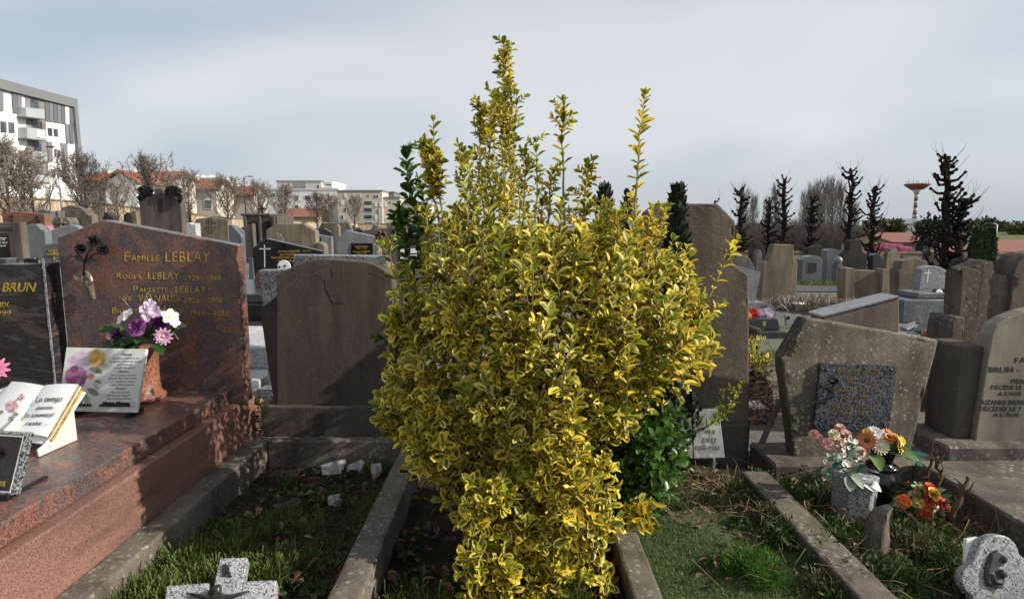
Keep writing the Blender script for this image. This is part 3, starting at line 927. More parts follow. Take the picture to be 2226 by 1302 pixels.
def printleaf(parent, pl, x, y, ang, L, W, mat, lift=0.0006, name='printed_leaf'):
    mb = MB()
    pts = []
    ca, sa = math.cos(ang), math.sin(ang)
    for q in range(10):
        t = q / 10 * 2 * math.pi
        u, v = L * (0.5 + 0.5 * math.cos(t)), W * math.sin(t) * 0.5
        pts.append(pl.hit(x + u * ca - v * sa, y + u * sa + v * ca) + pl.n * lift)
    mb.add(pts, [list(range(10))])
    return mb.build(name, mat, parent)
PR = dict(a=fl('print_yellow', (0.62, 0.40, 0.11), .4), b=fl('print_gold', (0.50, 0.28, 0.06), .4), c=fl('print_mauve', (0.42, 0.17, 0.28), .4), d=fl('print_plum', (0.27, 0.08, 0.17), .4),
          e=fl('print_wash', (0.52, 0.42, 0.50), .4), f=fl('print_sage', (0.20, 0.24, 0.14), .4), g=fl('print_pale_green', (0.38, 0.42, 0.31), .4), h=fl('print_pink', (0.58, 0.25, 0.29), .4), i=fl('print_palepink', (0.68, 0.48, 0.48), .4))
for (xx, yy, rx, ry, k) in ((178, 790, 30, 26, 0), (160, 830, 22, 30, 1), (205, 775, 25, 12, 2), (285, 880, 12, 8, 3)):
    wash = MB(); wash.mat(PR['e']); wash.add([RP.hit(xx + rx * math.cos(q / 16 * 6.283) * (1 + .15 * math.sin(q * 2.3)), yy + ry * math.sin(q / 16 * 6.283)) + RP.n * (0.0003 + .00006 * k) for q in range(16)], [list(range(16))[::-1]]); wash.build('printed_wash', None, rpp)
for x, y, an, L, W, k in ((186, 795, -.6, 20, 12, 'g'), (195, 800, .4, 22, 11, 'f'), (212, 792, .1, 22, 12, 'g'), (208, 798, .8, 20, 11, 'f'), (190, 845, .5, 28, 14, 'f'), (182, 852, 1.2, 28, 14, 'g'), (170, 858, 1.5, 26, 16, 'g'), (205, 828, .2, 16, 8, 'f'), (203, 832, .9, 18, 8, 'g')):
    printleaf(rpp, RP, x, y, an, L, W, PR[k])
printed(rpp, RP, 'printed_rose', 212, 778, 19, [PR['a'], PR['b']])
printed(rpp, RP, 'printed_rose', 166, 818, 24, [PR['c'], PR['d']])
printed(rpp, RP, 'printed_bud', 198, 818, 8, [PR['h'], PR['b']], (4, 3))
z5 = lambda x, y: (x * 0.2918, 720 + y * 0.2918)
for s, x0, x1, y0, y1 in [('Maman,', 905, 985, 160, 182), ('tu nous as donné la vie,', 842, 1037, 193, 206), ('ton amour a bercé nos coeurs,', 812, 1060, 217, 230), ('guidé nos pas', 872, 988, 240, 253), ('et séché nos pleurs.', 846, 1007, 263, 276),
                          ('Maman,', 880, 960, 288, 308), ('nous voudrions encore', 822, 1013, 320, 333), ('dans tes bras nous serrer', 808, 1022, 342, 355), ('pour revivre un instant', 812, 1008, 366, 379), ('notre enfance passée.', 816, 997, 389, 402),
                          ('Maman,', 860, 940, 415, 434), ('dans ton paradis', 826, 968, 447, 460), ('veille sur nous toujours,', 790, 970, 470, 483), ('avec le même amour.', 798, 977, 493, 506)]:
    (a0, b0), (a1, b1) = z5(x0, y0), z5(x1, y1)
    ins(rpp, s, RP, a0, a1, b0, b1, M['ink'], shear=0.35, lift=0.0006, depth=0.0003)
for x0, x1, y0, y1 in ((745, 972, 542, 560), (575, 682, 540, 558)):
    (a0, b0), (a1, b1) = z5(x0, y0), z5(x1, y1)
    mb = MB(); mb.prism([RP.hit(a0, b0) + RP.n * .001, RP.hit(a1, b0) + RP.n * .001, RP.hit(a1, b1) + RP.n * .001, RP.hit(a0, b1) + RP.n * .001], RP.n * 0.006)
    bb = mb.build('bronze_bar', M['bronze'], rp, bevel=.001)
ins(rp, 'Notre Maman', RP, 765 * .2918, 965 * .2918, 720 + 522 * .2918, 720 + 543 * .2918, M['bronze'], shear=0.4, depth=0.004, bold=.02)
for x in (160, 278):
    mb = MB(); p = RP.hit(x, 897)
    mb.box(p.x - .012, p.x + .012, p.y - .012, p.y + .12, 0.561, 0.583)
    mb.build('foot', M['iron'], rp, bevel=.002)

# open book plaque
kb = onz(101, 949, 0.632)
KP = PL3(kb, -16, 44)
bk = thing('book_plaque', 'open white porcelain book plaque with a printed rose and a short verse', 'plaque', (kb.x - .1, kb.y, 0.56))
KC = Pl(KP.p - KP.n * 0.016, KP.n)
stone('cover', [(-62, 944), (-2, 846), (25, 835), (95, 843), (184, 851), (108, 968), (28, 955)], KC, 0.012, M['ceramic'], bk, bevel=.004, seg=2)
for nm, q in (('page', [(-50, 928), (25, 829), (95, 838), (28, 937)]), ('page', [(28, 937), (95, 838), (168, 835), (101, 949)])):
    w = pts_on(KP, q)
    mb = MB()
    k = 8
    lf = nm == 'page' and q[0][0] < 0
    vs = []
    for i in range(k + 1):
        t = i / k
        h = 0.010 * math.sin(math.pi * (t if not lf else 1 - t)) ** 0.8 if 0 < t < 1 else 0
        vs += [w[0].lerp(w[3], t) + KP.n * h, w[1].lerp(w[2], t) + KP.n * h, w[1].lerp(w[2], t) - KP.n * .012, w[0].lerp(w[3], t) - KP.n * .012]
    fs = []
    for i in range(k):
        a = i * 4
        for (p_, q_) in ((0, 1), (1, 2), (2, 3), (3, 0)): fs.append([a + p_, a + 4 + p_, a + 4 + q_, a + q_])
    fs += [[3, 2, 1, 0], [k * 4, k * 4 + 1, k * 4 + 2, k * 4 + 3]]
    mb.add(vs, [f[::-1] for f in fs])
    mb.build(nm, M['ceramic'], bk, smooth=False)
for e, mt in ((0.0, 'gold'), (0.4, 'ceramic'), (0.7, 'gold')):
    mb = MB()
    A, B, dA = Vector((168.5, 835.5)), Vector((101.5, 949.5)), Vector((9.5, 6))
    q = [A + dA * e, A + dA * (e + .28), B + dA * (e + .28), B + dA * e]
    mb.prism([KP.hit(*p) - KP.n * (.004 + .003 * e) for p in q], -KP.n * .010)
    mb.build('gilt_edge', M[mt], bk)
KT = Pl(KP.p + KP.n * 0.0095, KP.n)
for s, bl, br, tl in (('Le temps', (262, 528), (463, 521), (280, 487)), ('passe,', (272, 583), (400, 579), (285, 553)), ('le souvenir', (182, 643), (408, 635), (197, 607)), ('reste ...', (188, 702), (365, 697), (202, 670))):
    sc_ = lambda p: (p[0] * .2918, 720 + p[1] * .2918)
    ins(bk, s, KT, 0, 0, 0, 0, M['ink'], shear=0.1, lift=.0025, depth=.0003, corners=(sc_(bl), sc_(br), sc_(tl)))
printed(bk, KT, 'printed_rose', 27, 883, 13, [PR['h'], PR['i']], lift=.0025)
printed(bk, KT, 'printed_bud', 48, 863, 7, [PR['i'], PR['h']], (4, 3), lift=.0025)
for x, y, an, L, W in ((22, 905, .9, 14, 8), (8, 893, 2.6, 14, 8), (30, 898, .4, 12, 8), (33, 872, -.6, 18, 3)):
    printleaf(bk, KT, x, y, an, L, W, PR['f'], .0022)
A, B = onz(169, 956, 0.562), onz(86, 993, 0.562)
WPl = Pl(A, (B - A).cross(Vector((0, 0, 1))))
mb = MB(); mb.prism([A, WPl.hit(162, 893), WPl.hit(98, 966), WPl.hit(83, 978), B], WPl.n * -0.012 if WPl.n.x > 0 else WPl.n * .012)
mb.build('stand', M['ceramic_stand'], bk, bevel=.003)
mb = MB(); off = Vector((-.22, -.05, 0)); mb.prism([A + off, WPl.hit(162, 893) + off, WPl.hit(98, 966) + off, WPl.hit(83, 978) + off, B + off], WPl.n * -0.012)
mb.build('stand', M['ceramic_stand'], bk, bevel=.003)

# dark plaque with bronze relief, bottom left
qb = onz(29, 1076, 0.58)
QP = PL3(qb, 0, 14)
qq = thing('relief_plaque', 'small grey granite plaque with dark bronze relief at the left edge of the slab', 'plaque', (qb.x - .2, qb.y, 0.56))
qp = stone('panel', [(-185, 1066), (-140, 930), (60, 941), (29, 1077)], QP, 0.035, M['granite_mid'], qq, bevel=.003)
mb = MB()
fr = [(-178, 1060), (-134, 935), (52, 948), (23, 1070)]
fi = [(-174, 1057), (-131, 937.5), (50, 950), (21.5, 1067)]
for i in range(4):
    j = (i + 1) % 4
    mb.prism([QP.hit(*fr[i]) + QP.n * .0005, QP.hit(*fr[j]) + QP.n * .0005, QP.hit(*fi[j]) + QP.n * .0005, QP.hit(*fi[i]) + QP.n * .0005], QP.n * .001)
mb.build('border_line', M['engrave_white'], qp)
mb = MB(); mb.prism([QP.hit(*p) + QP.n * .0006 for p in fi], QP.n * .002); mb.build('dark_field', M['dark_stone'], qp)
for x, y, r in ((-5, 975, .022), (8, 985, .016), (-30, 990, .03)):
    rose('bronze_flower', QP.hit(x, y) + QP.n * .008, QP.n, r, [M['bronze']], qq, x)
mb = MB(); mb.prism([QP.hit(*p) + QP.n * .0028 for p in ((-40, 1042), (14, 1045), (12, 1057), (-42, 1054))], QP.n * .006); mb.build('brass_badge', M['gold_dull'], qp, bevel=.001)
mb = MB(); p = QP.hit(10, 1078); mb.box(p.x - .02, p.x + .02, p.y - .01, p.y + .02, 0.561, 0.585); mb.box(p.x - .01, p.x + .01, p.y + .02, p.y + .20, .561, .572); mb.build('foot', M['iron'], qq, bevel=.002)

# ---- plot with the brown headstone ---------------------------------------------------------
def kerb(label, x0, x1, y0, y1, z, mat=None, tilt=0.0):
    mb = MB()
    n = 12
    for i in range(1):
        mb.prism([(x0, y0, -.05), (x1, y0, -.05), (x1, y0, z), (x0, y0, z)], (0, y1 - y0, 0))
    o = mb.build('grave_kerb', mat or M['conc_kerb'], None, bevel=0.012, seg=2, rough=.004)
    return tag(o, label, 'kerb', 'concrete kerbs round the plots')
kerb('concrete footing strip along the red-brown tomb, dappled with leaf shadow', -1.737, -1.605, 0.5, 3.76, 0.2)
kerb('lichen-spotted concrete kerb left of the yellow shrub', -0.705, -0.575, 1.2, 3.76, 0.2)
kerb('short concrete kerb between the yellow shrub and the artificial turf', 0.485, 0.605, 1.2, 2.9, 0.13)
kerb('pale weathered kerb running between the turf and the flower vases', 1.365, 1.52, 1.2, 3.36, 0.15)

bg = thing('brown_gravestone', 'plain brown concrete headstone with chamfered top, shaded, left of the yellow shrub', 'gravestone', (-1.15, 3.85, 0))
BP = PY(3.82)
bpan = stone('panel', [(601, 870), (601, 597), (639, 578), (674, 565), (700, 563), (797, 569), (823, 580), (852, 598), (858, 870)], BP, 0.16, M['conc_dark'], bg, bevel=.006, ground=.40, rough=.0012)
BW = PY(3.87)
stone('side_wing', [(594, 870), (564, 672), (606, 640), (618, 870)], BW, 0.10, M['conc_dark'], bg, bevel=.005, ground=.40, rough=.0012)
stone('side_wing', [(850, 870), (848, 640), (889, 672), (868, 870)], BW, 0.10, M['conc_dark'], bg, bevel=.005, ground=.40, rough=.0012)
mb = MB(); x0, x1 = at(567, 900, 3.78).x, at(905, 900, 3.78).x
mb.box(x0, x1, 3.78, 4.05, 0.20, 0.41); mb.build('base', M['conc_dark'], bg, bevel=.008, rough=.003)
mb = MB(); mb.box(-1.60, -0.58, 3.70, 4.08, -0.05, 0.205); mb.build('sill', M['conc_kerb'], bg, bevel=.01, rough=.003)
# carved cross outline and old cracks, filled paler
def line_part(parent, pl, name, paths, w, mat, lift=0.0008):
    mb = MB()
    for pth in paths:
        for (a, b) in zip(pth, pth[1:]):
            A_, B_ = pl.hit(*a), pl.hit(*b)
            d = (B_ - A_).normalized(); s_ = d.cross(pl.n).normalized() * (w / 2)
            mb.prism([A_ - s_ + pl.n * lift, B_ - s_ + pl.n * lift, B_ + s_ + pl.n * lift, A_ + s_ + pl.n * lift], pl.n * .0005)
    return mb.build(name, mat, parent)
CARVED = stone('carved_cross', [(706, 608), (723, 605), (722, 584), (746, 584), (746, 605), (767, 608), (760, 640), (747, 659), (724, 659), (710, 632)], Pl(BP.p + BP.n * .0025, BP.n), .004, M['conc_dark'], bpan, bevel=.001)
line_part(bpan, BP, 'crack', [[(638, 580), (643, 592), (645, 606), (640, 612), (632, 620), (617, 630)], [(645, 606), (652, 614), (655, 619)], [(654, 600), (690, 593), (712, 584)], [(782, 571), (777, 583)], [(800, 590), (830, 600), (851, 616)]], .0035, M['conc_grey'])
line_part(bg, PY(3.78), 'crack', [[(677, 876), (676, 900), (679, 915), (677, 932)], [(726, 895), (728, 908), (725, 920), (726, 938)]], .004, M['conc_grey'])

# broken plaster pieces lying in the plot
for i, (pp, z) in enumerate(([[(697, 1010), (754, 994), (752, 1006), (742, 1030), (700, 1033)], .10], [[(754, 1010), (788, 997), (792, 1003), (785, 1028), (752, 1032)], .09], [[(806, 1008), (828, 1005), (832, 1022), (818, 1042), (806, 1036)], .08], [[(712, 1077), (738, 1072), (742, 1085), (733, 1103), (712, 1100)], .06], [[(588, 1098), (650, 1080), (655, 1098), (600, 1104)], .05])):
    b_ = onz(pp[-1][0], max(p[1] for p in pp), .03)
    pl = PL3(b_, random.uniform(-15, 15), 38)
    mb = MB(); mb.prism([pl.hit(*p) for p in pp], -pl.n * .03)
    o = mb.build('plaster_fragment', M['marble'] if i < 4 else M['conc_kerb'], None, bevel=.005, rough=.004)
    tag(o, ['broken white plaster slab, largest of the shards below the brown headstone', 'second white plaster shard, right of the largest one', 'dark plaster shard at the kerb beside the yellow shrub', 'crumpled white scrap in the middle of the shaded plot', 'flat brown stone chip lying in the grass of the shaded plot'][i], 'fragment', 'broken pieces in the shaded plot')

# granite cross lying in the grass
cb = onz(480, 1302, 0.15)
CP = PL3(cb, 2, 64)
cr = thing('granite_cross', 'light grey granite cross with bronze figure lying in the grass, cut by the frame', 'cross', tuple(onz(480, 1302, 0.05)))
stone('head', [(460, 1290), (478, 1212), (538, 1210), (523, 1290)], CP, .05, M['granite_light'], cr, bevel=.004)
CQ = Pl(CP.p - CP.n * .002, CP.n)
stone('arm', [(353, 1330), (362, 1272), (455, 1265), (443, 1330)], CQ, .05, M['granite_light'], cr, bevel=.004)
stone('arm', [(516, 1330), (529, 1262), (601, 1259), (596, 1330)], CQ, .05, M['granite_light'], cr, bevel=.004)
stone('shaft', [(400, 1520), (459, 1293), (524, 1293), (490, 1520)], CQ, .05, M['granite_light'], cr, bevel=.004)
ins(cr, 'R', CP, 484, 505, 1229, 1252, M['bronze'], depth=.006, bold=.06, name='bronze_emblem')
def cpt(x, y, o=.012): return CP.hit(x, y) + CP.n * o
hm = MB()
hm.ball(cpt(474, 1287, .02), .020, 10, 8)
hm.tube([cpt(474, 1296), cpt(470, 1330), cpt(462, 1370)], [.020, .026, .020], 10)
hm.tube([cpt(468, 1306), cpt(440, 1300), cpt(415, 1294)], [.011, .009, .006], 8)
hm.tube([cpt(482, 1306), cpt(512, 1298), cpt(536, 1290)], [.011, .009, .006], 8)
hm.tube([cpt(460, 1370), cpt(455, 1420), cpt(450, 1470)], [.016, .012, .008], 8)
for sx, sy in ((415, 1294), (536, 1290)):
    for k in range(4): hm.tube([cpt(sx, sy), cpt(sx + (-1 if sx < 470 else 1) * (8 + k), sy - 5 + k * 2)], [.003, .002], 5)
fuse(hm, 'bronze_figure', M['bronze'], cr, .004)

# ---- tall pitted headstone right of the shrub -----------------------------------------------
tg = thing('tall_gravestone', 'tall pitted brown concrete headstone with stepped shoulder, right of the yellow shrub', 'gravestone', (1.2, 3.85, 0))
TP = PY(3.80)
stone('stele', [(1404, 900), (1404, 462), (1436, 442), (1561, 443), (1599, 481), (1597, 576), (1629, 598), (1629, 900)], TP, 0.17, M['conc_pit'], tg, bevel=.012, ground=.16, rough=.004, seg=2)
mb = MB(); mb.box(at(1370, 900, 3.74).x, at(1634, 900, 3.74).x, 3.74, 4.05, -.05, .30); mb.build('base', M['conc_dark'], tg, bevel=.012, rough=.004)

# open book plaque of pale marble, leaning on it
zb = onz(1504, 996, .19)
ZP = PL3(zb, 0, 14)
zk = thing('marble_book', 'pale grey marble book plaque with faded lettering leaning behind the turf', 'plaque', (zb.x, zb.y, .05))
zl = stone('page', [(1440, 998), (1442, 892), (1503, 890), (1506, 996)], ZP, .03, M['marble'], zk, bevel=.004)
zr = stone('page', [(1508, 997), (1505, 890), (1563, 888), (1576, 995)], ZP, .03, M['marble'], zk, bevel=.004)
for pr, s, x0, x1, yt, yb in ((zr, 'OTTE', 1534, 1556, 934, 942), (zr, 'ZALET', 1527, 1559, 951, 960), (zr, '1915-1951', 1513, 1564, 968, 977), (zl, 'CHERIE', 1460, 1489, 971, 979), (zl, 'A NOTRE', 1456, 1492, 950, 957)):
    ins(pr, s, ZP, x0, x1, yt, yb, M['engrave_grey'])
mb = MB(); p = ZP.hit(1552, 996); mb.box(p.x - .008, p.x + .008, p.y - .01, p.y + .03, 0, p.z); mb.build('leg', M['metal_grey'], zk)

# ---- slanted mossy stone with dark granite plaque -------------------------------------------
gg = thing('slanted_gravestone', 'mossy concrete headstone with slanting top and a dark granite name plaque', 'gravestone', (1.95, 3.58, 0))
GP = PY(3.52, 0, 0, 2)
gs = stone('stele', [(1728, 1002), (1699, 780), (1752, 690), (2041, 739), (1976, 1000)], GP, .12, M['conc_green'], gg, bevel=.014, rough=.004, seg=2)
mb = MB(); mb.box(at(1684, 1000, 3.40).x, at(2075, 1000, 3.40).x, 3.40, 3.78, -.05, .17); mb.build('ledge', M['conc_kerb'], gg, bevel=.014, rough=.004)
gpl = stone('name_plaque', [(1769, 933), (1784, 789), (1951, 794), (1933, 937)], Pl(GP.p + GP.n * .02, GP.n), .02, M['granite_dark'], gg, bevel=.002)
GT = Pl(GP.p + GP.n * .0205, GP.n)
for s, x0, x1, yt, yb in [('GIRAUD  LOUISE', 1820, 1914, 803, 813), ('1884-1951', 1835, 1893, 818, 827), ('GIRAUD  ALEXIS', 1811, 1908, 842, 852), ('1902-1984', 1829, 1888, 856, 865), ('GIRAUD  ANDREE', 1809, 1903, 879, 889), ('1905-1993', 1825, 1884, 895, 904)]:
    ins(gpl, s, GT, x0, x1, yt, yb, M['gold_dull'], lift=.0006)
line_part(gpl, GT, 'engraved_dash', [[(1854, 834), (1872, 834)], [(1847, 872), (1863, 872)]], .002, M['gold_dull'])
for x, y in ((1796, 803), (1937, 804), (1922, 926), (1782, 923)):
    mb = MB(); mb.lathe(GT.hit(x, y), [(.009, 0), (.009, .003), (.004, .007)], 10, GT.n); mb.build('screw', M['bronze'], gpl, smooth=True)
def gpt(x, y, o=.012): return GT.hit(x, y) + GT.n * o
rose('bronze_rose', gpt(1811, 828, .02), (-.1, -1, .3), .030, [M['bronze']], gpl, .5)
mb = MB(); mb.tube([gpt(1808, 838), gpt(1800, 850), gpt(1795, 864), gpt(1795, 876)], [.005, .005, .004, .003], 6); mb.build('bronze_stem', M['bronze'], gpl, smooth=True)
rose('bronze_bud', gpt(1806, 862, .012), (0, -1, .3), .016, [M['bronze']], gpl, .5)
for x, y, dx, dz in ((1799, 848, -.7, .4), (1799, 856, .5, .6), (1796, 866, -.5, -.8)):
    bigleaf('bronze_leaf', gpt(x, y), (dx, -.2, dz), (0, -1, 0), .045, .014, M['bronze'], gpl)

# ---- arched stone cut by the right edge, with pilaster and slab -----------------------------
rb = thing('arched_gravestone', 'pale arched headstone with dark lettering and concrete pilaster at the right edge', 'gravestone', (3.3, 3.6, 0))
RBP = PY(3.52)
arc = [(2123, 935), (2150, 770), (2157, 728), (2167, 706), (2190, 692), (2226, 678), (2262, 671), (2370, 690), (2410, 760), (2390, 935)]
rbs = stone('panel', arc, RBP, .10, M['conc_pale'], rb, bevel=.006, ground=.27)
stone('pilaster', [(2071, 935), (2086, 752), (2140, 752), (2119, 935)], PY(3.56), .26, M['conc_dark'], rb, bevel=.012, ground=.27, rough=.003)
stone('fillet', [(2056, 935), (2066, 800), (2084, 800), (2072, 935)], PY(3.62), .20, M['conc_dark'], rb, bevel=.006, ground=.27)
mb = MB(); mb.box(at(2058, 1000, 3.42).x, 4.6, 3.42, 4.1, -.05, .275); mb.build('ledge', M['conc_kerb'], rb, bevel=.014, rough=.004)
mb = MB(); mb.box(2.42, 4.6, 0.8, 3.40, -.05, .20); mb.build('slab', M['conc_kerb'], rb, bevel=.012, rough=.005)
for s, x0, x1, yt, yb in [('FAMILLE', 2206, 2292, 777, 788), ('BRUN -', 2150, 2216, 797, 809), ('PIERRE', 2198, 2243, 824, 833), ('DÉCÉDÉ LE', 2155, 2222, 837, 846), ("A L'AGE", 2170, 2221, 851, 859), ('SUZANNE BRUN', 2131, 2225, 869, 879), ('DÉCÉDÉE LE 7', 2130, 2221, 883, 893), ("A L'ÂGE", 2159, 2217, 897, 905)]:
    ins(rbs, s, RBP, x0, x1, yt, yb, M['engrave_dark'], lift=.0006, bold=.005)

# ---- broken old monument behind it -----------------------------------------------------------
ob = thing('broken_monument', 'cracked old concrete monument with crumbled top edge, behind the arched stone', 'gravestone', (3.4, 4.35, 0))
OP = PY(4.30)
top = [(2092, 588)]
pr = [(2092, 588), (2112, 580), (2145, 566), (2158, 570), (2163, 594), (2180, 599), (2199, 602), (2201, 600)]
pts = []
for (a, b) in zip(pr, pr[1:]):
    for t in (0, .25, .5, .75):
        pts.append((a[0] + (b[0] - a[0]) * t + random.uniform(-1.2, 1.2), a[1] + (b[1] - a[1]) * t + random.uniform(-2.2, 2.2)))
stone('left_block', [(2084, 740)] + pts + [(2190, 690)], OP, .17, M['conc_old'], ob, bevel=.008, ground=0, rough=.005)
pts = [(2203, 600), (2206, 585), (2212, 570), (2222, 560), (2236, 552), (2262, 548), (2320, 556), (2390, 600)]
stone('right_block', [(2194, 690)] + pts + [(2380, 690)], Pl(OP.p + Vector((0, -.03, 0)), OP.n), .20, M['conc_old'], ob, bevel=.008, ground=0, rough=.005)
stone('shoulder', [(2070, 700), (2076, 688), (2100, 690), (2090, 800)], PY(4.22), .26, M['conc_old'], ob, bevel=.010, ground=0, rough=.003)
for q in range(16):
    x = random.uniform(2074, 2092) if q < 10 else random.uniform(2165, 2200)
    mb = MB(); p = at(x, (588 if q < 10 else 600) + random.uniform(-4, 3), 4.36 + random.uniform(-.04, .06)); mb.ball(p, random.uniform(.010, .022), 6, 4, (1.3, 1, .6))
    mb.build('rubble', M['conc_old'], ob)
line_part(ob, OP, 'crack', [[(2138, 575), (2136, 610), (2130, 640), (2126, 690)], [(2168, 640), (2166, 665)], [(2100, 645), (2106, 652)]], .004, M['engrave_brown'])
# ================================================================== rows of graves behind, left
def rel(parent, pl, name, pts, d, mat, lift=0.0, bevel=.004):
    """raised piece d thick on plane pl"""
    return stone(name, pts, Pl(pl.p + pl.n * (d + lift), pl.n), d + lift + .004, mat, parent, bevel=bevel)
GL = 'headstones in the older rows behind'
t, pl = grave('brick_gravestone', 'low orange brick headstone with cross and bronze wreath, far left', [(3, 464), (28, 460), (96, 465)], 15, M['conc'], .3)
def brick_mat():
    m = Mat('orange_brick', .9, .2)
    b = m.n.new('ShaderNodeTexBrick')
    b.inputs['Scale'].default_value = 1.0
    b.inputs['Brick Width'].default_value = .22; b.inputs['Row Height'].default_value = .07; b.inputs['Mortar Size'].default_value = .009
    b.inputs['Color1'].default_value = (.25, .11, .065, 1); b.inputs['Color2'].default_value = (.19, .085, .055, 1); b.inputs['Mortar'].default_value = (.14, .10, .08, 1)
    mp = m.mapped((1, 1, 1), (math.pi / 2, 0, 0))
    m.l.new(mp, b.inputs['Vector'])
    return m.color(b.outputs['Color']).m
M['brick'] = brick_mat()
for c in t.children:
    c.data.materials.clear(); c.data.materials.append(M['brick'])
rel(t, pl, 'cross', [(25.5, 485), (25.5, 466), (26.5, 466), (26.5, 485)], .02, M['iron'])
mb = MB(); mb.bar(pl.hit(19, 471) + pl.n * .02, pl.hit(31, 471) + pl.n * .02, .02); mb.build('cross_arm', M['iron'], t)
mb = MB()
c = pl.hit(85, 476) + pl.n * .03
for k in range(14):
    a = k / 14 * 6.283
    mb.ball(c + Vector((math.cos(a) * .05, -.01, math.sin(a) * .06)), .028, 6, 4)
mb.build('wreath', M['leaf_thuja'], t)

t, pl = grave('brown_gravestone', 'brown stone headstone with black name plaque, left edge behind the dark waved tomb', [(-70, 486), (43, 483)], 8.2, M['brown_stone'], .12, bevel=.008)
fr_ = rel(t, pl, 'name_panel', [(-30, 501), (-30, 492), (31, 492), (31, 501)], .006, M['brown_stone'])
ins(t, 'DONNET', pl, 2, 29, 494, 500, M['engrave_brown'], lift=.0075)
bp_ = rel(t, pl, 'black_plaque', [(-40, 560), (-40, 507), (17, 507), (22, 560)], .012, M['black'])
for s, x0, x1, y0, y1 in (('Thomassin', 2, 15, 516, 519), ('1 - 1991', 3, 12, 520, 523), ('P. Pallard', 2, 17, 526, 529), ('1888-1976', 2, 14, 533, 536)):
    ins(bp_, s, pl, x0, x1, y0, y1, M['engrave_white'], lift=.0135)
t, pl = grave('greenish_gravestone', 'green-grey polished headstone with sloping shoulder, beside the brown one at far left', [(53, 503), (57, 490), (66, 487), (78, 487), (84, 493), (90, 499), (98, 501)], 9.5, M['granite_green'], .14)
t, pl = grave('rounded_gravestone', 'grey granite headstone with rounded right shoulder, behind the red-brown tomb', [(103, 512), (106, 503), (124, 495), (150, 489), (163, 490), (171, 495), (176, 502)], 11.5, M['granite_far'], .16)
t, pl = grave('grey_gravestone', 'dark grey headstone with a gold cross between the waved and red-brown tombs', [(90, 533), (108, 529), (132, 527)], 7.6, M['granite_slate'], .12)
rel(t, pl, 'gold_cross', [(115.3, 566), (115.3, 543), (118, 543), (118, 566)], .008, M['gold'])
mb = MB(); mb.bar(pl.hit(104, 552.5) + pl.n * .01, pl.hit(127, 552.5) + pl.n * .01, .014); mb.build('gold_cross_arm', M['gold'], t)
for k in range(8):
    mb = MB(); mb.bar(pl.hit(108 + k * 2, 548) + pl.n * .006, pl.hit(108 + k * 2 + (1.5 if k % 2 else -1.5), 543) + pl.n * .006, .006); mb.build('gold_ray', M['gold'], t)
t, pl = grave('cross_gravestone', 'pale concrete headstone with raised cross, before the pale wall at left', [(112, 482), (119, 472), (146, 473), (153, 484)], 14, M['conc_grey'], .3)
rel(t, pl, 'cross', [(129.5, 497), (129.5, 486), (121, 486), (121, 483), (129.5, 483), (129.5, 474), (132.5, 474), (132.5, 483), (141, 483), (141, 486), (132.5, 486), (132.5, 497)], .05, M['conc_warm'])
grave('gabled_gravestone', 'large chamfered concrete headstone, rearmost of the pair before the pale wall', [(133, 462), (134, 452), (147, 447), (156, 447), (176, 453), (190, 462)], 22, M['conc_grey'], .35)
t, pl = grave('chamfered_gravestone', 'chamfered brown concrete headstone with square side wing before the pale wall', [(137, 468), (149, 457), (177, 456), (192, 467)], 19, M['conc'], .35)
stone('side_wing', [(176, 492), (176, 469), (199, 468)], PY(18.9), .3, M['conc'], t, ground=0)
rel(t, pl, 'dark_niche', [(158, 492), (164, 473), (166, 473), (166, 492)], .03, M['dark_stone'])
grave('stepped_gravestone', 'small stepped dark headstone before the pale wall, left of the tall dark stele', [(223, 471), (226, 471), (226, 462), (233, 462), (236, 466), (245, 473)], 24, M['dark_stone'], .4)
grave('arched_gravestone', 'small dark arched headstone just left of the tall dark stele', [(268, 474), (268, 467), (275, 462), (283, 463), (287, 470)], 22, M['dark_stone'], .4)
grave('stone_post', 'slim pale stone post just left of the tall dark stele', [(287, 459), (295, 459), (299, 486)], 19.5, M['conc_warm'], .25, base=False)
grave('stone_post', 'slim grey stone post left of the concrete cross stone', [(119, 459), (126, 458), (128, 474)], 17, M['conc_grey'], .25, base=False)
grave('blue_gravestone', 'pale blue-grey headstone right of the orange brick one', [(95, 466), (101, 465), (106, 474), (108, 490)], 15.6, M['granite_blue'], .15)
grave('slate_gravestone', 'narrow slate headstone between brick stone and concrete cross stone', [(102, 458), (110, 459), (112, 475)], 19, M['granite_slate'], .2)
grave('grey_gravestone', 'grey rounded headstone under the second pear tree from the left', [(83, 462), (86, 456), (96, 455), (102, 460)], 23, M['conc_grey'], .3)
# pink flowers by the brick stone
pf = thing('pink_flowers', 'bunch of pink flowers between brick and green-grey headstones', 'flowers', tuple(at(108, 520, 12)))
for k in range(9):
    p = at(97 + k * 2.6, 497 + random.uniform(-3, 3), 12 + random.uniform(-.1, .1))
    blossom5('bloom', p, (0, -1, .4), .05, [FL['hot'], FL['pink']], pf)
mb = MB(); mb.tube([at(108, 520, 12), at(106, 498, 12)], .01, 5); mb.build('stem', FL['leaf'], pf)
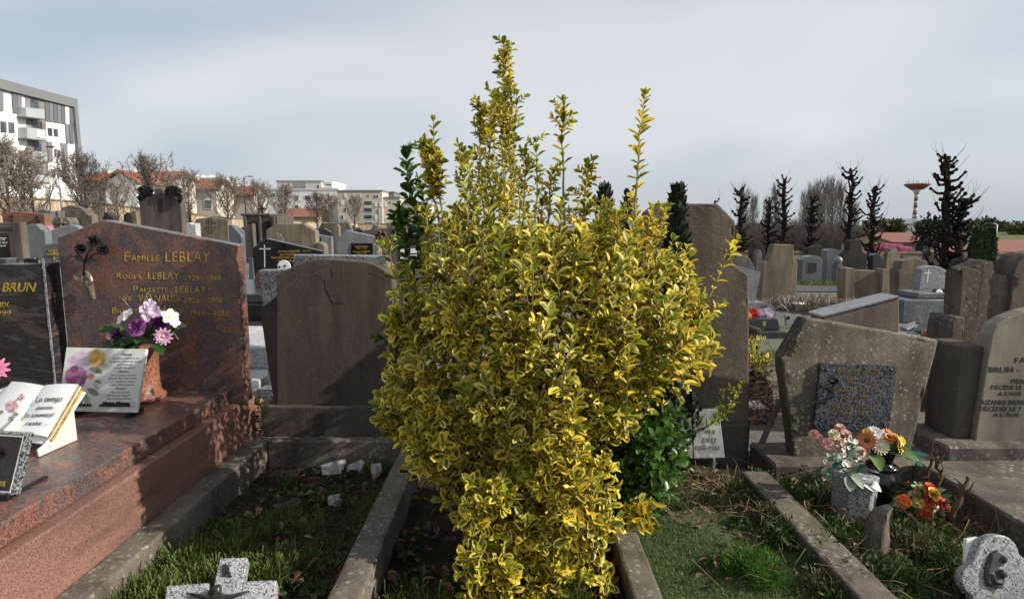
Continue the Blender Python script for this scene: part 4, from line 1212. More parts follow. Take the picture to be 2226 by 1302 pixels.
# two small pots on the stone behind the waved tomb
for px, mt, lb in ((17, 'granite_slate', 'small blue glazed pot behind the dark waved tomb'), (70, 'black_gloss', 'small black flower pot behind the dark waved tomb')):
    c = at(px, 571, 5.2)
    mb = MB(); mb.lathe(Vector((c.x, c.y, c.z - .06)), [(.045, 0), (.05, .0), (.062, .09), (.068, .095), (.066, .1), (.05, .1)], 14)
    o = mb.build('flower_pot', M[mt], None, smooth=True); tag(o, lb, 'pot')
mb = MB(); mb.box(-5.4, -4.0, 5.0, 5.5, -.03, at(17, 571, 5.2).z - .062); tag(mb.build('low_tomb', M['granite_far'], None, bevel=.01), 'low grey granite tomb block carrying two small pots, far left', 'tomb')

# tall dark stele with carved foliage
tt = thing('tall_stele', 'tall dark stone stele crowned by a cross and carved foliage, left background', 'gravestone', (at(350, 500, 16).x, 16, 0), GL)
TP2 = PY(16)
stl = stone('stele', [(301, 433), (325, 429), (335, 421), (335, 409), (352, 409), (352, 419), (361, 424), (378, 427), (393, 438)], TP2, .22, M['brown_stone'], tt, bevel=.02, ground=.1)
mb = MB(); mb.box(at(297, 500, 15.9).x, at(398, 500, 15.9).x, 15.9, 16.4, -.03, .2); mb.build('plinth', M['brown_stone'], tt, bevel=.02)
rel(stl, TP2, 'carved_slit', [(345, 459), (345, 433), (353, 433), (353, 459)], .01, M['dark_stone'])
rel(stl, TP2, 'carved_line', [(338.4, 459), (338.4, 431), (339.6, 431), (339.6, 459)], .01, M['conc_grey'])
for cx, cy in ((305, 412), (314, 409), (323, 412), (329, 417), (308, 421), (318, 420), (304, 430), (313, 428), (324, 423), (366, 411), (374, 409), (382, 411), (389, 416), (363, 418), (373, 419), (384, 423), (390, 428), (391, 436), (380, 418)):
    rose('carved_flower', at(cx, cy, 15.95), (random.uniform(-.4, .4), -1, .3), .085, [M['dark_stone']], stl, cx)
mb = MB()
for (x0, x1, ys0) in ((302, 332, 410), (360, 393, 410)):
    mb.box(at(x0, 450, 16.06).x, at(x1, 450, 16.06).x, 16.06, 16.16, 2.0, at(350, ys0 + 6, 16).z)
mb.build('carved_backing', M['dark_stone'], stl, bevel=.04)

t, pl = grave('cross_gravestone', 'concrete headstone engraved with a cross on a diamond, right of the tall dark stele', [(424, 477), (455, 472), (495, 478)], 20, M['conc_warm'], .3)
for q in ([(454, 505), (454, 473), (458, 473), (458, 505)],):
    pass
line_part(t, pl, 'engraved_cross', [[(453.5, 477), (453.5, 508)], [(459, 477), (459, 508)], [(446, 486), (453, 486)], [(459, 486), (469, 486)], [(446, 494.5), (453, 494.5)], [(459, 494.5), (469, 494.5)], [(446, 495), (453.5, 508)], [(469, 495), (459, 508)], [(453.5, 478), (446, 486)], [(459, 478), (469, 486)]], .03, M['engrave_brown'])
stone('side_block', [(494, 520), (494, 499), (504, 499)], PY(20.2), .3, M['conc_warm'], t, ground=0)
grave('grey_gravestone', 'small grey headstone with white broken top right of the tall dark stele', [(402, 494), (403, 487), (411, 484), (418, 489), (425, 485)], 19, M['granite_white'], .3)
grave('slanted_gravestone', 'blue-grey headstone with steeply slanted top, right of the diamond cross stone', [(496, 493), (497, 489), (504, 489), (525, 513)], 17, M['granite_slate'], .2)
grave('slanted_gravestone', 'second blue-grey slanted headstone behind the steep one', [(505, 492), (510, 490), (527, 503)], 22, M['granite_slate'], .2)
# small mausoleum
mm = thing('mausoleum', 'dark brown stone mausoleum with two black doors below the pear trees', 'mausoleum', (at(567, 500, 27).x, 28, 0))
xa, xb = at(530, 500, 27).x, at(604, 500, 27).x
zt = at(560, 464, 27).z
mb = MB(); mb.box(xa, xb, 27, 29, -.02, zt - .12); mb.build('wall', M['brown_stone'], mm, bevel=.02)
mb = MB(); mb.box(xa - .08, at(590, 500, 27).x, 26.92, 29.1, zt - .118, zt); mb.build('cornice', M['brown_stone'], mm, bevel=.03)
for q in ((543, 560), (570, 588)):
    mb = MB(); mb.box(at(q[0], 500, 26.98).x, at(q[1], 500, 26.98).x, 26.96, 26.998, .2, at(550, 482, 27).z); mb.build('door', M['black'], mm, bevel=.01)
for q in (533, 565, 595):
    mb = MB(); mb.box(at(q - 3, 500, 26.9).x, at(q + 3, 500, 26.9).x, 26.88, 26.997, 0, zt - .13); mb.build('pilaster', M['brown_stone'], mm, bevel=.02)
mb = MB(); c = at(565, 463, 27); mb.box(c.x - .05, c.x + .05, 27.2, 27.3, zt, zt + .32); mb.box(c.x - .16, c.x + .16, 27.19, 27.31, zt + .16, zt + .25); mb.build('roof_cross', M['dark_stone'], mm)

t, pl = grave('chamfered_gravestone', 'broad brown concrete headstone with chamfered corners behind the black granite one', [(578, 500), (601, 487), (660, 487), (686, 503)], 16, M['conc_warm'], .3)
stone('side_wing', [(686, 545), (686, 526), (699, 526), (707, 534)], PY(15.9), .3, M['conc_warm'], t, ground=0, bevel=.05)
# dead bleached stalks against it
ds = thing('dried_stalks', 'bleached dry stalks standing before the broad chamfered headstone', 'dried plant', tuple(at(612, 540, 14)))
for k in range(4):
    mb = MB(); x = 608 + k * 3
    mb.tube([at(612, 540, 14), at(x, 520, 14), at(x - 3 + random.uniform(-3, 3), 505 + k * 3, 14)], .008, 4); mb.build('stalk', M['bud'], ds)
# black granite tomb with gold lettering
bt, pl = grave('black_gravestone', 'black polished headstone with engraved cross and gold names, left background', [(551, 600), (547, 541), (576, 518), (699, 546)], 11.5, M['black'], .14, cat='tomb')
for s, x0, x1, y0, y1 in (('Jean-Pierre PELLETIER', 605, 652, 544, 548.5), ('1937-1997', 658, 676, 544, 547.5), ('Jean PELLETIER', 608, 646, 551, 555), ('Marie PELLETIER', 590, 630, 557.5, 562), ('née', 632, 638, 558, 562), ('Françoise PELLETIER', 604, 650, 565, 569)):
    ins(bt, s, pl, x0, x1, y0, y1, M['gold'], bold=.01)
line_part(bt, pl, 'engraved_cross', [[(575, 533), (575.6, 581)], [(564, 541), (588, 541)]], .02, M['engrave_white'])
xa, xb = at(500, 600, 11).x, at(690, 600, 11).x
mb = MB(); mb.box(xa, xb, 9.0, 11.4, .42, .55); mb.build('slab', M['charcoal'], bt, bevel=.01)
mb = MB(); mb.box(xa - .05, xb + .05, 8.75, 11.39, -.02, .419); mb.build('base_tier', M['black'], bt, bevel=.01)
mb = MB(); mb.box(xa - .2, xb + .1, 8.3, 8.748, -.02, .17); mb.build('step', M['charcoal'], bt, bevel=.01)
c = at(617, 580, 10.6)
dp = thing('round_plaque', 'small white round plaque with two black birds, on the black tomb', 'plaque', (c.x, c.y, .55))
mb = MB(); mb.lathe(c + Vector((0, .012, 0)), [(.115, -.012), (.12, 0), (.115, .012)], 28, (0, -1, 0)); mb.build('disc', M['ceramic'], dp, smooth=False)
DPp = PY(c.y - .0025)
mb = MB(); mb.box(c.x - .02, c.x + .02, c.y + .02, c.y + .04, .552, c.z - .05); mb.build('prop', M['iron'], dp)
for (x, y) in ((618, 578), (606, 580)):
    mb = MB()
    for q in (((x - 4, y), (x + 4, y - 1), (x + 5, y + 1), (x - 3, y + 1.5)), ((x, y - 2), (x + 2, y - 3), (x + 3, y + 2), (x + 1, y + 4))):
        mb.prism([DPp.hit(*p) for p in q], (0, -.002, 0))
    mb.build('bird', M['ink'], dp)
mb = MB()
c = at(573, 590, 9.9)
pts = [Vector((c.x + .15 * math.cos(a), 9.9, c.z - .10 + .15 * math.sin(a))) for a in lin(0, math.pi, 10)]
mb.prism([Vector((pts[0].x, 9.9, .551))] + pts + [Vector((pts[-1].x, 9.9, .551))], (0, .04, 0))
tag(mb.build('rounded_plaque', M['granite_red'], None, bevel=.004), 'pinkish rounded plaque standing on the black tomb', 'plaque')
c = at(548, 575, 9.6)
mb = MB(); mb.prism([at(541, 607, 9.6), at(541, 560, 9.75), at(548, 560, 9.75), at(553, 607, 9.6)], (0, .03, 0))
tag(mb.build('slab_plaque', M['charcoal'], None, bevel=.004), 'narrow dark plaque on the black tomb, beside the red-brown headstone', 'plaque')

grave('dark_gravestone', 'dark pointed headstone behind the small grey plaque stone, centre left', [(687, 500), (704, 496), (722, 507)], 25, M['charcoal'], .2)
t, pl = grave('grey_gravestone', 'pale grey leaning headstone with small black plaque, centre left', [(687, 509), (721, 515)], 18.5, M['granite_far'], .15)
rel(t, pl, 'black_plaque', [(688, 526), (688, 517), (698, 517), (698, 526)], .01, M['black'])
grave('obelisk', 'slim stone obelisk between grey headstones, centre left', [(726, 494), (728, 489), (732, 487), (735, 489), (737, 494)], 21, M['conc_warm'], .2)
t, pl = grave('grey_gravestone', 'light grey granite headstone with black plaque and orange lettering', [(732, 548), (731, 520), (752, 500), (816, 514), (826, 545)], 13, M['granite_blue'], .14)
bp_ = rel(t, pl, 'black_plaque', [(763, 553), (763, 528.5), (810, 529), (810, 553)], .015, M['black'])
for s, x0, x1, y0, y1 in (('Noël DONDIEU', 772, 800, 534, 538), ('1902 - 1973', 776, 797, 539.2, 541.8), ('Monique DONDIEU', 768, 805, 545, 549), ('1922 - 1989', 776, 797, 550, 552.5)):
    ins(bp_, s, pl, x0, x1, y0, y1, M['gold'], lift=.0165, bold=.01)
# speckled grey granite monument straight behind the brown headstone
lw = thing('grey_monument', 'speckled grey granite monument with low wing, straight behind the shaded brown headstone', 'gravestone', (at(720, 560, 5.4).x, 5.5, 0))
stone('centre_stone', [(637, 640), (637, 554), (842, 557), (842, 640)], PY(5.4), .16, M['granite_mid'], lw, bevel=.008, ground=.1)
stone('side_wing', [(575, 700), (562, 588), (632, 586), (632, 700)], PY(5.35), .16, M['granite_mid'], lw, bevel=.008, ground=.1)
mb = MB(); mb.box(at(555, 600, 5.3).x, at(860, 600, 5.3).x, 5.25, 5.65, -.03, .12); mb.build('plinth', M['granite_mid'], lw, bevel=.008)
# white granite tomb glimpsed between the headstones
wt = thing('white_tomb', 'white granite tomb slab glimpsed between the red-brown and brown headstones', 'tomb', (-2.9, 6.2, 0))
mb = MB(); mb.box(-3.5, -2.45, 5.75, 7.0, .18, .40); mb.build('slab', M['granite_white'], wt, bevel=.012)
mb = MB(); mb.box(-3.6, -2.35, 5.35, 7.1, -.03, .178); mb.build('base_tier', M['granite_white'], wt, bevel=.012)

t, pl = grave('brown_gravestone', 'wide brown headstone with rounded top, behind the shrub at left', [(786, 505), (792, 500), (820, 498), (852, 494), (866, 499), (872, 506)], 19, M['brown_stone'], .25)
t, pl = grave('carved_gravestone', 'stone headstone with carved frieze and a black and white name plaque behind shrub', [(856, 508), (862, 503), (914, 504), (926, 511)], 11.5, M['conc'], .22)
rel(t, pl, 'carved_frieze', [(860, 526), (860, 507), (916, 508), (916, 526)], .03, M['conc_grey'])
for k in range(12):
    rose('carved_flower', pl.hit(864 + k * 4.4, 515 + 4 * (k % 2)) + pl.n * .035, pl.n, .05, [M['conc_grey']], t, k)
bp_ = rel(t, pl, 'black_plaque', [(868, 582), (868, 538), (907, 538), (907, 582)], .012, M['black'])
rel(bp_, pl, 'white_label', [(870, 551), (870, 540), (906, 540), (906, 551)], .014, M['ceramic'])
rel(bp_, pl, 'white_label', [(870, 563), (870, 553.5), (906, 553.5), (906, 563)], .014, M['ceramic'])
ins(bp_, 'SAUVETERRE', pl, 872, 904, 555, 558, M['ink'], lift=.0155)
ins(bp_, '1900 - 1985', pl, 878, 899, 559, 562, M['ink'], lift=.0155)
# dried hydrangea
dh_ = thing('dried_hydrangea', 'brown withered hydrangea behind the light grey granite headstone', 'dried plant', tuple(at(828, 560, 9)))
mb = MB(); mb.tube([at(829, 560, 9), at(829, 525, 9), at(826, 505, 9)], .012, 5); mb.build('stem', M['bud'], dh_)
for k in range(22):
    c = at(827 + random.gauss(0, 7), 508 + random.gauss(0, 6), 9 + random.uniform(-.06, .06))
    bigleaf('withered_leaf', c, (random.uniform(-1, 1), random.uniform(-1, .5), random.uniform(-1, .3)), (0, 0, 1), .09, .03, M['leaf_dead'] if k % 3 else M['dry_brown'], dh_, .5)

# generic far rows (nothing tells them apart)
FARMATS = ['conc_grey', 'conc_warm', 'granite_far', 'brown_stone', 'dark_stone', 'granite_slate', 'conc']
def far_mesh(kind, mat, w, h):
    mb = MB()
    if kind == 0: o = [(-w, 0), (-w, h * .85), (-w * .7, h), (w * .7, h), (w, h * .85), (w, 0)]
    elif kind == 1: o = [(-w, 0), (-w, h * .8), (-w * .5, h * .95), (0, h), (w * .5, h * .95), (w, h * .8), (w, 0)]
    elif kind == 2: o = [(-w, 0), (-w, h * .7), (-w * .35, h * .7), (-w * .35, h), (w * .35, h), (w * .35, h * .7), (w, h * .7), (w, 0)]
    elif kind == 3: o = [(-w, 0), (-w, h), (w, h * .8), (w, 0)]
    else: o = [(-w * .2, 0), (-w * .2, h * .6), (-w * .7, h * .6), (-w * .7, h * .8), (-w * .2, h * .8), (-w * .2, h * 1.1), (w * .2, h * 1.1), (w * .2, h * .8), (w * .7, h * .8), (w * .7, h * .6), (w * .2, h * .6), (w * .2, 0)]
    mb.prism([(x, 0, z) for x, z in o], (0, .25, 0))
    mb.box(-w * 1.1, w * 1.1, -1.7, .3, -.9, .32)
    o = mb.build('far_gravestone', M[mat], None, bevel=.02, origin=(0, 0, 0))
    return o
protos = []
for i in range(12):
    o = far_mesh(i % 5, FARMATS[i % 7], random.uniform(.4, .6), random.uniform(1.2, 1.75))
    protos.append(o)
far_used = set()
def far_place(i, x, y, rz, lab, grp, s=1.0):
    p = protos[i]
    if i in far_used:
        o = p.copy(); COL.objects.link(o)
    else:
        o = p; far_used.add(i)
    o.location = (x, y, g(x, y) + .02)
    o.rotation_euler = (0, 0, rz)
    o.scale = (s, 1, s)
    tag(o, lab, 'gravestone', grp)
rr = random.Random(11)
for row, Y in enumerate((24, 29, 34, 40, 47, 55, 64, 75)):
    x = -25.0 + rr.uniform(0, 2)
    while x < -1.0:
        px = CX + F * x / Y
        if 40 < px < 940 and not (295 < px < 405 and Y < 40):
            far_place(rr.randrange(12) if Y > 34 else rr.choice([0, 1, 3, 5, 6, 8, 10, 11]), x, Y + rr.uniform(-.6, .6), rr.uniform(-.12, .12) + (math.pi if rr.random() < .2 else 0), 'small weathered headstone in the crowded far rows before the pale cemetery wall', 'far headstones on the left')
        x += rr.uniform(1.5, 4.2)
for row, Y in enumerate((26, 30, 34, 38, 42, 45)):
    x = 9.0 * Y / 26 + rr.uniform(0, 1.5)
    while x < Y * .86:
        far_place(rr.choice([1, 3, 4, 11, 10]), x, Y + rr.uniform(-.5, .5), rr.uniform(-.15, .15), 'small shaded headstone in the far rows beyond the lane under the pollard trees', 'far headstones on the right', rr.uniform(.55, .8))
        x += rr.uniform(2.2, 4.4)

for i, p in enumerate(protos):
    if i not in far_used: bpy.data.objects.remove(p)
# ================================================================== rows of graves behind, right
GRt = 'headstones by the lane'
grave('pale_gravestone', 'pale grey leaning headstone just right of the tall pitted one', [(1592, 650), (1590, 574), (1654, 592), (1641, 655)], 11.0, M['granite_far'], .2, group=GRt)
grave('rounded_gravestone', 'brown round-topped headstone behind the pale leaning one', [(1590, 570), (1604, 556), (1618, 556), (1630, 562), (1640, 582)], 13.2, M['conc_grey'], .25, group=GRt)
grave('shouldered_gravestone', 'tall brown concrete headstone with square shoulders beside the lane', [(1652, 656), (1660, 571), (1672, 566), (1682, 531), (1725, 532), (1726, 564), (1734, 571), (1729, 656)], 11.9, M['conc_warm'], .22, group=GRt, base=False)
t, pl = grave('pillared_gravestone', 'brown headstone between two square posts, beside the lane', [(1854, 660), (1854, 590), (1864, 587), (1902, 588), (1918, 602), (1918, 660)], 11.5, M['conc_warm'], .16, group=GRt, base=False)
stone('post', [(1836, 668), (1839, 583), (1858, 583), (1856, 668)], PY(11.4), .3, M['conc_warm'], t, ground=g(7, 11.4))
stone('post', [(1916, 660), (1919, 585), (1935, 586), (1932, 660)], PY(11.4), .3, M['conc_warm'], t, ground=g(7, 11.4))
grave('tall_gravestone', 'brown concrete headstone with low gabled top and side post, right of the pillared one', [(1951, 690), (1953, 586), (1958, 586), (1962, 568), (1990, 560), (2016, 568), (2012, 690)], 10.2, M['conc'], .25, group=GRt, base=False)
t, pl = grave('granite_gravestone', 'light grey granite headstone with white engraved cross and wavy top, right', [(1993, 660), (2003, 584), (2012, 580), (2030, 578), (2043, 580), (2058, 588), (2075, 592), (2110, 600), (2110, 660)], 8.2, M['granite_blue'], .13, yaw=4, group=GRt, base=False, cat='tomb')
line_part(t, pl, 'engraved_cross', [[(2018.5, 586), (2016, 615)], [(2010, 593), (2025, 593.5)]], .012, M['engrave_white'])
ins(t, 'EN FAMILLE', pl, 2042, 2068, 600, 604, M['engrave_white'])
for z0, z1, y0, y1, x0, x1, nm in ((.30, .62, 7.75, 8.3, 5.2, 7.4, 'base'), (.62, .70, 7.85, 8.3, 5.45, 7.4, 'ledge'), (-.05, .30, 6.2, 7.74, 4.6, 7.4, 'slab')):
    mb = MB(); mb.box(x0, x1, y0, y1, z0 if z0 != .62 else .622, z1); mb.build(nm, M['granite_slate'] if nm != 'slab' else M['granite_far'], t, bevel=.012)
pb2 = onz(2045, 655, .705)
pk = PL3((pb2.x, 7.95, .71), 0, 12)
sp_ = thing('portrait_book', 'small black book plaque with oval portrait on the granite tomb, right', 'plaque', (pb2.x, 7.95, .7))
stone('page', [(2031, 654), (2028, 628), (2050, 628), (2053, 655)], pk, .02, M['black'], sp_, bevel=.003)
stone('page', [(2054, 655), (2051, 628), (2072, 628), (2074, 655)], pk, .02, M['black'], sp_, bevel=.003)
mb = MB(); c = pk.hit(2041.5, 636) + pk.n * .002; mb.lathe(c, [(.045, 0), (.045, .004), (.035, .006)], 20, pk.n); po = mb.build('portrait_medallion', M['ceramic'], sp_)
mb = MB(); mb.lathe(c + pk.n * .006, [(.018, 0), (.018, .002)], 12, pk.n); mb.build('portrait', FL['salmon'], sp_)
# fallen plaques and red pot lamp on its slab
for i, (pp, z, lb) in enumerate((([(1958, 712), (1990, 702), (1986, 714), (1972, 720)], .30, 'fallen grey plaque lying flat on the right granite tomb'), ([(1988, 722), (1998, 707), (2016, 706), (2024, 722)], .32, 'dark rounded book plaque lying on the right granite tomb'))):
    w = [onz(x, y, z + .01) for x, y in pp]
    mb = MB(); mb.prism(w, (0, 0, .03)); tag(mb.build('fallen_plaque', M['granite_far' if i == 0 else 'charcoal'], None, bevel=.006), lb, 'plaque')
c = at(2019, 722, 6.3)
rl = thing('red_lamp', 'small red glass grave lamp among yellow-green leaves, right', 'lamp', (c.x, 6.3, .30))
m = Mat('red_glass', .1, .6); m.color((.25, .008, .012)); M['redglass'] = m.m
mb = MB(); mb.lathe((c.x, 6.3, .302), [(.05, 0), (.06, .05), (.075, .11), (.06, .16), (.03, .17)], 14); mb.build('glass', M['redglass'], rl, smooth=True)
for k in range(9):
    a = k / 9 * 6.283
    bigleaf('leaf', (c.x, 6.28, .33), (math.cos(a), math.sin(a) * .7 - .3, .15), (0, 0, 1), .16, .04, FL['leaf2'], rl)

# wedge of pebbledash concrete behind the mossy stone
wg = thing('wedge_gravestone', 'pebbledash concrete slab with slanting smooth top edge behind the mossy stone', 'gravestone', (3.0, 4.9, 0))
stone('stele', [(1790, 800), (1790, 690), (1955, 645), (1958, 800)], PY(4.85), .22, M['pebble'], wg, bevel=.012, ground=0)
w = pts_on(PY(4.84), [(1787, 692), (1787, 686), (1956, 643), (1957, 648)])
mb = MB(); mb.prism(w, (0, .245, 0)); mb.build('coping', M['granite_far'], wg, bevel=.006)

# black granite tomb with flowers, right of the tall pitted stone
kt = thing('black_tomb', 'low black granite tomb with artificial flowers right of the tall pitted headstone', 'tomb', (3.2, 9, 0))
za = onz(1690, 735, g(4, 8.4) + .02)
mb = MB(); mb.box(2.2, onz(1703, 733, 0).x, 8.25, 10.6, -.05, .095); mb.build('base_tier', M['charcoal'], kt, bevel=.01)
w = [Vector((2.3, 8.45, .16)), Vector((at(1697, 700, 8.45).x, 8.45, .16)), Vector((at(1690, 700, 8.55).x, 8.58, .42)), Vector((2.3, 8.58, .42))]
mb = MB(); mb.prism([(2.3, 8.42, .097), (2.3, 10.4, .097), (2.3, 10.4, .24), (2.3, 8.50, .24)], (at(1695, 700, 8.45).x - 2.3, 0, 0)); mb.build('slab', M['black'], kt, bevel=.012)
def carn(name, lab, px, py, Y, col, n, r):
    t = thing(name, lab, 'flowers', tuple(at(px, py + 14, Y)))
    for k in range(n):
        a = k / n * 6.283
        c = at(px + math.cos(a) * (10 if n > 4 else 6), py + math.sin(a) * 6, Y + random.uniform(-.05, .05))
        daisy('bloom', c, (random.uniform(-.5, .5), -1, .6), r, col, col, t, 12, 3)
    mb = MB(); mb.tube([at(px, py + 14, Y), at(px, py, Y)], .012, 5); mb.build('stem', FL['leaf'], t)
carn('red_flowers', 'bunch of red artificial carnations on the low black tomb', 1640, 683, 8.9, FL['red'], 7, .06)
carn('lilac_flowers', 'lilac artificial blooms beside the red carnations on the black tomb', 1665, 682, 8.9, FL['lilac'], 5, .06)
carn('orange_flower', 'orange bloom half hidden by the tall pitted headstone', 1622, 685, 8.8, FL['orange'], 3, .05)
bpz = PY(9.6, 0, 0, 10)
cp_ = thing('curved_plaque', 'blue-grey curved plaque standing behind the red and lilac flowers', 'plaque', tuple(at(1665, 695, 9.6)))
stone('panel', [(1645, 700), (1646, 664), (1652, 658), (1664, 659), (1676, 663), (1686, 672), (1687, 682), (1684, 700)], bpz, .03, M['granite_slate'], cp_, bevel=.006)
ins(cp_, 'ACCA', bpz, 1654, 1668, 664, 669, M['engrave_dark'], bold=.02)
mb = MB(); pl_ = PY(8.9, 0, 0, 14); stp = stone
gpq = thing('grey_plaque', 'weathered grey rectangular plaque leaning beside the low black tomb', 'plaque', tuple(onz(1725, 708, .03)))
pl_ = PL3(onz(1725, 708, .04), 0, 16)
stone('panel', [(1708, 707), (1706, 683), (1742, 683), (1741, 707)], pl_, .03, M['granite_blue'], gpq, bevel=.006)
rose('emblem', pl_.hit(1713, 691) + pl_.n * .01, pl_.n, .03, [M['bronze']], gpq)
# stump-like bark log poking out
mb = MB(); mb.tube([at(1600, 715, 7.2), at(1632, 716, 7.1), at(1651, 719, 7.0)], [.05, .05, .035], 9); tag(mb.build('bark_log', M['bark'], None, smooth=True), 'rusty brown log lying before the low black tomb', 'log')
# planter with white pot rim, grey kerb line
mb = MB(); c = onz(1735, 672, .05); mb.lathe((c.x, c.y, g(c.x, c.y)), [(.05, 0), (.075, .14), (.10, .15), (.10, .17), (.085, .17)], 16); tag(mb.build('white_pot', M['white_paint'], None, smooth=True), 'small white pot at the foot of the square-shouldered headstone', 'pot')
mb = MB(); a, b = onz(1775, 668, .15), onz(1835, 667, .15); mb.box(a.x, b.x + .6, a.y, a.y + .12, -.2, .15); tag(mb.build('concrete_border', M['conc_pale'], None, bevel=.01), 'pale lattice concrete border before the pillared headstone', 'border')

# dark stones beyond the lane
GD = 'dark headstones beyond the lane'
t, pl = grave('niche_gravestone', 'grey headstone with dark square niche beyond the lane', [(1741, 612), (1745, 565), (1752, 558), (1770, 556), (1783, 559), (1788, 568), (1786, 612)], 18.5, M['granite_slate'], .4, group=GD, base=False)
rel(t, pl, 'niche', [(1758, 592), (1759, 571), (1776, 571), (1775, 592)], .02, M['engrave_dark'])
grave('dark_gravestone', 'dark pointed headstone behind the niche stone beyond the lane', [(1754, 560), (1758, 541), (1778, 532), (1788, 538), (1792, 560)], 21, M['dark_stone'], .3, group=GD)
t, pl = grave('grey_gravestone', 'dark grey slab with a stone ball beside it, beyond the lane', [(1794, 605), (1797, 545), (1806, 541), (1822, 543), (1819, 605)], 19.0, M['granite_slate'], .35, group=GD, base=False)
mb = MB(); mb.ball(at(1822, 566, 18.6), .13, 14, 9); mb.build('stone_ball', M['granite_far'], t, smooth=True)
mb = MB(); c = at(1822, 572, 18.6); mb.box(c.x - .1, c.x + .1, 18.5, 18.8, g(10, 18.6) - .02, c.z - .02); mb.build('ball_post', M['granite_slate'], t, bevel=.02)
grave('stepped_gravestone', 'tall dark stepped headstone beyond the lane, before the pollard trees', [(1828, 600), (1833, 556), (1846, 544), (1848, 526), (1855, 521), (1868, 521), (1873, 529), (1873, 545), (1885, 553), (1883, 600)], 19.5, M['dark_stone'], .35, group=GD, base=False)
grave('dark_cross_stone', 'dark headstone with clover-shaped top behind the square-shouldered one', [(1634, 560), (1634, 545), (1642, 540), (1642, 530), (1650, 525), (1658, 530), (1658, 540), (1664, 545), (1664, 560)], 20, M['dark_stone'], .3, group=GD)
grave('small_gravestone', 'small pale headstone standing before the clover-topped one', [(1643, 570), (1644, 549), (1650, 543), (1656, 549), (1656, 570)], 18.6, M['conc_grey'], .2, group=GD)
t, pl = grave('red_gravestone', 'dark red granite headstone glimpsed behind the crumbled monument', [(2168, 590), (2168, 576), (2196, 584), (2198, 592)], 12, M['granite_red'], .2, group=GD)
grave('dark_gravestone', 'dark rounded headstone left of the cypress columns', [(2075, 580), (2078, 567), (2090, 561), (2100, 566), (2104, 580)], 22, M['dark_stone'], .3, group=GD)
grave('charcoal_gravestone', 'charcoal headstone with low shoulders left of the gabled brown one', [(1897, 585), (1898, 556), (1905, 551), (1912, 553), (1922, 565), (1924, 585)], 19, M['charcoal'], .3, group=GD)
# old pipe-like ridge stones and rubble by the lane
# ================================================================== walls, buildings
M['wall_cream'] = concrete('cream_render_wall', (0.52, 0.42, 0.29), 0.8, 1.12, pit=0.0, sc=.2, bump=.1)
M['wall_brown'] = concrete('brown_wall', (0.26, 0.20, 0.15), 0.8, 1.15, pit=0.0, sc=.3, bump=.1)
M['bwhite'] = plain('white_facade', (0.74, 0.74, 0.73), .8, vary=.05, sc=.4)
M['bcream'] = plain('cream_facade', (0.52, 0.47, 0.41), .8, vary=.06, sc=.3)
M['bgrey'] = plain('grey_cladding', (0.16, 0.168, 0.175), .6, vary=.08, sc=.5)
M['bgrey2'] = plain('dark_grey_cladding', (0.115, 0.12, 0.125), .6, vary=.08, sc=.5)
M['bbeige'] = plain('beige_facade', (0.40, 0.37, 0.34), .8, vary=.06, sc=.3)
def pane_mat():
    m = Mat('window_pane', .08, .6)
    m.color(m.ramp(m.noise(.6, 3), [(.35, (.02, .024, .03)), (.65, (.09, .11, .13))]))
    return m.m
M['pane'] = pane_mat()
M['rail'] = plain('frosted_rail', (0.34, 0.38, 0.38), .3, vary=.06)
M['blind'] = plain('white_blind', (0.66, 0.66, 0.66), .7, vary=.04)
M['recess'] = plain('recess_shadow_wall', (0.20, 0.19, 0.185), .8)
def tile_mat(name, c):
    m = Mat(name, .85, .2)
    wv = m.n.new('ShaderNodeTexWave'); wv.inputs['Scale'].default_value = 3.2; wv.inputs['Distortion'].default_value = .6
    m.l.new(m.co(), wv.inputs['Vector'])
    col = m.ramp(m.noise(3, 6, .7), [(.3, tuple(x * .6 for x in c)), (.7, tuple(x * 1.25 for x in c))])
    m.color(m.mix(1, col, m.ramp(wv.outputs['Fac'], [(.2, .7), (.6, 1.05)]), 'MULTIPLY'))
    return m.m
M['tile'] = tile_mat('red_roof_tiles', (0.27, 0.105, 0.07))
M['tile_dull'] = tile_mat('dull_red_roof', (0.27, 0.12, 0.095))

def win(parent, pl, pts, frame=M['bwhite'], blind=None, proud=.05, wname='window', split=1):
    """window: frame proud of the facade, pane set in it"""
    w = pts_on(Pl(pl.p + pl.n * proud, pl.n), pts)
    mb = MB(); mb.prism(w, -pl.n * (proud + .05))
    f = mb.build(wname, frame, parent)
    c = sum(w, Vector((0, 0, 0))) / 4
    for k in range(split):
        l = [w[0].lerp(w[3], (k + .06 * (1 if k else 1)) / split), w[1].lerp(w[2], (k + .06) / split), w[1].lerp(w[2], (k + .94) / split), w[0].lerp(w[3], (k + .94) / split)]
        cc = sum(l, Vector((0, 0, 0))) / 4
        q = [cc + (p - cc) * .88 + pl.n * .003 for p in l]
        mb = MB(); mb.prism(q, pl.n * .02); mb.build('pane', M['pane'], f)
        if blind:
            bq_ = [q[0].lerp(q[1], 1 - blind), q[1], q[2], q[3].lerp(q[2], 1 - blind)]
            mb = MB(); mb.prism([p + pl.n * .022 for p in bq_], pl.n * .01); mb.build('blind', M['blind'], f)
    return f
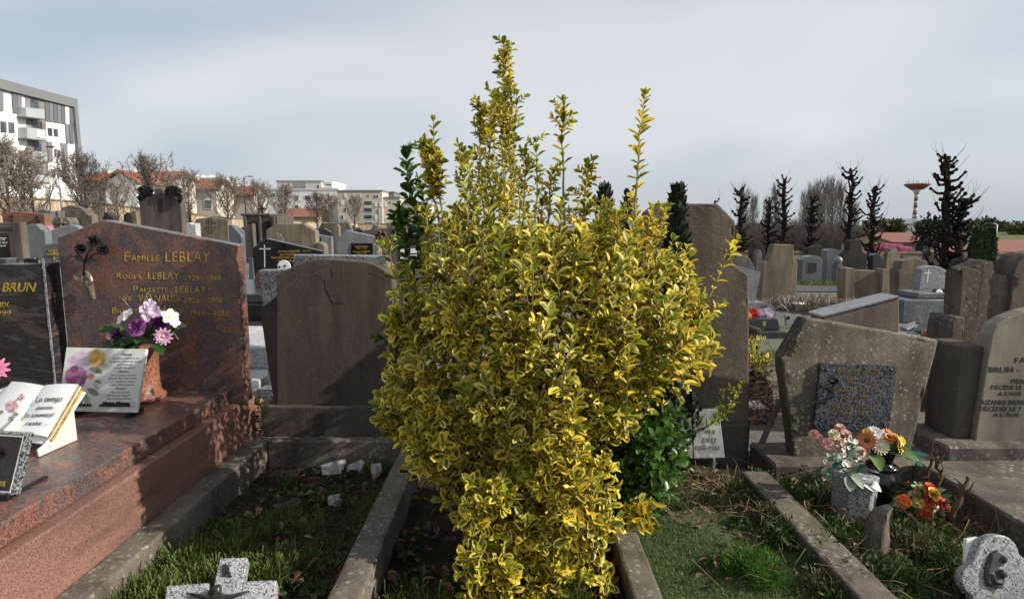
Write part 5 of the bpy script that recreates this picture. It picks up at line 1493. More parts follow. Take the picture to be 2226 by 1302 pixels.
# big apartment block, left
ab = thing('apartment_block', 'modern white and grey apartment block with framed roof, top left', 'building', (-50, 52, 0))
A_, B_ = Vector((-45.0, 50.5, 0)), Vector((-44.4, 60.8, 0))
AP = Pl(A_, Vector((B_ - A_).cross(Vector((0, 0, 1)))))
if AP.n.x < 0: AP.n = -AP.n
z1 = lambda x, y: (x * .3226, 140 + y * .3226)
def az(*q): return [z1(*p) for p in q]
dirY = (B_ - A_).normalized()
end = Pl(AP.p + AP.n * .35, AP.n).hit(*z1(523, 260))
base0 = A_ - dirY * 16
AQ = Pl(AP.p + AP.n * .35, AP.n)
roofz = AQ.hit(*z1(521, 237)).z - .85
def fac(name, s0, s1, z0, z1_, d, mat, parent=ab, back=0.0):
    """box on the facade: along s (metres from A_), height, d proud"""
    p0, p1 = A_ + dirY * s0 + AP.n * d, A_ + dirY * s1 + AP.n * d
    mb = MB(); mb.prism([Vector((p0.x, p0.y, z0)), Vector((p1.x, p1.y, z0)), Vector((p1.x, p1.y, z1_)), Vector((p0.x, p0.y, z1_))], -AP.n * (d + back))
    return mb.build(name, mat, parent)
sE = (end - A_).dot(dirY)
fac('wall', -16, sE - .46, -.2, roofz - .05, 0, M['bwhite'], back=12)
fac('roof_frame', -16, sE, roofz, roofz + .85, .35, M['bgrey'], back=12.5)
fac('end_frame', sE - .45, sE, -.2, roofz - .01, .35, M['bgrey'], back=12.5)
fac('ground_storey', -16, sE - .46, -.2, 3.0, .25, M['bgrey'])
def aq(pts, name, mat, d=.12):
    w = pts_on(Pl(AP.p + AP.n * d, AP.n), az(*pts))
    mb = MB(); mb.prism(w, -AP.n * (d + .02)); return mb.build(name, mat, ab)
aq([(-40, 310), (-40, 160), (24, 178), (26, 316)], 'cladding_panel', M['bgrey'])
aq([(92, 328), (82, 185), (118, 190), (124, 331)], 'cladding_panel', M['bgrey2'])
aq([(125, 331), (119, 190), (146, 195), (150, 333)], 'cladding_panel', M['bgrey'])
for k in range(6):
    x0, x1 = 306 + k * 27, 306 + (k + 1) * 27 - 3
    if k == 5: mt = 'bwhite'
    else: mt = 'bgrey' if k % 2 else 'bgrey2'
    aq([(x0 + 3, 382 + k * 4), (x0, 244 + k * 6), (x1, 249 + k * 6), (x1 + 3, 387 + k * 4)], 'cladding_panel', M[mt])
aq([(472, 408), (464, 285), (490, 290), (497, 412)], 'cladding_panel', M['bgrey2'])
aq([(450, 530), (442, 402), (464, 405), (472, 533)], 'cladding_panel', M['bgrey'])
aq([(475, 533), (467, 405), (490, 408), (500, 537)], 'cladding_panel', M['bgrey2'])
aq([(416, 660), (410, 530), (455, 536), (460, 666)], 'cladding_panel', M['bgrey'])
aq([(327, 653), (320, 520), (352, 524), (357, 657)], 'cladding_panel', M['bgrey'])
aq([(425, 790), (420, 672), (445, 676), (450, 792)], 'cladding_panel', M['bgrey2'])
for q, sp_n in (([(-4, 468), (-6, 333), (98, 350), (104, 474)], 2), ([(319, 487), (312, 394), (390, 405), (396, 497)], 2), ([(360, 627), (356, 541), (408, 548), (412, 633)], 1), ([(338, 762), (334, 674), (414, 684), (420, 770)], 2)):
    win(ab, AP, az(*q), M['bwhite'], .35, split=sp_n)
# stack of balconies
w = pts_on(Pl(AP.p + AP.n * .04, AP.n), az((203, 800), (168, 212), (300, 242), (332, 810)))
mb = MB(); mb.prism(w, -AP.n * .06); mb.build('balcony_recess', M['recess'], ab)
for k, (y0, y1) in enumerate(((290, 352), (425, 497), (580, 642), (735, 780))):
    dx = (y0 - 290) * .06
    f = aq([(177 + dx, y1), (173 + dx, y0), (299 + dx, y0 + 16), (302 + dx, y1 + 16)], 'balcony', M['rail'], .9)
    aq([(177 + dx, y1 + 6), (177 + dx, y1), (302 + dx, y1 + 16), (303 + dx, y1 + 24)], 'balcony_slab', M['bgrey2'], .95)
    win(ab, AP, az((205 + dx, y0 + 4), (203 + dx, y0 - 60), (262 + dx, y0 - 52), (266 + dx, y0 + 10)), M['bgrey2'], None, .06)
aq([(286, 440), (283, 385), (302, 388), (306, 444)], 'brown_screen', M['wall_brown'], .3)
aq([(252, 492), (250, 446), (302, 452), (305, 500)], 'drying_towel', M['ceramic'], 1.0)

# cemetery wall, left side and far end
def wallrun(label, pts, mat, th=.3, cope=True):
    """pts: (x, y, ztop)"""
    t = thing('cemetery_wall', label, 'wall', (pts[0][0], pts[0][1], 0))
    mb, mc = MB(), MB()
    for (a, b) in zip(pts, pts[1:]):
        A2, B2 = Vector((a[0], a[1], 0)), Vector((b[0], b[1], 0))
        n = (B2 - A2).cross(Vector((0, 0, 1))).normalized() * th
        zb = min(g(a[0], a[1]), g(b[0], b[1])) - .2
        mb.prism([Vector((A2.x, A2.y, zb)), Vector((B2.x, B2.y, zb)), Vector((B2.x, B2.y, b[2])), Vector((A2.x, A2.y, a[2]))], n)
        o = n.normalized() * .08
        mc.prism([Vector((A2.x, A2.y, a[2] + .003)) - o, Vector((B2.x, B2.y, b[2] + .003)) - o, Vector((B2.x, B2.y, b[2] + .12)) - o, Vector((A2.x, A2.y, a[2] + .12)) - o], n + 2 * o)
    mb.build('masonry', mat, t)
    if cope: mc.build('coping', M['wall_brown'], t)
    return t
wallrun('long cream rendered cemetery wall behind the row of pear trees', [(-33, 20, 3.6), (-33, 46, 3.3), (-32.6, 68, 2.35), (-32, 100, 2.0), (-31, 118, 1.9)], M['wall_cream'])
wallrun('low cream wall closing the far end of the cemetery, centre left', [(-31, 118.4, 1.9), (-4, 122, 1.7), (20, 124, 1.2)], M['wall_cream'])
wallrun('low brownish wall beyond the far graves on the right', [(8, 47, -.35), (24, 48, -.62), (60, 50, -.9)], M['wall_brown'], cope=True)

def gable_house(name, label, x0, x1, y0, y1, zw, zr, wall, roof, ridge='y', windows=(), chim=True, zb=0.0):
    t = thing(name, label, 'house', ((x0 + x1) / 2, y0, zb))
    mb = MB()
    ov = .35
    if ridge == 'y':
        xm = (x0 + x1) / 2
        mb.prism([(x0, y0, zb - .5), (x1, y0, zb - .5), (x1, y0, zw), (xm, y0, zr), (x0, y0, zw)], (0, y1 - y0, 0))
        mr = MB()
        mr.prism([(x0 - ov, y0 - ov, zw - .1), (xm, y0 - ov, zr + .12), (x1 + ov, y0 - ov, zw - .1), (x1 + ov, y0 - ov, zw + .1), (xm, y0 - ov, zr + .34), (x0 - ov, y0 - ov, zw + .1)], (0, y1 - y0 + 2 * ov, 0))
    else:
        ym = (y0 + y1) / 2
        mb.prism([(x0, y0, zb - .5), (x0, y1, zb - .5), (x0, y1, zw), (x0, ym, zr), (x0, y0, zw)], (x1 - x0, 0, 0))
        mr = MB()
        mr.prism([(x0 - ov, y0 - ov, zw - .1), (x0 - ov, ym, zr + .12), (x0 - ov, y1 + ov, zw - .1), (x0 - ov, y1 + ov, zw + .1), (x0 - ov, ym, zr + .34), (x0 - ov, y0 - ov, zw + .1)], (x1 - x0 + 2 * ov, 0, 0))
    mb.build('wall', wall, t)
    ro = mr.build('roof', roof, t)
    if chim:
        cm = MB(); cx = x0 + (x1 - x0) * .3; cy = y0 + (y1 - y0) * .6
        cm.box(cx - .3, cx + .3, cy - .3, cy + .3, (zw + zr) / 2, zr + .7); cm.build('chimney', wall, ro)
    for (fx, z0, w_, h_) in windows:
        pl = PY(y0)
        cx = x0 + (x1 - x0) * fx
        mb = MB(); mb.box(cx - w_ / 2, cx + w_ / 2, y0 - .05, y0 + .04, z0, z0 + h_); f = mb.build('window', M['bwhite'], t)
        mb = MB(); mb.box(cx - w_ / 2 + .1, cx + w_ / 2 - .1, y0 - .07, y0 - .052, z0 + .1, z0 + h_ - .1); mb.build('pane', M['pane'], f)
    return t
X = lambda px, Y: at(px, 490, Y).x
Z = lambda py, Y: at(1113, py, Y).z
gable_house('white_house', 'white gabled house with red tile roof behind the pear trees, left', X(236, 57), X(303, 57), 57, 62, Z(396, 57), Z(377, 57), M['bwhite'], M['tile'])
gable_house('red_roof_house', 'long low house with red tile roof left of the white gable', X(180, 66), X(262, 66), 66, 70.5, Z(394, 66), Z(380, 66), M['bcream'], M['tile'], 'x')
gable_house('cream_house', 'cream house with small red roof behind the tall dark stele', X(322, 62), X(386, 62), 62, 66, Z(390, 62), Z(376, 62), M['bcream'], M['tile'], 'x')
gable_house('red_roof_house', 'cream house with wide red roof, right of the tall dark stele', X(380, 72), X(474, 72), 72, 76.5, Z(413, 72), Z(394, 72), M['bcream'], M['tile'], 'x', [(.8, 3.5, 1.0, 1.2)])
gable_house('red_roof_house', 'house with red roof end beside the tall lamp post', X(496, 82), X(556, 82), 82, 86, Z(425, 82), Z(408, 82), M['bcream'], M['tile'], 'x')
gable_house('brown_house', 'low house with brown roof at the far end, between the pear trees', X(610, 128), X(690, 128), 128, 138, Z(472, 128), Z(455, 128), M['wall_cream'], M['tile_dull'], 'x')

def block(name, label, px0, px1, pytop, Y, depth, mat, wins, zb=0, extra=None):
    """flat roofed block, windows given as pixel boxes"""
    t = thing(name, label, 'building', (X((px0 + px1) / 2, Y), Y, zb))
    zt = Z(pytop, Y)
    mb = MB(); mb.box(X(px0, Y), X(px1, Y), Y, Y + depth, zb - .5, zt); mb.build('wall', mat, t)
    mb = MB(); mb.box(X(px0, Y) - .15, X(px1, Y) + .15, Y - .15, Y + depth + .15, zt + .002, zt + .25); mb.build('roof', M['bgrey'] if mat is not M['bwhite'] else M['bwhite'], t)
    pl = PY(Y)
    for (a, b, c, d, bl) in wins:
        win(t, pl, [(a, d), (a, c), (b, c), (b, d)], M['bwhite'], bl, .06)
    return t, pl
t, pl = block('white_block', 'long white apartment block behind the pear trees, centre left', 578, 738, 413, 140, 14, M['bwhite'],
              [(588, 599, 420, 428, 0), (640, 650, 425, 435, 0), (661, 676, 425, 434, 0), (686, 696, 427, 436, 0), (640, 650, 446, 456, 0), (665, 676, 446, 456, .4), (700, 710, 446, 456, 0)])
z3 = lambda x: 560 + x * .169
t2, pl2 = block('penthouse_block', 'beige penthouse storey above the long white apartment block', 606, 701, 395, 146, 10, M['bbeige'], [(613, 619, 400, 408, 0), (625, 632, 400, 408, 0), (688, 695, 402, 411, 0)])
for a, b in ((638, 648), (651, 664)):
    mb = MB(); mb.prism([PY(145.9).hit(a, 413), PY(145.9).hit(b, 413), PY(145.9).hit(b, 397), PY(145.9).hit(a, 397)], (0, .08, 0)); mb.build('loggia', M['recess'], t2)
    mb = MB(); mb.prism([PY(145.7).hit(a, 413), PY(145.7).hit(b, 413), PY(145.7).hit(b, 409.5), PY(145.7).hit(a, 409.5)], (0, .1, 0)); mb.build('balcony', M['bgrey2'], t2)
block('white_block', 'white upper block stepping down right of the penthouse', 701, 725, 397, 148, 12, M['bwhite'], [(706, 722, 401, 404, 0)])
block('stepped_block', 'beige terrace block joining the penthouse and the cream flats', 700, 733, 411, 141, 8, M['bbeige'], [(722, 732, 418, 424, 0)])
t, pl = block('cream_block', 'cream apartment block with stacked balconies, centre left', 736, 832, 416, 130, 12, M['bcream'],
              [(748, 753, 421, 432, .8), (741, 746, 436, 447, .9), (766, 770, 421, 430, .5), (780, 785, 422, 429, 1), (798, 803, 424, 428, 0), (813, 817, 424, 430, 0), (818, 823, 424, 430, 0), (748, 753, 452, 461, 0), (742, 747, 468, 477, 0), (748, 753, 483, 491, 0), (814, 819, 440, 450, 1), (824, 829, 440, 450, 1), (814, 819, 468, 477, 1), (820, 824, 455, 464, 0)])
for k, y in enumerate((438, 453, 468, 484)):
    for (yy0, yy1, nm, mt, d) in ((y, y + 8, 'loggia', 'pane', .05), (y + 8, y + 13, 'balcony', 'rail' if k else 'bcream', 1.2)):
        w = [PY(130 - d).hit(792, yy1), PY(130 - d).hit(808, yy1), PY(130 - d).hit(808, yy0), PY(130 - d).hit(792, yy0)]
        mb = MB(); mb.prism(w, (0, d + .05 if nm == 'loggia' else .1, 0)); mb.build(nm, M[mt], t)
block('cream_block', 'cream stepped apartment block with grey attic, behind green shoots of the shrub', 832, 870, 431, 131, 12, M['bcream'], [(836, 841, 440, 450, 1), (845, 851, 438, 442, 0), (836, 841, 470, 480, 1), (852, 856, 455, 463, 0), (860, 864, 470, 478, 0)])
block('grey_attic', 'grey metal clad attic above the cream stepped block', 830, 858, 419, 137, 8, M['bgrey'], [])
block('cream_block', 'lower cream block rightmost of the flats, behind the shrub', 868, 930, 445, 133, 12, M['bcream'], [(872, 895, 438.5, 444, 0), (884, 888, 455, 463, 0), (872, 877, 470, 480, .8), (898, 903, 455, 463, 0), (898, 903, 472, 480, 0)])
t, pl = block('white_tower_block', 'far white flats with rooftop chimneys above the red roofs, left', 428, 486, 388, 170, 12, M['bwhite'], [(465, 470, 393, 398, 0), (474, 480, 393, 398, 0)])
for a in (431, 440, 453, 458):
    mb = MB(); mb.box(X(a, 171), X(a + 5, 171), 171, 174, Z(389, 171), Z(381, 171)); mb.build('chimney', M['bwhite'], t)

# street lamps
def street_lamp(label, px, ytop, Y, arm_px, mat, ybase=None):
    c = at(px, ytop, Y)
    zb = g(c.x, Y)
    t = thing('street_lamp', label, 'lamp post', (c.x, Y, zb))
    mb = MB(); mb.tube([(c.x, Y, zb), (c.x, Y, c.z)], [.09, .045], 8); mb.build('post', mat, t, smooth=True)
    e = at(arm_px, ytop - 2, Y)
    mb = MB(); mb.tube([(c.x, Y, c.z - .02), (c.x + (e.x - c.x) * .4, Y, e.z), (e.x, Y, e.z)], .022, 6); mb.build('arm', mat, t, smooth=True)
    mb = MB(); s = 1 if e.x > c.x else -1
    mb.prism([(e.x, Y - .1, e.z - .05), (e.x + s * .5, Y - .1, e.z - .03), (e.x + s * .5, Y - .1, e.z + .02), (e.x, Y - .1, e.z + .06)], (0, .2, 0)); mb.build('lantern', M['iron'], t, bevel=.02)
street_lamp('dark street lamp rising beside the red roof house, left of centre', 530, 386, 62, 540, M['iron'])
street_lamp('tall thin street lamp before the grey and white apartment block', 122, 322, 42, 116, M['metal_grey'])
street_lamp('pale street lamp beside the cypress columns on the right', 2168, 488, 50, 2154, M['white_paint'])
street_lamp('slim lamp post before the cream flats', 822, 452, 112, 818, M['iron'])

# ================================================================== far right: houses on the bank, water tower
gable_house('red_roof_house', 'small cream house with red roof between the pollard trees, right', X(1948, 62), X(2035, 62), 62, 72, Z(529, 62), Z(514, 62), M['wall_cream'], M['tile_dull'], 'x', [(.62, -1.2, 1.1, 1.0)], zb=g(40, 62))
gable_house('long_red_roof', 'long low building with red roof beyond the wall, far right', X(2045, 66), X(2330, 66), 66, 78, Z(549, 66), Z(531, 66), M['wall_cream'], M['tile_dull'], 'x', zb=g(50, 66), chim=False)
t, pl = block('grey_house', 'pale grey house with two dark windows on the far bank, right', 1962, 2012, 488, 150, 10, M['bbeige'], [(1970, 1975, 493, 504, 0), (1979, 1984, 493, 504, 0)], zb=g(100, 150) - .5)
gable_house('grey_house', 'grey roofed wing of the house on the far bank', X(1960, 152), X(2020, 152), 153, 163, Z(488, 152), Z(478, 152), M['bbeige'], M['bgrey'], 'x', zb=g(100, 152), chim=False)
block('beige_house', 'beige flat house left of the grey one on the far bank', 1918, 1964, 480, 170, 10, M['wall_brown'], [(1944, 1951, 492, 502, 0), (1930, 1935, 492, 500, 0)], zb=g(120, 170))
block('long_cream_hall', 'long low cream hall on the skyline behind the tallest pollard', 2072, 2122, 480, 230, 12, M['wall_cream'], [], zb=g(170, 230))
block('red_house', 'small house with reddish walls far behind the pollards', 1628, 1662, 487, 150, 8, M['wall_brown'], [(1640, 1646, 495, 502, 0)], zb=g(60, 150))
gable_house('red_roof_house', 'far small house with orange roof between the pollards', X(1628, 160), X(1662, 160), 160, 168, Z(500, 160), Z(492, 160), M['wall_brown'], M['tile'], 'x', zb=g(60, 160), chim=False)

wtw = thing('water_tower', 'red and white water tower with conical tank on the far skyline', 'water tower', (at(1990, 480, 650).x, 650, g(440, 650)))
WX = at(1991, 440, 650).x
M['wt_red'] = plain('faded_red_paint', (0.26, 0.09, 0.08), .8, vary=.1, sc=.05)
M['wt_white'] = plain('faded_white_paint', (0.52, 0.50, 0.49), .8, vary=.1, sc=.05)
zc = [Z(y, 650) for y in (480, 474, 467, 460, 452, 444, 437, 430, 424)]
for k in range(len(zc) - 1):
    mb = MB()
    r0 = 1.9 + .2 * max(0, 3 - k)
    mb.lathe((WX, 650, zc[k]), [(r0, 0), (r0 - .1, zc[k + 1] - zc[k] - .01)], 20); mb.build('column_band', M['wt_red'] if k % 2 == 0 else M['wt_white'], wtw, smooth=True)
mb = MB(); zk = zc[-1]; zt = Z(401, 650)
mb.lathe((WX, 650, zk), [(1.8, 0), (2.7, (Z(418, 650) - zk)), (5.5, Z(413, 650) - zk)], 28); mb.build('tank_neck', M['wt_white'], wtw, smooth=True)
mb = MB(); mb.lathe((WX, 650, Z(413, 650)), [(5.5, .01), (12.2, Z(403, 650) - Z(413, 650)), (12.6, zt - Z(413, 650)), (11.5, zt - Z(413, 650) + .5)], 28); mb.build('tank', M['wt_red'], wtw, smooth=True)
for k in range(14):
    a = k / 14 * 6.283; h = 2 + (k * 37 % 5)
    if k == 3: h = 10
    mb = MB(); mb.tube([(WX + math.cos(a) * 10, 650 + math.sin(a) * 10, zt), (WX + math.cos(a) * 10, 650 + math.sin(a) * 10, zt + h * .8)], .18, 4); mb.build('antenna', M['iron'], wtw)

# ================================================================== trees
def taper(mb, pts, r0, r1, n=3):
    k = len(pts)
    mb.tube(pts, [r0 + (r1 - r0) * i / (k - 1) for i in range(k)], n, cap=False)
def rv(rg, s=1.0): return Vector((rg.uniform(-s, s), rg.uniform(-s, s), rg.uniform(-s, s)))
def make_pear(seed, Ht=6.8, spread=1.7):
    rg = random.Random(seed)
    tr = MB(); tw = MB()
    top = Vector((rg.uniform(-.2, .2), rg.uniform(-.2, .2), Ht * .93))
    trunk = [Vector((0, 0, -.6)), Vector((0, 0, .6)), Vector((rg.uniform(-.06, .06), 0, 1.5)), Vector((rg.uniform(-.15, .15), rg.uniform(-.1, .1), 3.2)), top]
    tr.tube(trunk, [.17, .14, .12, .07, .012], 7)
    buds = []
    def along(p, t):
        k = t * (len(p) - 1); i = min(int(k), len(p) - 2)
        return p[i].lerp(p[i + 1], k - i)
    for i in range(38):
        f = (i + rg.random()) / 38
        h = 1.45 + (Ht * .80 - 1.45) * f
        base = along(trunk, min(.98, .25 + .75 * (h - .6) / (Ht * .93)) if h > 1.5 else .5)
        base = Vector((0, 0, h)) + (top - Vector((0, 0, top.z))) * (h / Ht)
        az = rg.uniform(0, 6.283)
        prof = spread * (0.55 + .55 * math.sin(math.pi * min(1, f * .85 + .22))) * (1 - .62 * f)
        L = prof * rg.uniform(.8, 1.15)
        d = Vector((math.cos(az), math.sin(az), 0))
        up = rg.uniform(.95, 1.45)
        p = [base, base + d * L * .45 + Vector((0, 0, L * .35 * up)), base + d * L * .85 + Vector((0, 0, L * .95 * up)), base + d * L + Vector((0, 0, L * 1.45 * up))]
        taper(tw, p, .045 * (1 - f * .6), .008, 4)
        for j in range(9):
            q0 = along(p, .12 + .88 * (j + rg.random()) / 9)
            dd = (d * rg.uniform(-.1, .8) + rv(rg, .75) + Vector((0, 0, .75))).normalized()
            l2 = rg.uniform(.35, .8) * (1.1 - .4 * f)
            q = [q0, q0 + dd * l2 * .5 + rv(rg, .05), q0 + (dd + Vector((0, 0, .35))).normalized() * l2]
            taper(tw, q, .014, .004)
            for m_ in range(8):
                s0 = along(q, rg.uniform(.2, 1))
                e = s0 + (dd + rv(rg, .9) + Vector((0, 0, .4))).normalized() * rg.uniform(.15, .38)
                taper(tw, [s0, e], .007, .004)
                for b in range(3): buds.append(s0.lerp(e, rg.uniform(.2, 1.05)) + rv(rg, .02))
    bd = MB()
    for b in buds:
        s = rg.uniform(.012, .026)
        u = rv(rg).normalized() * s; w = u.orthogonal().normalized() * s
        bd.add([b - u - w, b + u - w, b + u + w, b - u + w], [[0, 1, 2, 3]])
    t = thing('pear_tree', 'x', 'tree', (0, 0, 0), 'row of pear trees along the cemetery wall')
    tr.build('trunk', M['bark'], t, smooth=True)
    c = tw.build('crown', M['twig'], t)
    bd.build('buds', M['bud'], c)
    return t
def copy_tree(o, parent=None):
    c = o.copy(); COL.objects.link(c); c.parent = parent
    for k, v in list(WORLD.items()):
        pass
    for ch in list(o.children): copy_tree(ch, c)
    return c
pears = [make_pear(s) for s in (3, 5, 9)]
pdat = [(-58, 31, 6.9), (22, 33, 6.8), (77, 35, 6.4), (190, 39, 6.75), (256, 42, 5.1), (331, 46, 7.5), (414, 51, 6.7), (495, 58, 6.9), (562, 65, 6.9), (622, 73, 7.0), (690, 84, 6.7), (716, 90, 6.7), (771, 104, 7.3)]
lbs = ['pear tree half cut off by the left edge', 'bare pear tree before the apartment block windows, nearest the left edge', 'bare pear tree with pale buds at the foot of the balcony stack, second from left', 'bare pear tree with pale buds under the right corner of the apartment block', 'smallest bare pear tree, before the white gabled house', 'tall bare pear tree right behind the tall dark stele', 'bare pear tree before the wide red roof, right of the tall dark stele', 'bare pear tree just left of the dark street lamp', 'bare pear tree just right of the dark street lamp', 'bare pear tree before the left end of the beige penthouse', 'bare pear tree before the right half of the long white block', 'bare pear tree at the right corner of the long white block', 'lone bare pear tree before the cream apartment block']
used = set()
for i, ((px, Y, h), lb) in enumerate(zip(pdat, lbs)):
    pr_ = pears[i % 3]
    o = pr_ if (i % 3) not in used else copy_tree(pr_)
    used.add(i % 3)
    o.location = (at(px, 490, Y).x, Y, 0)
    s = h / 6.8
    o.scale = (s * (1.0 if i != 4 else .9), s * 1.0, s)
    o.rotation_euler = (0, 0, i * 1.7)
    o['label'] = lb

def make_pollard(px, ytop, ybase, Y, label, seed, stubs=40, lean=0.0, double=False, w=1.0):
    rg = random.Random(seed)
    c = at(px, ytop, Y)
    x0 = at(px, ybase, Y).x
    zb = g(x0, Y)
    Ht = c.z - zb
    t = thing('pollard_tree', label, 'tree', (x0, Y, zb), 'pollarded lime trees beyond the graves on the right')
    def one(bx, h, r, ln, name):
        mb = MB()
        p = [Vector((bx + ln * (i / 8) ** 1.3 + rg.uniform(-.07, .07) * (i > 0), Y + rg.uniform(-.08, .08), zb - .2 + (h + .2) * i / 8)) for i in range(9)]
        rad = [r * (1.15 - .62 * i / 8) * rg.uniform(.85, 1.2) for i in range(9)]
        mb.tube(p, rad, 8)
        tk = mb.build(name, M['bark_black'], t, smooth=True)
        st, sh = MB(), MB()
        for k in range(stubs):
            f = .12 + .88 * (k + rg.random()) / stubs
            q = f * 8; i = min(int(q), 7)
            b = p[i].lerp(p[i + 1], q - i)
            a = rg.uniform(0, 6.283)
            L = rg.uniform(.2, .6) * w * (1.2 - .4 * f)
            d = Vector((math.cos(a), math.sin(a), 0))
            m_ = b + d * L * .6 + Vector((0, 0, L * rg.uniform(-.15, .2)))
            e = b + d * L + Vector((0, 0, L * rg.uniform(.2, .7)))
            st.tube([b, m_, e], [.07 * w, .045 * w, .035 * w], 5)
            st.ball(e, rg.uniform(.045, .08) * w, 6, 4)
            st.ball(m_ + Vector((0, 0, .02)), rg.uniform(.035, .06) * w, 5, 4)
            for j in range(2 if f < .9 else 4):
                if rg.random() < .28:
                    u = (d * rg.uniform(.2, .9) + Vector((rg.uniform(-.2, .2), 0, 1))).normalized() * rg.uniform(.3, .75)
                    sh.tube([e, e + u * .6 + d * .05, e + u], [.008, .006, .004], 3, cap=False)
        st.build('stub_branches', M['bark_black'], t, smooth=True)
        if sh.v: sh.build('shoots', M['twig'], t)['kind'] = 'stuff'
    one(x0, Ht, .15 * w, c.x - x0, 'trunk')
    if double: one(x0 + .34 * w, Ht * .66, .12 * w, .05, 'trunk')
    return t
PD = [(1611, 412, 530, 34, 'leftmost knobbly pollard tree, right above the tall pitted headstone'), (1672, 436, 535, 36, 'shorter knobbly pollard of the close pair behind the square-shouldered headstone'), (1704, 390, 535, 34, 'taller knobbly pollard of the close pair behind the square-shouldered headstone'), (1765, 428, 545, 33, 'knobbly pollard tree behind the niche headstone'), (1850, 369, 560, 30, 'tall knobbly pollard tree behind the dark stepped headstone'), (1899, 407, 565, 31, 'knobbly pollard tree left of the water tower'), (2056, 340, 585, 25, 'tallest knobbly pollard with twin trunks, right of the water tower')]
for i, (px, yt, yb, Y, lb) in enumerate(PD):
    make_pollard(px, yt, yb, Y, lb, 20 + i, stubs=64 if i < 6 else 74, double=(i == 6), w=1.0 if i < 6 else 1.15)
make_pollard(1555, 437, 560, 36, 'small pollard tip peeking over the tall pitted headstone', 77, 14, w=.9)

def make_poplar(seed):
    rg = random.Random(seed)
    tw = MB(); tr = MB()
    Ht = 14.0
    tr.tube([Vector((0, 0, -1)), Vector((0, 0, 4)), Vector((rg.uniform(-.3, .3), 0, Ht))], [.26, .2, .02], 6)
    for i in range(75):
        f = rg.random()
        h = .6 + Ht * .72 * f
        az = rg.uniform(0, 6.283)
        d = Vector((math.cos(az), math.sin(az), 0))
        L = (1 - .6 * f) * rg.uniform(3, 5.2)
        p = [Vector((0, 0, h)), Vector((0, 0, h + L * .3)) + d * L * .16, Vector((0, 0, h + L)) + d * L * .27]
        taper(tw, p, .05, .014)
        for j in range(10):
            s0 = p[1].lerp(p[2], rg.random()) if rg.random() < .7 else p[0].lerp(p[1], rg.random())
            e = s0 + (d * .3 + rv(rg, .3) + Vector((0, 0, 1))).normalized() * rg.uniform(.8, 1.9)
            taper(tw, [s0, e], .024, .010)
    t = thing('poplar_tree', 'x', 'tree', (0, 0, 0), 'bare poplars in the far background')
    tr.build('trunk', M['poplar'], t, smooth=True)
    tw.build('crown', M['poplar'], t)
    return t
pops = [make_poplar(1), make_poplar(2)]
used = set()
for i, (px, ytop, Y) in enumerate([(1621, 392, 112), (1690, 388, 118), (1668, 420, 125), (1766, 384, 112), (1783, 378, 116), (1800, 372, 110), (1817, 374, 114), (1834, 380, 112), (1750, 405, 122), (1640, 410, 120), (1862, 430, 118)]):
    o = pops[i % 2] if (i % 2) not in used else copy_tree(pops[i % 2])
    used.add(i % 2)
    c = at(px, ytop, Y); zb = g(c.x, Y)
    o.location = (c.x, Y, zb); s = (c.z - zb) / 14.0
    o.scale = (s * 1.15, s * 1.15, s); o.rotation_euler = (0, 0, i * 2.1)
    o['label'] = 'pale bare poplar with upswept twigs among the poplars behind the pollard trees'

# leaf clouds -------------------------------------------------------------------------------
LEAF_ROWS = [(0.0, 0.05, 0.0), (0.22, 0.34, 0.03), (0.5, 0.50, 0.055), (0.80, 0.43, 0.045), (1.0, 0.10, -0.01)]
def leaf_template(aspect=1.0, fold=0.10, bend=0.10):
    V, U = [], []
    for (t, w, z) in LEAF_ROWS:
        for k in (-1, 0, 1):
            V.append((w * k * aspect, t, -bend * t * t + fold * abs(k) * w * 2 + 0.0))
            U.append((0.5 + 0.5 * k, t))
    Fq = [[i * 3 + k, i * 3 + k + 1, (i + 1) * 3 + k + 1, (i + 1) * 3 + k] for i in range(4) for k in range(2)]
    return np.array(V), np.array(U), np.array(Fq)
def simple_template(aspect=1.0):
    V = np.array([(-.02, 0, 0), (.02, 0, 0), (.5 * aspect, .5, .06), (-.5 * aspect, .5, .06), (.02, 1, -.02), (-.02, 1, -.02)])
    U = np.array([(.4, 0), (.6, 0), (1, .5), (0, .5), (.6, 1), (.4, 1)])
    return V, U, np.array([[0, 1, 2, 3], [3, 2, 4, 5]])
def leaves_np(P, D, N, L, tmpl, rnd):
    """P base, D direction, N upper side (all (n,3)), L length (n,)"""
    V, U, Fq = tmpl
    D = D / np.linalg.norm(D, axis=1, keepdims=True)
    N = N - (N * D).sum(1, keepdims=True) * D
    N = N / (np.linalg.norm(N, axis=1, keepdims=True) + 1e-9)
    Sx = np.cross(D, N)
    n, k = len(P), len(V)
    W = P[:, None, :] + L[:, None, None] * (V[None, :, 0:1] * Sx[:, None, :] + V[None, :, 1:2] * D[:, None, :] + V[None, :, 2:3] * N[:, None, :])
    FF = (Fq[None] + (np.arange(n) * k)[:, None, None]).reshape(-1, Fq.shape[1])
    UU = np.tile(U, (n, 1))
    RR = np.repeat(rnd, k, axis=0)
    return W.reshape(-1, 3), FF, UU, RR
def leaf_object(name, P, D, N, L, tmpl, mats, parent=None, seed=0, midx=None):
    rg = np.random.RandomState(seed)
    rnd = rg.rand(len(P), 2)
    V, FF, UU, RR = leaves_np(np.asarray(P), np.asarray(D), np.asarray(N), np.asarray(L), tmpl, rnd)
    mi = None if midx is None else np.repeat(midx, len(tmpl[2]))
    return np_mesh(name, V, FF, mats, parent, UU, RR, True, mi)

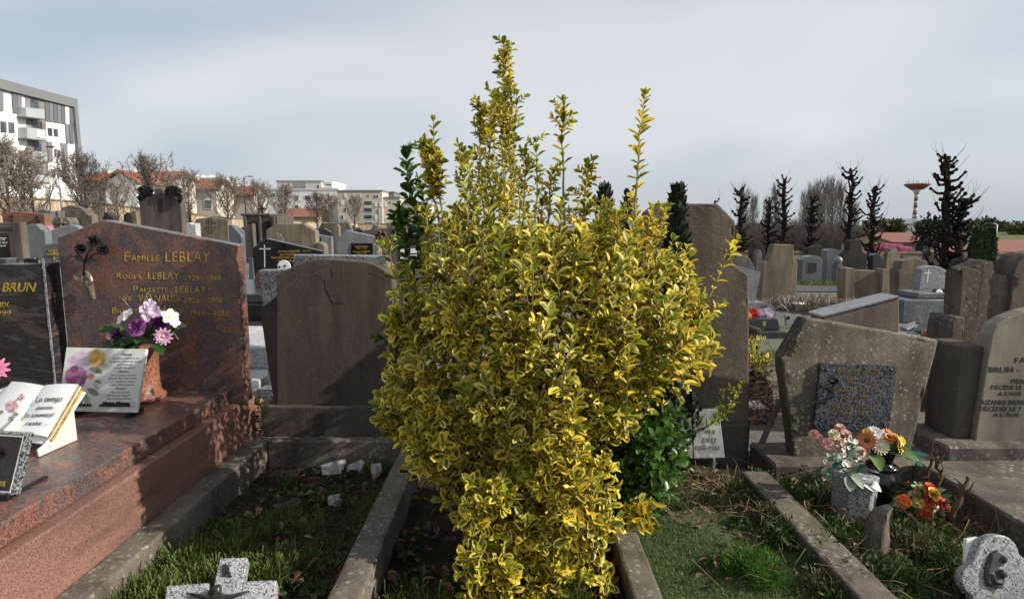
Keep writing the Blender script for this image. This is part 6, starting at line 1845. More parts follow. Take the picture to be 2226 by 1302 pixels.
# cypress columns, right
def columnar(name, label, px, ytop, ybase, Y, rad, n, mat, seed, group=None, leaf=.16, z=None, point=False):
    rg = np.random.RandomState(seed)
    c = at(px, ytop, Y); x0 = at(px, ybase, Y).x
    zb = g(x0, Y) if z is None else z
    Ht = c.z - zb
    t = thing(name, label, 'tree', (x0, Y, zb), group)
    mb = MB(); mb.tube([(x0, Y, zb - .1), (x0, Y, zb + Ht * .8)], [.08, .02], 6); mb.build('trunk', M['bark'], t)
    f = rg.rand(n) ** .9
    prof = rad * np.sin(np.pi * np.clip(.12 + f * .86, 0, 1)) ** .6 * (1 - .35 * f)
    if point: prof = rad * (1 - f) ** .75 * (.35 + .65 * np.clip(f * 6, 0, 1)) + .012
    a = rg.rand(n) * 6.283
    lump = 1 + .25 * np.sin(a * 3 + f * 9) * np.sin(f * 14 + a)
    r = prof * lump * (.72 + .28 * rg.rand(n))
    P = np.stack([x0 + r * np.cos(a), Y + r * np.sin(a), zb + .06 * Ht + f * Ht * .94], 1)
    D = np.stack([np.cos(a) * .5, np.sin(a) * .5, np.full(n, 1.0)], 1) + rg.randn(n, 3) * .25
    N = np.stack([np.cos(a), np.sin(a), np.full(n, .2)], 1) + rg.randn(n, 3) * .3
    leaf_object('crown', P, D, N, leaf * (.6 + .7 * rg.rand(n)), simple_template(.55), [mat], t, seed)
    return t
for i, (px, yt) in enumerate(((2116, 499), (2133, 506), (2147, 500))):
    columnar('cypress', ['left of the three trimmed cypress columns on the right', 'middle and lowest of the three trimmed cypress columns', 'right of the three trimmed cypress columns'][i], px, yt, 590, 22, .22, 2600, M['leaf_cypress'], 40 + i, 'cypress columns', .13)
for i, (px, yt) in enumerate(((872, 452), (914, 455))):
    columnar('cypress', ['dark cypress before the cream flats, behind green shoots of the shrub', 'second dark cypress before the cream flats, nearer the shrub'][i], px, yt, 500, 105, 1.3, 2200, M['leaf_cypress'], 50 + i, 'cypress columns', .5)
# big dark conifer beside the tallest pollard, scrub and far trees
def bushy(name, label, cat, px, py, Y, rx, rz, n, mat, seed, leaf=.3, group=None, kind=None, ry=None):
    rg = np.random.RandomState(seed)
    c = at(px, py, Y)
    zb = g(c.x, Y)
    t = thing(name, label, cat, (c.x, Y, zb), group, kind)
    mb = MB(); mb.tube([(c.x, Y, zb - .2), (c.x + .1, Y, c.z)], [.16, .06], 6)
    for k in range(5):
        a = k * 1.3
        mb.tube([(c.x, Y, (zb + c.z) / 2), (c.x + math.cos(a) * rx * .5, Y + math.sin(a) * rx * .4, c.z + rz * .3)], [.07, .02], 5)
    mb.build('trunk', M['bark'], t)
    u = rg.randn(n, 3); u /= np.linalg.norm(u, axis=1, keepdims=True)
    lump = 1 + .28 * np.sin(u[:, 0] * 7 + seed) * np.sin(u[:, 2] * 6 + 1) + .15 * np.sin(u[:, 1] * 11)
    r = (rg.rand(n) ** .35) * lump
    P = np.array(c)[None] + u * r[:, None] * np.array([rx, ry or rx, rz])[None]
    P[:, 2] = np.maximum(P[:, 2], zb)
    leaf_object('crown', P, u + rg.randn(n, 3) * .5 + np.array([0, 0, .4]), rg.randn(n, 3) + u, leaf * (.5 + rg.rand(n)), simple_template(.6), [mat], t, seed)
    return t
bushy('dark_conifer', 'dark blue-green conifer behind the tallest pollard tree', 'tree', 2022, 507, 60, 1.3, 1.6, 1500, M['leaf_thuja'], 60, .3)
for i, (px, py, Y, rx, rz, mt) in enumerate(((1936, 498, 130, 2.2, 1.4, 'leaf_olive'), (2090, 497, 170, 4.2, 1.5, 'leaf_olive'), (2148, 491, 200, 3.6, 2.2, 'leaf_cypress'), (2190, 496, 200, 5.5, 1.6, 'leaf_olive'), (2228, 500, 170, 4, 2.0, 'leaf_olive'))):
    bushy('far_tree', ['small olive tree left of the grey house on the far bank', 'olive scrub right of the tallest pollard on the far bank', 'dark green tree above the cypress columns on the far bank', 'wide olive tree right of the cypress columns on the far bank', 'olive tree cut by the right edge on the far bank'][i], 'tree', px, py, Y, rx, rz, 700, M['leaf_olive'] if mt == 'twigs' else M[mt], 70 + i, .9, 'trees on the far bank')
# pink flowering hedge
t = bushy('pink_hedge', 'pink blossoming hedge behind the low wall on the right', 'hedge', 1932, 541, 53, 1.9, .34, 3200, M['blossom'], 66, .14, ry=.6)
# brownish thicket at the far end under the poplars
rg = np.random.RandomState(5)
mbt = MB()
n = 2600
P, D, N, L = [], [], [], []
r2 = random.Random(4)
tw = MB()
for k in range(3000):
    px = r2.uniform(1560, 1915)
    Y = r2.uniform(80, 105)
    c = at(px, 520, Y); zb = g(c.x, Y)
    h = (r2.uniform(1.8, 5.2)) * (1.0 - .3 * abs(px - 1740) / 190)
    b = Vector((c.x, Y, zb))
    e = b + Vector((r2.uniform(-.6, .6), r2.uniform(-.4, .4), h))
    taper(tw, [b, e], .045, .014)
    for j in range(3):
        s0 = b.lerp(e, r2.uniform(.4, .95))
        taper(tw, [s0, s0 + Vector((r2.uniform(-.8, .8), r2.uniform(-.4, .4), r2.uniform(.3, .9)))], .018, .006)
M['thicket'] = plain('dull_brown_twigs', (0.15, 0.122, 0.105), .95, .1)
o = tw.build('thicket', M['thicket'], None, origin=(60, 92, -2))
tag(o, 'brownish leafless thicket below the poplars behind the graves', 'thicket', kind='stuff')
# grassy strip by the lane
# ================================================================== the variegated shrub
rs = np.random.RandomState(12)
rr = random.Random(12)
ROWS = [(320, 1062, 1150), (360, 1030, 1190), (400, 1005, 1240), (440, 975, 1310), (475, 950, 1400), (505, 950, 1420), (560, 905, 1475), (620, 872, 1525), (700, 840, 1550), (760, 825, 1530), (800, 840, 1505), (840, 845, 1410), (880, 835, 1375), (930, 828, 1345), (980, 855, 1330), (1040, 925, 1335), (1100, 975, 1365), (1160, 988, 1378), (1220, 990, 1372), (1302, 1012, 1330)]
def row_y(py):
    return 2.94 if py < 880 else 2.94 - .44 * (py - 880) / 422
def env(py):
    """envelope at a height seen at row py: z, x-left, x-right, centre y, half depth"""
    for (a, b) in zip(ROWS, ROWS[1:]):
        if a[0] <= py <= b[0]:
            t = (py - a[0]) / (b[0] - a[0])
            xl, xr = a[1] + (b[1] - a[1]) * t, a[2] + (b[2] - a[2]) * t
            break
    Y = row_y(py)
    A, B = at(xl, py, Y), at(xr, py, Y)
    half = (B.x - A.x) / 2
    ry = min(.70, half * .95) * (1.0 if py < 950 else .92)
    return A.z, A.x, B.x, Y, ry
SH = []      # shoots: base, tip, pairs, leaf length, style
def add_shoot(tip, d, L, pairs, ll, style, spread=1.0):
    SH.append((Vector(tip) - Vector(d).normalized() * L, Vector(tip), pairs, ll, style, spread))
shrub_mid = at(1180, 760, 2.85)
for k in range(1020):
    py = 320 + (1302 - 320) * rr.random() ** .95
    z, xl, xr, Y, ry = env(py)
    if rr.random() > (xr - xl) / 1.62 * (.22 if py < 450 else .5 if py < 540 else 1): continue
    cx, rx = (xl + xr) / 2, (xr - xl) / 2 - .035
    th = rr.uniform(0, 2 * math.pi)
    if rr.random() < .45: th = rr.uniform(math.pi * 1.05, math.pi * 1.95)
    s = 1 - .42 * rr.random() ** 1.3
    lump = 1 + .24 * mnoise.noise(Vector((math.cos(th) * 2.2, math.sin(th) * 2.2, z * 3.4))) + .08 * mnoise.noise(Vector((math.cos(th) * 6, math.sin(th) * 6, z * 9)))
    p = Vector((cx + rx * s * lump * math.cos(th), Y + ry * s * lump * math.sin(th), z))
    out = Vector((math.cos(th) / max(rx, .1), math.sin(th) / max(ry, .1), 0)).normalized()
    hgt = sstep(.2, 1.5, z)
    d = (out * (1.0 - .45 * hgt) + Vector((0, 0, .25 + 1.05 * hgt)) + Vector((rr.gauss(0, .28), rr.gauss(0, .28), rr.gauss(0, .25)))).normalized()
    pr = p + (shrub_mid - p) * 0.0
    qx = CX + F * p.x / p.y
    st = 'gold'
    if z > 1.15 and rr.random() < .6: st = 'cream'
    if rr.random() < .06: st = 'young'
    add_shoot(p, d, rr.uniform(.15, .24) + .10 * hgt * rr.random(), rr.randint(5, 7), rr.choice((.048, .058, .066, .072, .078)) * (.8 if py < 450 else 1), st)
# long shoots that stick out of the mass
for k in range(120):
    py = rr.uniform(520, 1000)
    z, xl, xr, Y, ry = env(py)
    th = rr.uniform(math.pi * .95, math.pi * 2.05) if rr.random() < .7 else rr.uniform(0, 6.283)
    p = Vector(((xl + xr) / 2 + (xr - xl) / 2 * .86 * math.cos(th), Y + ry * .9 * math.sin(th), z))
    hgt = sstep(.4, 1.5, z)
    d = Vector((math.cos(th) * (.75 - .45 * hgt), math.sin(th) * (.75 - .45 * hgt), .55 + .8 * hgt)) + Vector((rr.gauss(0, .12), rr.gauss(0, .12), 0))
    d.normalize()
    L = rr.uniform(.22, .36)
    add_shoot(p + d * L * .45, d, L, rr.randint(6, 9), rr.uniform(.052, .068), rr.choice(('gold', 'cream', 'cream', 'gold', 'young')))
# interior, sparse and dark
for k in range(120):
    py = rr.uniform(500, 1250)
    z, xl, xr, Y, ry = env(py)
    th = rr.uniform(0, 6.283); s = rr.uniform(.2, .65)
    p = Vector(((xl + xr) / 2 + (xr - xl) / 2 * s * math.cos(th), Y + ry * s * math.sin(th), z))
    add_shoot(p, Vector((math.cos(th), math.sin(th), .8)), .2, 6, .055, 'gold')
# bulges that stand out of the mass in the photograph
for (px, py, Y, r, n, st) in ((1180, 930, 2.42, .16, 26, 'gold'), (1150, 850, 2.40, .12, 14, 'cream'), (1060, 1110, 2.32, .13, 18, 'gold'), (1330, 870, 2.48, .15, 22, 'gold'), (1300, 760, 2.40, .16, 22, 'gold'), (1050, 1240, 2.22, .12, 16, 'gold'), (1260, 1130, 2.30, .16, 24, 'gold'), (1080, 1275, 2.18, .08, 9, 'gold'), (960, 960, 2.45, .16, 20, 'gold'), (860, 905, 2.62, .09, 9, 'gold'), (1400, 1110, 2.45, .06, 5, 'gold'), (1420, 700, 2.55, .16, 20, 'cream'), (1000, 700, 2.45, .16, 22, 'gold'), (1120, 760, 2.36, .14, 18, 'gold'), (1040, 620, 2.55, .15, 18, 'cream'), (1160, 640, 2.5, .15, 18, 'gold'), (1280, 600, 2.55, .15, 18, 'gold'), (1390, 590, 2.65, .15, 18, 'gold'), (1100, 540, 2.7, .14, 16, 'cream'), (1220, 540, 2.65, .14, 16, 'gold'), (990, 580, 2.7, .13, 14, 'gold'), (1330, 540, 2.75, .13, 14, 'cream'), (910, 820, 2.6, .13, 14, 'gold'), (890, 700, 2.7, .11, 12, 'gold'), (1470, 690, 2.7, .13, 16, 'gold'), (1220, 1020, 2.36, .14, 18, 'gold'), (1150, 1180, 2.28, .12, 14, 'gold'), (1290, 1040, 2.42, .10, 12, 'gold')):
    c = at(px, py, Y)
    for k in range(n):
        u = Vector((rr.gauss(0, 1), -abs(rr.gauss(0, 1)), rr.gauss(0, 1))).normalized()
        add_shoot(c + Vector((u.x * r, u.y * r * .55, u.z * r)), u + Vector((0, -.2, .5)), rr.uniform(.10, .16), rr.randint(4, 6), rr.uniform(.052, .068), st)
# right side sprays
for (x0, y0, x1, y1, Y, st) in ((1500, 720, 1570, 660, 2.75, 'gold'), (1520, 700, 1545, 740, 2.75, 'gold'), (1480, 600, 1500, 585, 2.9, 'gold'), (1490, 660, 1525, 640, 2.8, 'cream'), (1500, 760, 1540, 800, 2.8, 'gold'), (1440, 560, 1470, 560, 2.9, 'cream'), (1475, 650, 1505, 615, 2.8, 'gold'), (850, 700, 835, 690, 2.7, 'gold'), (860, 740, 818, 735, 2.7, 'green'), (840, 910, 822, 895, 2.6, 'gold'), (845, 930, 835, 925, 2.6, 'gold')):
    A, B = at(x0, y0, Y), at(x1, y1, Y)
    add_shoot(B, B - A, max(.15, (B - A).length), 6, .05, st)
# plain green reverted part, lower right and upper left
for k in range(280):
    u = Vector((rr.gauss(0, 1), rr.gauss(0, 1), rr.gauss(0, 1))).normalized() * (rr.random() ** .4)
    c = at(1382, 972, 2.86)
    p = c + Vector((u.x * .25, u.y * .30, u.z * .38))
    if p.z < .1: continue
    add_shoot(p, u + Vector((.2, -.2, .6)), .18, 6, .060, 'green')
for k in range(70):
    u = Vector((rr.gauss(0, 1), rr.gauss(0, 1), rr.gauss(0, 1))).normalized() * (rr.random() ** .4)
    p = at(1372, 1060, 2.72) + Vector((u.x * .15, u.y * .18, u.z * .13))
    add_shoot(p, u + Vector((.3, -.3, .5)), .15, 5, .056, 'green')
for (px, py) in ((1440, 1050), (1410, 1085), (1450, 1075), (1380, 1100), (1350, 1110), (1420, 1040)):
    c = at(px, py, 2.95)
    for k in range(4): add_shoot(c + Vector((rr.uniform(-.04, .04), rr.uniform(-.04, .04), rr.uniform(-.03, .03))), Vector((.5, -.4, .5)) + Vector((rr.gauss(0, .3), 0, rr.gauss(0, .3))), .13, 5, .05, 'green')
# spires above the mass
def spire(pts, Y, ll, start, style, nodes, side=0.0, topn=4, sparse=1.0):
    """a long upright shoot along pixel points"""
    w = [at(x, y, Y) for x, y in pts]
    SPIRES.append((w, ll, start, style, nodes, side, topn))
SPIRES = []
spire([(1112, 480), (1106, 330), (1098, 200), (1094, 97)], 3.3, .054, .25, 'gold', 26, .9)
spire([(1075, 480), (1062, 360), (1066, 270), (1076, 212)], 3.2, .056, .0, 'gold', 20, 1.0)
spire([(1110, 480), (1116, 380), (1120, 280), (1123, 208)], 3.25, .060, .0, 'cream', 20, .7)
spire([(1095, 480), (1098, 380), (1102, 300), (1104, 235)], 3.35, .056, .0, 'gold', 18, .9)
spire([(1055, 480), (1040, 380), (1045, 300), (1042, 235)], 3.3, .054, .1, 'gold', 18, .8)
spire([(1228, 500), (1226, 400), (1222, 300), (1225, 222)], 2.75, .056, .42, 'gold', 14, .5)
spire([(1382, 520), (1384, 400), (1392, 290), (1402, 207)], 2.7, .058, .30, 'gold', 16, .1)
spire([(1268, 500), (1272, 440), (1278, 358)], 2.75, .056, .2, 'gold', 13, .7)
spire([(1020, 560), (1018, 450), (1010, 400), (1008, 332)], 2.7, .056, .3, 'cream', 15, .7)
spire([(975, 580), (958, 450), (950, 370), (942, 264)], 2.75, .050, .35, 'cream', 12, .1)
spire([(965, 560), (950, 450), (935, 380), (932, 322)], 2.74, .060, .4, 'gold', 18, 1.0)
spire([(945, 640), (915, 520), (895, 420), (884, 335)], 2.85, .072, .1, 'green', 18, .5)
spire([(915, 680), (890, 560), (875, 500), (868, 455)], 2.85, .072, .1, 'green', 16, .5)
spire([(950, 640), (935, 540), (925, 480), (918, 415)], 2.95, .066, .1, 'green', 14, .4)
spire([(1165, 500), (1168, 400), (1165, 310)], 3.1, .050, .2, 'young', 13, .5)
spire([(1195, 520), (1195, 430), (1202, 372)], 2.8, .052, .3, 'gold', 10, .5)
spire([(1330, 560), (1340, 500), (1330, 455)], 2.7, .056, .2, 'cream', 9, .3)
spire([(1420, 600), (1430, 520), (1452, 452)], 2.7, .050, .2, 'gold', 12, .4)
spire([(1500, 720), (1545, 640), (1580, 560), (1601, 522)], 2.7, .050, .15, 'gold', 14, .15)
spire([(880, 700), (868, 620), (850, 570), (838, 535)], 2.6, .058, .2, 'cream', 10, .3)
spire([(940, 640), (945, 560), (930, 500), (925, 462)], 2.6, .054, .2, 'cream', 10, .4)
spire([(1240, 560), (1260, 500), (1292, 440)], 2.75, .046, .1, 'young', 11, .4)
spire([(1380, 600), (1385, 520), (1378, 440)], 2.75, .048, .1, 'gold', 13, .6)
spire([(1135, 560), (1140, 440), (1142, 340)], 3.15, .052, .0, 'gold', 17, .8)
spire([(1035, 560), (1030, 480), (1030, 420)], 2.75, .046, .0, 'gold', 12, .8)
spire([(1200, 560), (1215, 500), (1220, 440)], 2.82, .046, .0, 'gold', 12, .8)
spire([(1290, 600), (1310, 520), (1315, 470)], 2.7, .05, .0, 'cream', 11, .6)
for px, py in ((1000, 455), (1070, 430), (1180, 440), (1250, 460), (1345, 470), (970, 490), (1410, 480), (1095, 400), (1300, 500)):
    spire([(px + 5, py + 110), (px + rr.uniform(-8, 8), py + 50), (px, py)], rr.uniform(2.6, 3.05), .046, .0, 'gold', 10, .6)
spire([(1450, 965), (1520, 935), (1575, 905), (1612, 835)], 2.75, .036, .35, 'sprig', 13, .5)
spire([(1560, 915), (1568, 880), (1570, 850)], 2.75, .024, .5, 'sprig', 5, .0)

LP, LD, LN, LL, LM, LF = [], [], [], [], [], []
STY = {'gold': 0, 'cream': 1, 'young': 2, 'green': 3, 'sprig': 2}
twigs = MB(); gtw = MB()
def put_leaf(p, d, n, L, m, front):
    LP.append(tuple(p)); LD.append(tuple(d)); LN.append(tuple(n)); LL.append(L); LM.append(m); LF.append(front)
def node_leaves(p, a, phi, th, L, m, front):
    u = a.orthogonal().normalized(); w = a.cross(u)
    for s in (0, math.pi):
        q = phi + s + rr.uniform(-.25, .25)
        r = u * math.cos(q) + w * math.sin(q)
        t2 = th * rr.uniform(.85, 1.15)
        d = a * math.cos(t2) + r * math.sin(t2)
        n = a * math.sin(t2) - r * math.cos(t2)
        n = n + Vector((rr.gauss(0, .15), rr.gauss(0, .15), rr.gauss(0, .15)))
        put_leaf(p + r * .003, d, n, L * rr.uniform(.68, 1.2), m, front)
for (b, tip, pairs, ll, style, spread) in SH:
    a = (tip - b).normalized()
    m = STY[style]
    phi = rr.uniform(0, 3.14)
    front = tip.y
    twigs.tube([b, b.lerp(tip, .5) + Vector((0, 0, .004)), tip], [.0038, .003, .002], 3, cap=False)
    for i in range(pairs):
        t = (i / (pairs - 1)) ** .72
        p = b.lerp(tip, .10 + .90 * t)
        th = R(80 - 44 * t)
        k = 1.0 if t < .8 else .78
        mm = m
        if m in (0, 1) and t > .93 and rr.random() < .35: mm = 2
        if m == 0 and rr.random() < .12: mm = 1
        node_leaves(p, a, phi + (i % 2) * math.pi / 2, th, ll * k, mm, front)
    put_leaf(tip, a + Vector((rr.gauss(0, .2), rr.gauss(0, .2), 0)), Vector((rr.gauss(0, 1), rr.gauss(0, 1), .3)), ll * .55, 2 if m < 2 else m, 9)
for (w, ll, start, style, nodes, side, topn) in SPIRES:
    m = STY[style]
    tb = gtw if style in ('green', 'sprig') else twigs
    # smooth path
    pts = []
    for i in range(len(w) - 1):
        for t in (0, .34, .67): pts.append(w[i].lerp(w[i + 1], t))
    pts.append(w[-1])
    for i in range(1, len(pts) - 1): pts[i] = pts[i] + Vector((rr.gauss(0, .004), rr.gauss(0, .006), 0))
    tb.tube(pts, [.0065 - .0045 * i / (len(pts) - 1) for i in range(len(pts))], 5, cap=False)
    def along(t):
        q = t * (len(pts) - 1); i = min(int(q), len(pts) - 2)
        return pts[i].lerp(pts[i + 1], q - i), (pts[i + 1] - pts[i]).normalized()
    phi = rr.uniform(0, 3)
    for i in range(nodes):
        t = start + (1 - start) * (i / (nodes - 1)) ** .9
        p, a = along(t)
        mm = m
        if t > .9 and m in (0, 1): mm = 2 if rr.random() < .6 else m
        node_leaves(p, a, phi + (i % 2) * math.pi / 2, R(72 - 34 * t), ll * rr.uniform(.75, 1.1) * (1 if t < .9 else .75), mm, 9)
        if rr.random() < side:
            for rep in range(2 if side > .7 else 1):
                az = rr.uniform(0, 6.283)
                d = Vector((math.cos(az) * .8, math.sin(az) * .8, .75)).normalized()
                L = rr.uniform(.03, .085) * (1.15 - .5 * t)
                e = p + d * L
                tb.tube([p, e], [.002, .0015], 3, cap=False)
                for j in range(3):
                    node_leaves(p.lerp(e, .4 + .3 * j), d, j * 1.57, R(60 - 14 * j), ll * .62, mm if rr.random() < .7 else (2 if m < 2 else m), 9)
    for j in range(topn):
        put_leaf(w[-1], along(1)[1] + Vector((rr.gauss(0, .35), rr.gauss(0, .35), 0)), Vector((rr.gauss(0, 1), rr.gauss(0, 1), .2)), ll * .6, 2 if m < 3 else m, 9)

shrub = thing('variegated_shrub', 'large yellow and green variegated evergreen shrub growing in the middle plot', 'shrub', (.12, 2.75, .03))
stems = MB()
root = Vector((.14, 2.72, -.02))
for k in range(46):
    py = rr.uniform(470, 1150)
    z, xl, xr, Y, ry = env(py)
    th = rr.uniform(0, 6.283); s = rr.uniform(.25, .8)
    e = Vector(((xl + xr) / 2 + (xr - xl) / 2 * s * math.cos(th), Y + ry * s * math.sin(th), z))
    b = root + Vector((rr.gauss(0, .06), rr.gauss(0, .06), 0))
    m_ = b.lerp(e, .45) + Vector((0, 0, .12))
    stems.tube([b, b.lerp(m_, .5) + Vector((rr.gauss(0, .02), rr.gauss(0, .02), .03)), m_, e], [.014, .012, .009, .004], 5)
stems.build('stems', M['bark'], shrub, smooth=True)
m = plain('pale_green_shoot', (0.20, 0.20, 0.09), .7); M['shoot'] = m
twigs.build('twigs', M['shoot'], shrub)['kind'] = 'stuff'
gtw.build('green_shoots', plain('green_shoot', (0.09, 0.14, 0.03), .7), shrub)['kind'] = 'stuff'
LP, LD, LN, LL, LM, LF = map(np.array, (LP, LD, LN, LL, LM, LF))
MATS4 = [M['leaf_gold'], M['leaf_cream'], M['leaf_young'], M['leaf_green'], M['leaf_dead']]
LM[(rs.rand(len(LM)) < .012) & (LM < 3)] = 4
# the 300 leaves that show largest are objects of their own
dist = np.linalg.norm(LP - np.array(EYE)[None], axis=1)
elig = (LL > .034) & (LP[:, 2] > .12)
score = dist - 6 * (LL - .045) + np.where(elig, 0, 99)
big = np.argsort(score)[:300]
mask = np.ones(len(LP), bool); mask[big] = False
tmpl = leaf_template(.56, .16, .16)
variants = {}
for i in big:
    m_ = int(LM[i]); v = (m_, int(i) % 4)
    if v not in variants:
        me = bpy.data.meshes.new('leaf')
        V, U, Fq = tmpl
        me.from_pydata(V.tolist(), [], Fq.tolist())
        for nm, arr in (('UVMap', U), ('rnd', np.tile(rs.rand(1, 2), (len(V), 1)))):
            l = me.uv_layers.new(name=nm)
            l.data.foreach_set('uv', arr[Fq.ravel()].astype(np.float32).ravel())
        me.materials.append(MATS4[m_])
        me.polygons.foreach_set('use_smooth', [True] * len(me.polygons))
        variants[v] = me
    D = Vector(LD[i]).normalized(); N = Vector(LN[i]); N = (N - D * N.dot(D)).normalized(); Sx = D.cross(N)
    p = Vector(LP[i]) - WORLD[shrub]
    o = bpy.data.objects.new('leaf', variants[v])
    COL.objects.link(o); o.parent = shrub
    L = float(LL[i])
    o.matrix_local = Matrix(((Sx.x * L, D.x * L, N.x * L, p.x), (Sx.y * L, D.y * L, N.y * L, p.y), (Sx.z * L, D.z * L, N.z * L, p.z), (0, 0, 0, 1)))
fo = leaf_object('foliage', LP[mask], LD[mask], LN[mask], LL[mask], tmpl, MATS4, shrub, 3, LM[mask])
fo['kind'] = 'stuff'
print('shrub leaves', len(LP))

# dark thuja behind the shrub
columnar('thuja', 'dark feathery thuja squeezed between the yellow shrub and the tall pitted headstone', 1456, 410, 930, 3.45, .16, 5500, M['leaf_thuja'], 90, None, .042, z=.03, point=True)
columnar('thuja', 'thin dark conifer tip rising behind the shrub, left of the thuja', 1305, 408, 900, 3.6, .17, 1500, M['leaf_thuja'], 91, None, .042, z=.03, point=True)
columnar('thuja', 'small dark conifer tip between the thin one and the thuja', 1356, 420, 900, 3.7, .15, 1200, M['leaf_thuja'], 92, None, .042, z=.03, point=True)

# ================================================================== right foreground things
gb = onz(1852, 1117, .05)
gp = thing('granite_pot', 'faceted grey granite flower pot with pink artificial roses beside the black vase', 'pot', tuple(gb))
mb = MB()
q = [(math.cos(R(a)), math.sin(R(a))) for a in (-20, -75, -130, 170, 110, 45)]
vs = [gb + Vector((.105 * x, .10 * y, 0)) for x, y in q] + [gb + Vector((.118 * x, .112 * y, .225)) for x, y in q] + [gb + Vector((.08 * x, .075 * y, .235)) for x, y in q]
fs = [[i, (i + 1) % 6, 6 + (i + 1) % 6, 6 + i][::-1] for i in range(6)] + [[6 + i, 6 + (i + 1) % 6, 12 + (i + 1) % 6, 12 + i][::-1] for i in range(6)] + [[17, 16, 15, 14, 13, 12][::-1]]
mb.add(vs, fs); mb.build('body', M['granite_light'], gp, bevel=.003)
b1 = thing('pink_bouquet', 'faded pink and cream artificial roses in the faceted granite pot', 'bouquet', tuple(gb + Vector((0, 0, .23))))
def g1(x, y, o=0): return at(x, y, gb.y - o)
for x, y, r, c in ((1769, 945, .034, 'salmon2'), (1827, 932, .036, 'salmon'), (1797, 964, .038, 'salmon'), (1826, 960, .03, 'salmon'), (1851, 966, .034, 'cream'), (1871, 981, .036, 'salmon'), (1813, 944, .034, 'cream'), (1842, 944, .03, 'salmon2'), (1781, 950, .022, 'salmon2')):
    ax = Vector(((x - 1825) / 60, -.8, .7))
    rose('rose', g1(x, y, random.uniform(0, .08)), ax, r * .86, [FL[c], FL['salmon2'] if c == 'salmon' else FL[c]], b1, x)
    mb = MB(); mb.tube([gb + Vector((random.uniform(-.02, .02), 0, .22)), g1((x + 1850) / 2 - 4, (y + 1040) / 2, .02), g1(x, y + 5)], .003, 4); mb.build('stem', FL['sage'], b1)
for k in range(60):
    x, y = random.gauss(1835, 22), random.uniform(958, 1040)
    bigleaf('leaf', g1(x, y, random.uniform(-.05, .1)), (random.uniform(-1, 1), random.uniform(-1, .2), random.uniform(-.2, 1)), (0, -.5, 1), random.uniform(.03, .055), .013, FL['sage'] if k % 6 else FL['teal'], b1)
for k in range(24):
    blossom5('small_white_bloom', g1(random.gauss(1835, 24), random.uniform(955, 1010), random.uniform(0, .1)), (random.uniform(-.5, .5), -1, .5), .016, [FL['white'], FL['cream']], b1)
for x, y, dx in ((1845, 1035, -.2), (1866, 1040, .6), (1850, 1030, .3), (1880, 1045, .9)):
    bigleaf('silver_leaf', g1(x, y, .07), (dx, -.6, -.35), (0, -.5, 1), .085, .03, FL['white'] if dx > .4 else FL['sage'], b1)

bb_ = onz(1909, 1104, .05)
bv = thing('black_vase', 'glossy black urn vase holding bright artificial gerberas', 'vase', tuple(bb_))
mb = MB(); mb.lathe(bb_, [(.04, 0), (.055, 0), (.055, .02), (.05, .03), (.068, .08), (.079, .13), (.079, .165), (.066, .20), (.05, .222), (.052, .228), (.078, .236), (.082, .245), (.078, .254), (.052, .262), (.05, .275), (.058, .31), (.068, .345), (.072, .35), (.06, .35), (.05, .30)], 30)
mb.build('body', M['black_gloss'], bv, smooth=True)
b2 = thing('gerbera_bouquet', 'orange, cream and yellow artificial gerberas in the black urn vase', 'bouquet', tuple(bb_ + Vector((0, 0, .34))))
def g2(x, y, o=0): return at(x, y, bb_.y - o)
for x, y, r, c, cc, ax in ((1884, 957, .058, 'orange2', 'brownc', (-.6, -1, .35)), (1912, 967, .060, 'cream', 'white', (0, -1, .35)), (1930, 949, .050, 'orange', 'brownc', (.3, -.8, .7)), (1957, 967, .056, 'yellow', 'cream', (.6, -.9, .25)), (1900, 941, .045, 'white', 'cream', (-.2, -.7, .8)), (1950, 955, .04, 'yellow', 'orange', (.8, -.5, .6)), (1885, 940, .03, 'yellow', 'yellow', (-.5, -.5, .8))):
    daisy('gerbera', g2(x, y, random.uniform(.03, .09)), ax, r * .9, FL[c], FL[cc], b2, 17, 2)
    mb = MB(); mb.tube([bb_ + Vector((0, 0, .33)), g2((x + 1909) / 2, (y + 985) / 2, .01), g2(x, y + 2, .02)], .0035, 5); mb.build('stem', FL['leaf'], b2)
for k in range(12):
    blossom5('small_blue_bloom', g2(random.gauss(1905, 16), random.uniform(933, 958), random.uniform(-.02, .05)), (random.uniform(-.5, .5), -.7, .7), .014, [FL['sage'], FL['white']], b2)
for x, y, d, L, c in ((1895, 985, (-.2, -.9, -.1), .14, 'leaf2'), (1925, 982, (.8, -.6, .1), .15, 'leaf2'), (1885, 975, (-.8, -.5, .1), .10, 'leaf'), (1935, 975, (.9, -.2, .4), .12, 'leaf')):
    bigleaf('leaf', g2(x, y, .03), d, (0, -.3, 1), L, L * .26, FL[c], b2)
for dx0, dz0 in ((1.0, -.05), (.9, -.25), (.8, -.45)):
    mb = MB()
    a0 = g2(1945, 978, .02); d = Vector((dx0, -.35, dz0)).normalized(); s_ = d.cross(Vector((0, -.6, 1))).normalized()
    for k in range(11):
        p = a0 + d * (.012 * k + .01)
        for sg in (-1, 1):
            e = p + s_ * sg * (.036 - .0025 * k) + d * .018
            mb.add([p, p + d * .009, e], [[0, 1, 2]])
    mb.tube([a0, a0 + d * .15], .0015, 4); mb.build('plastic_fern', FL['teal'], b2)

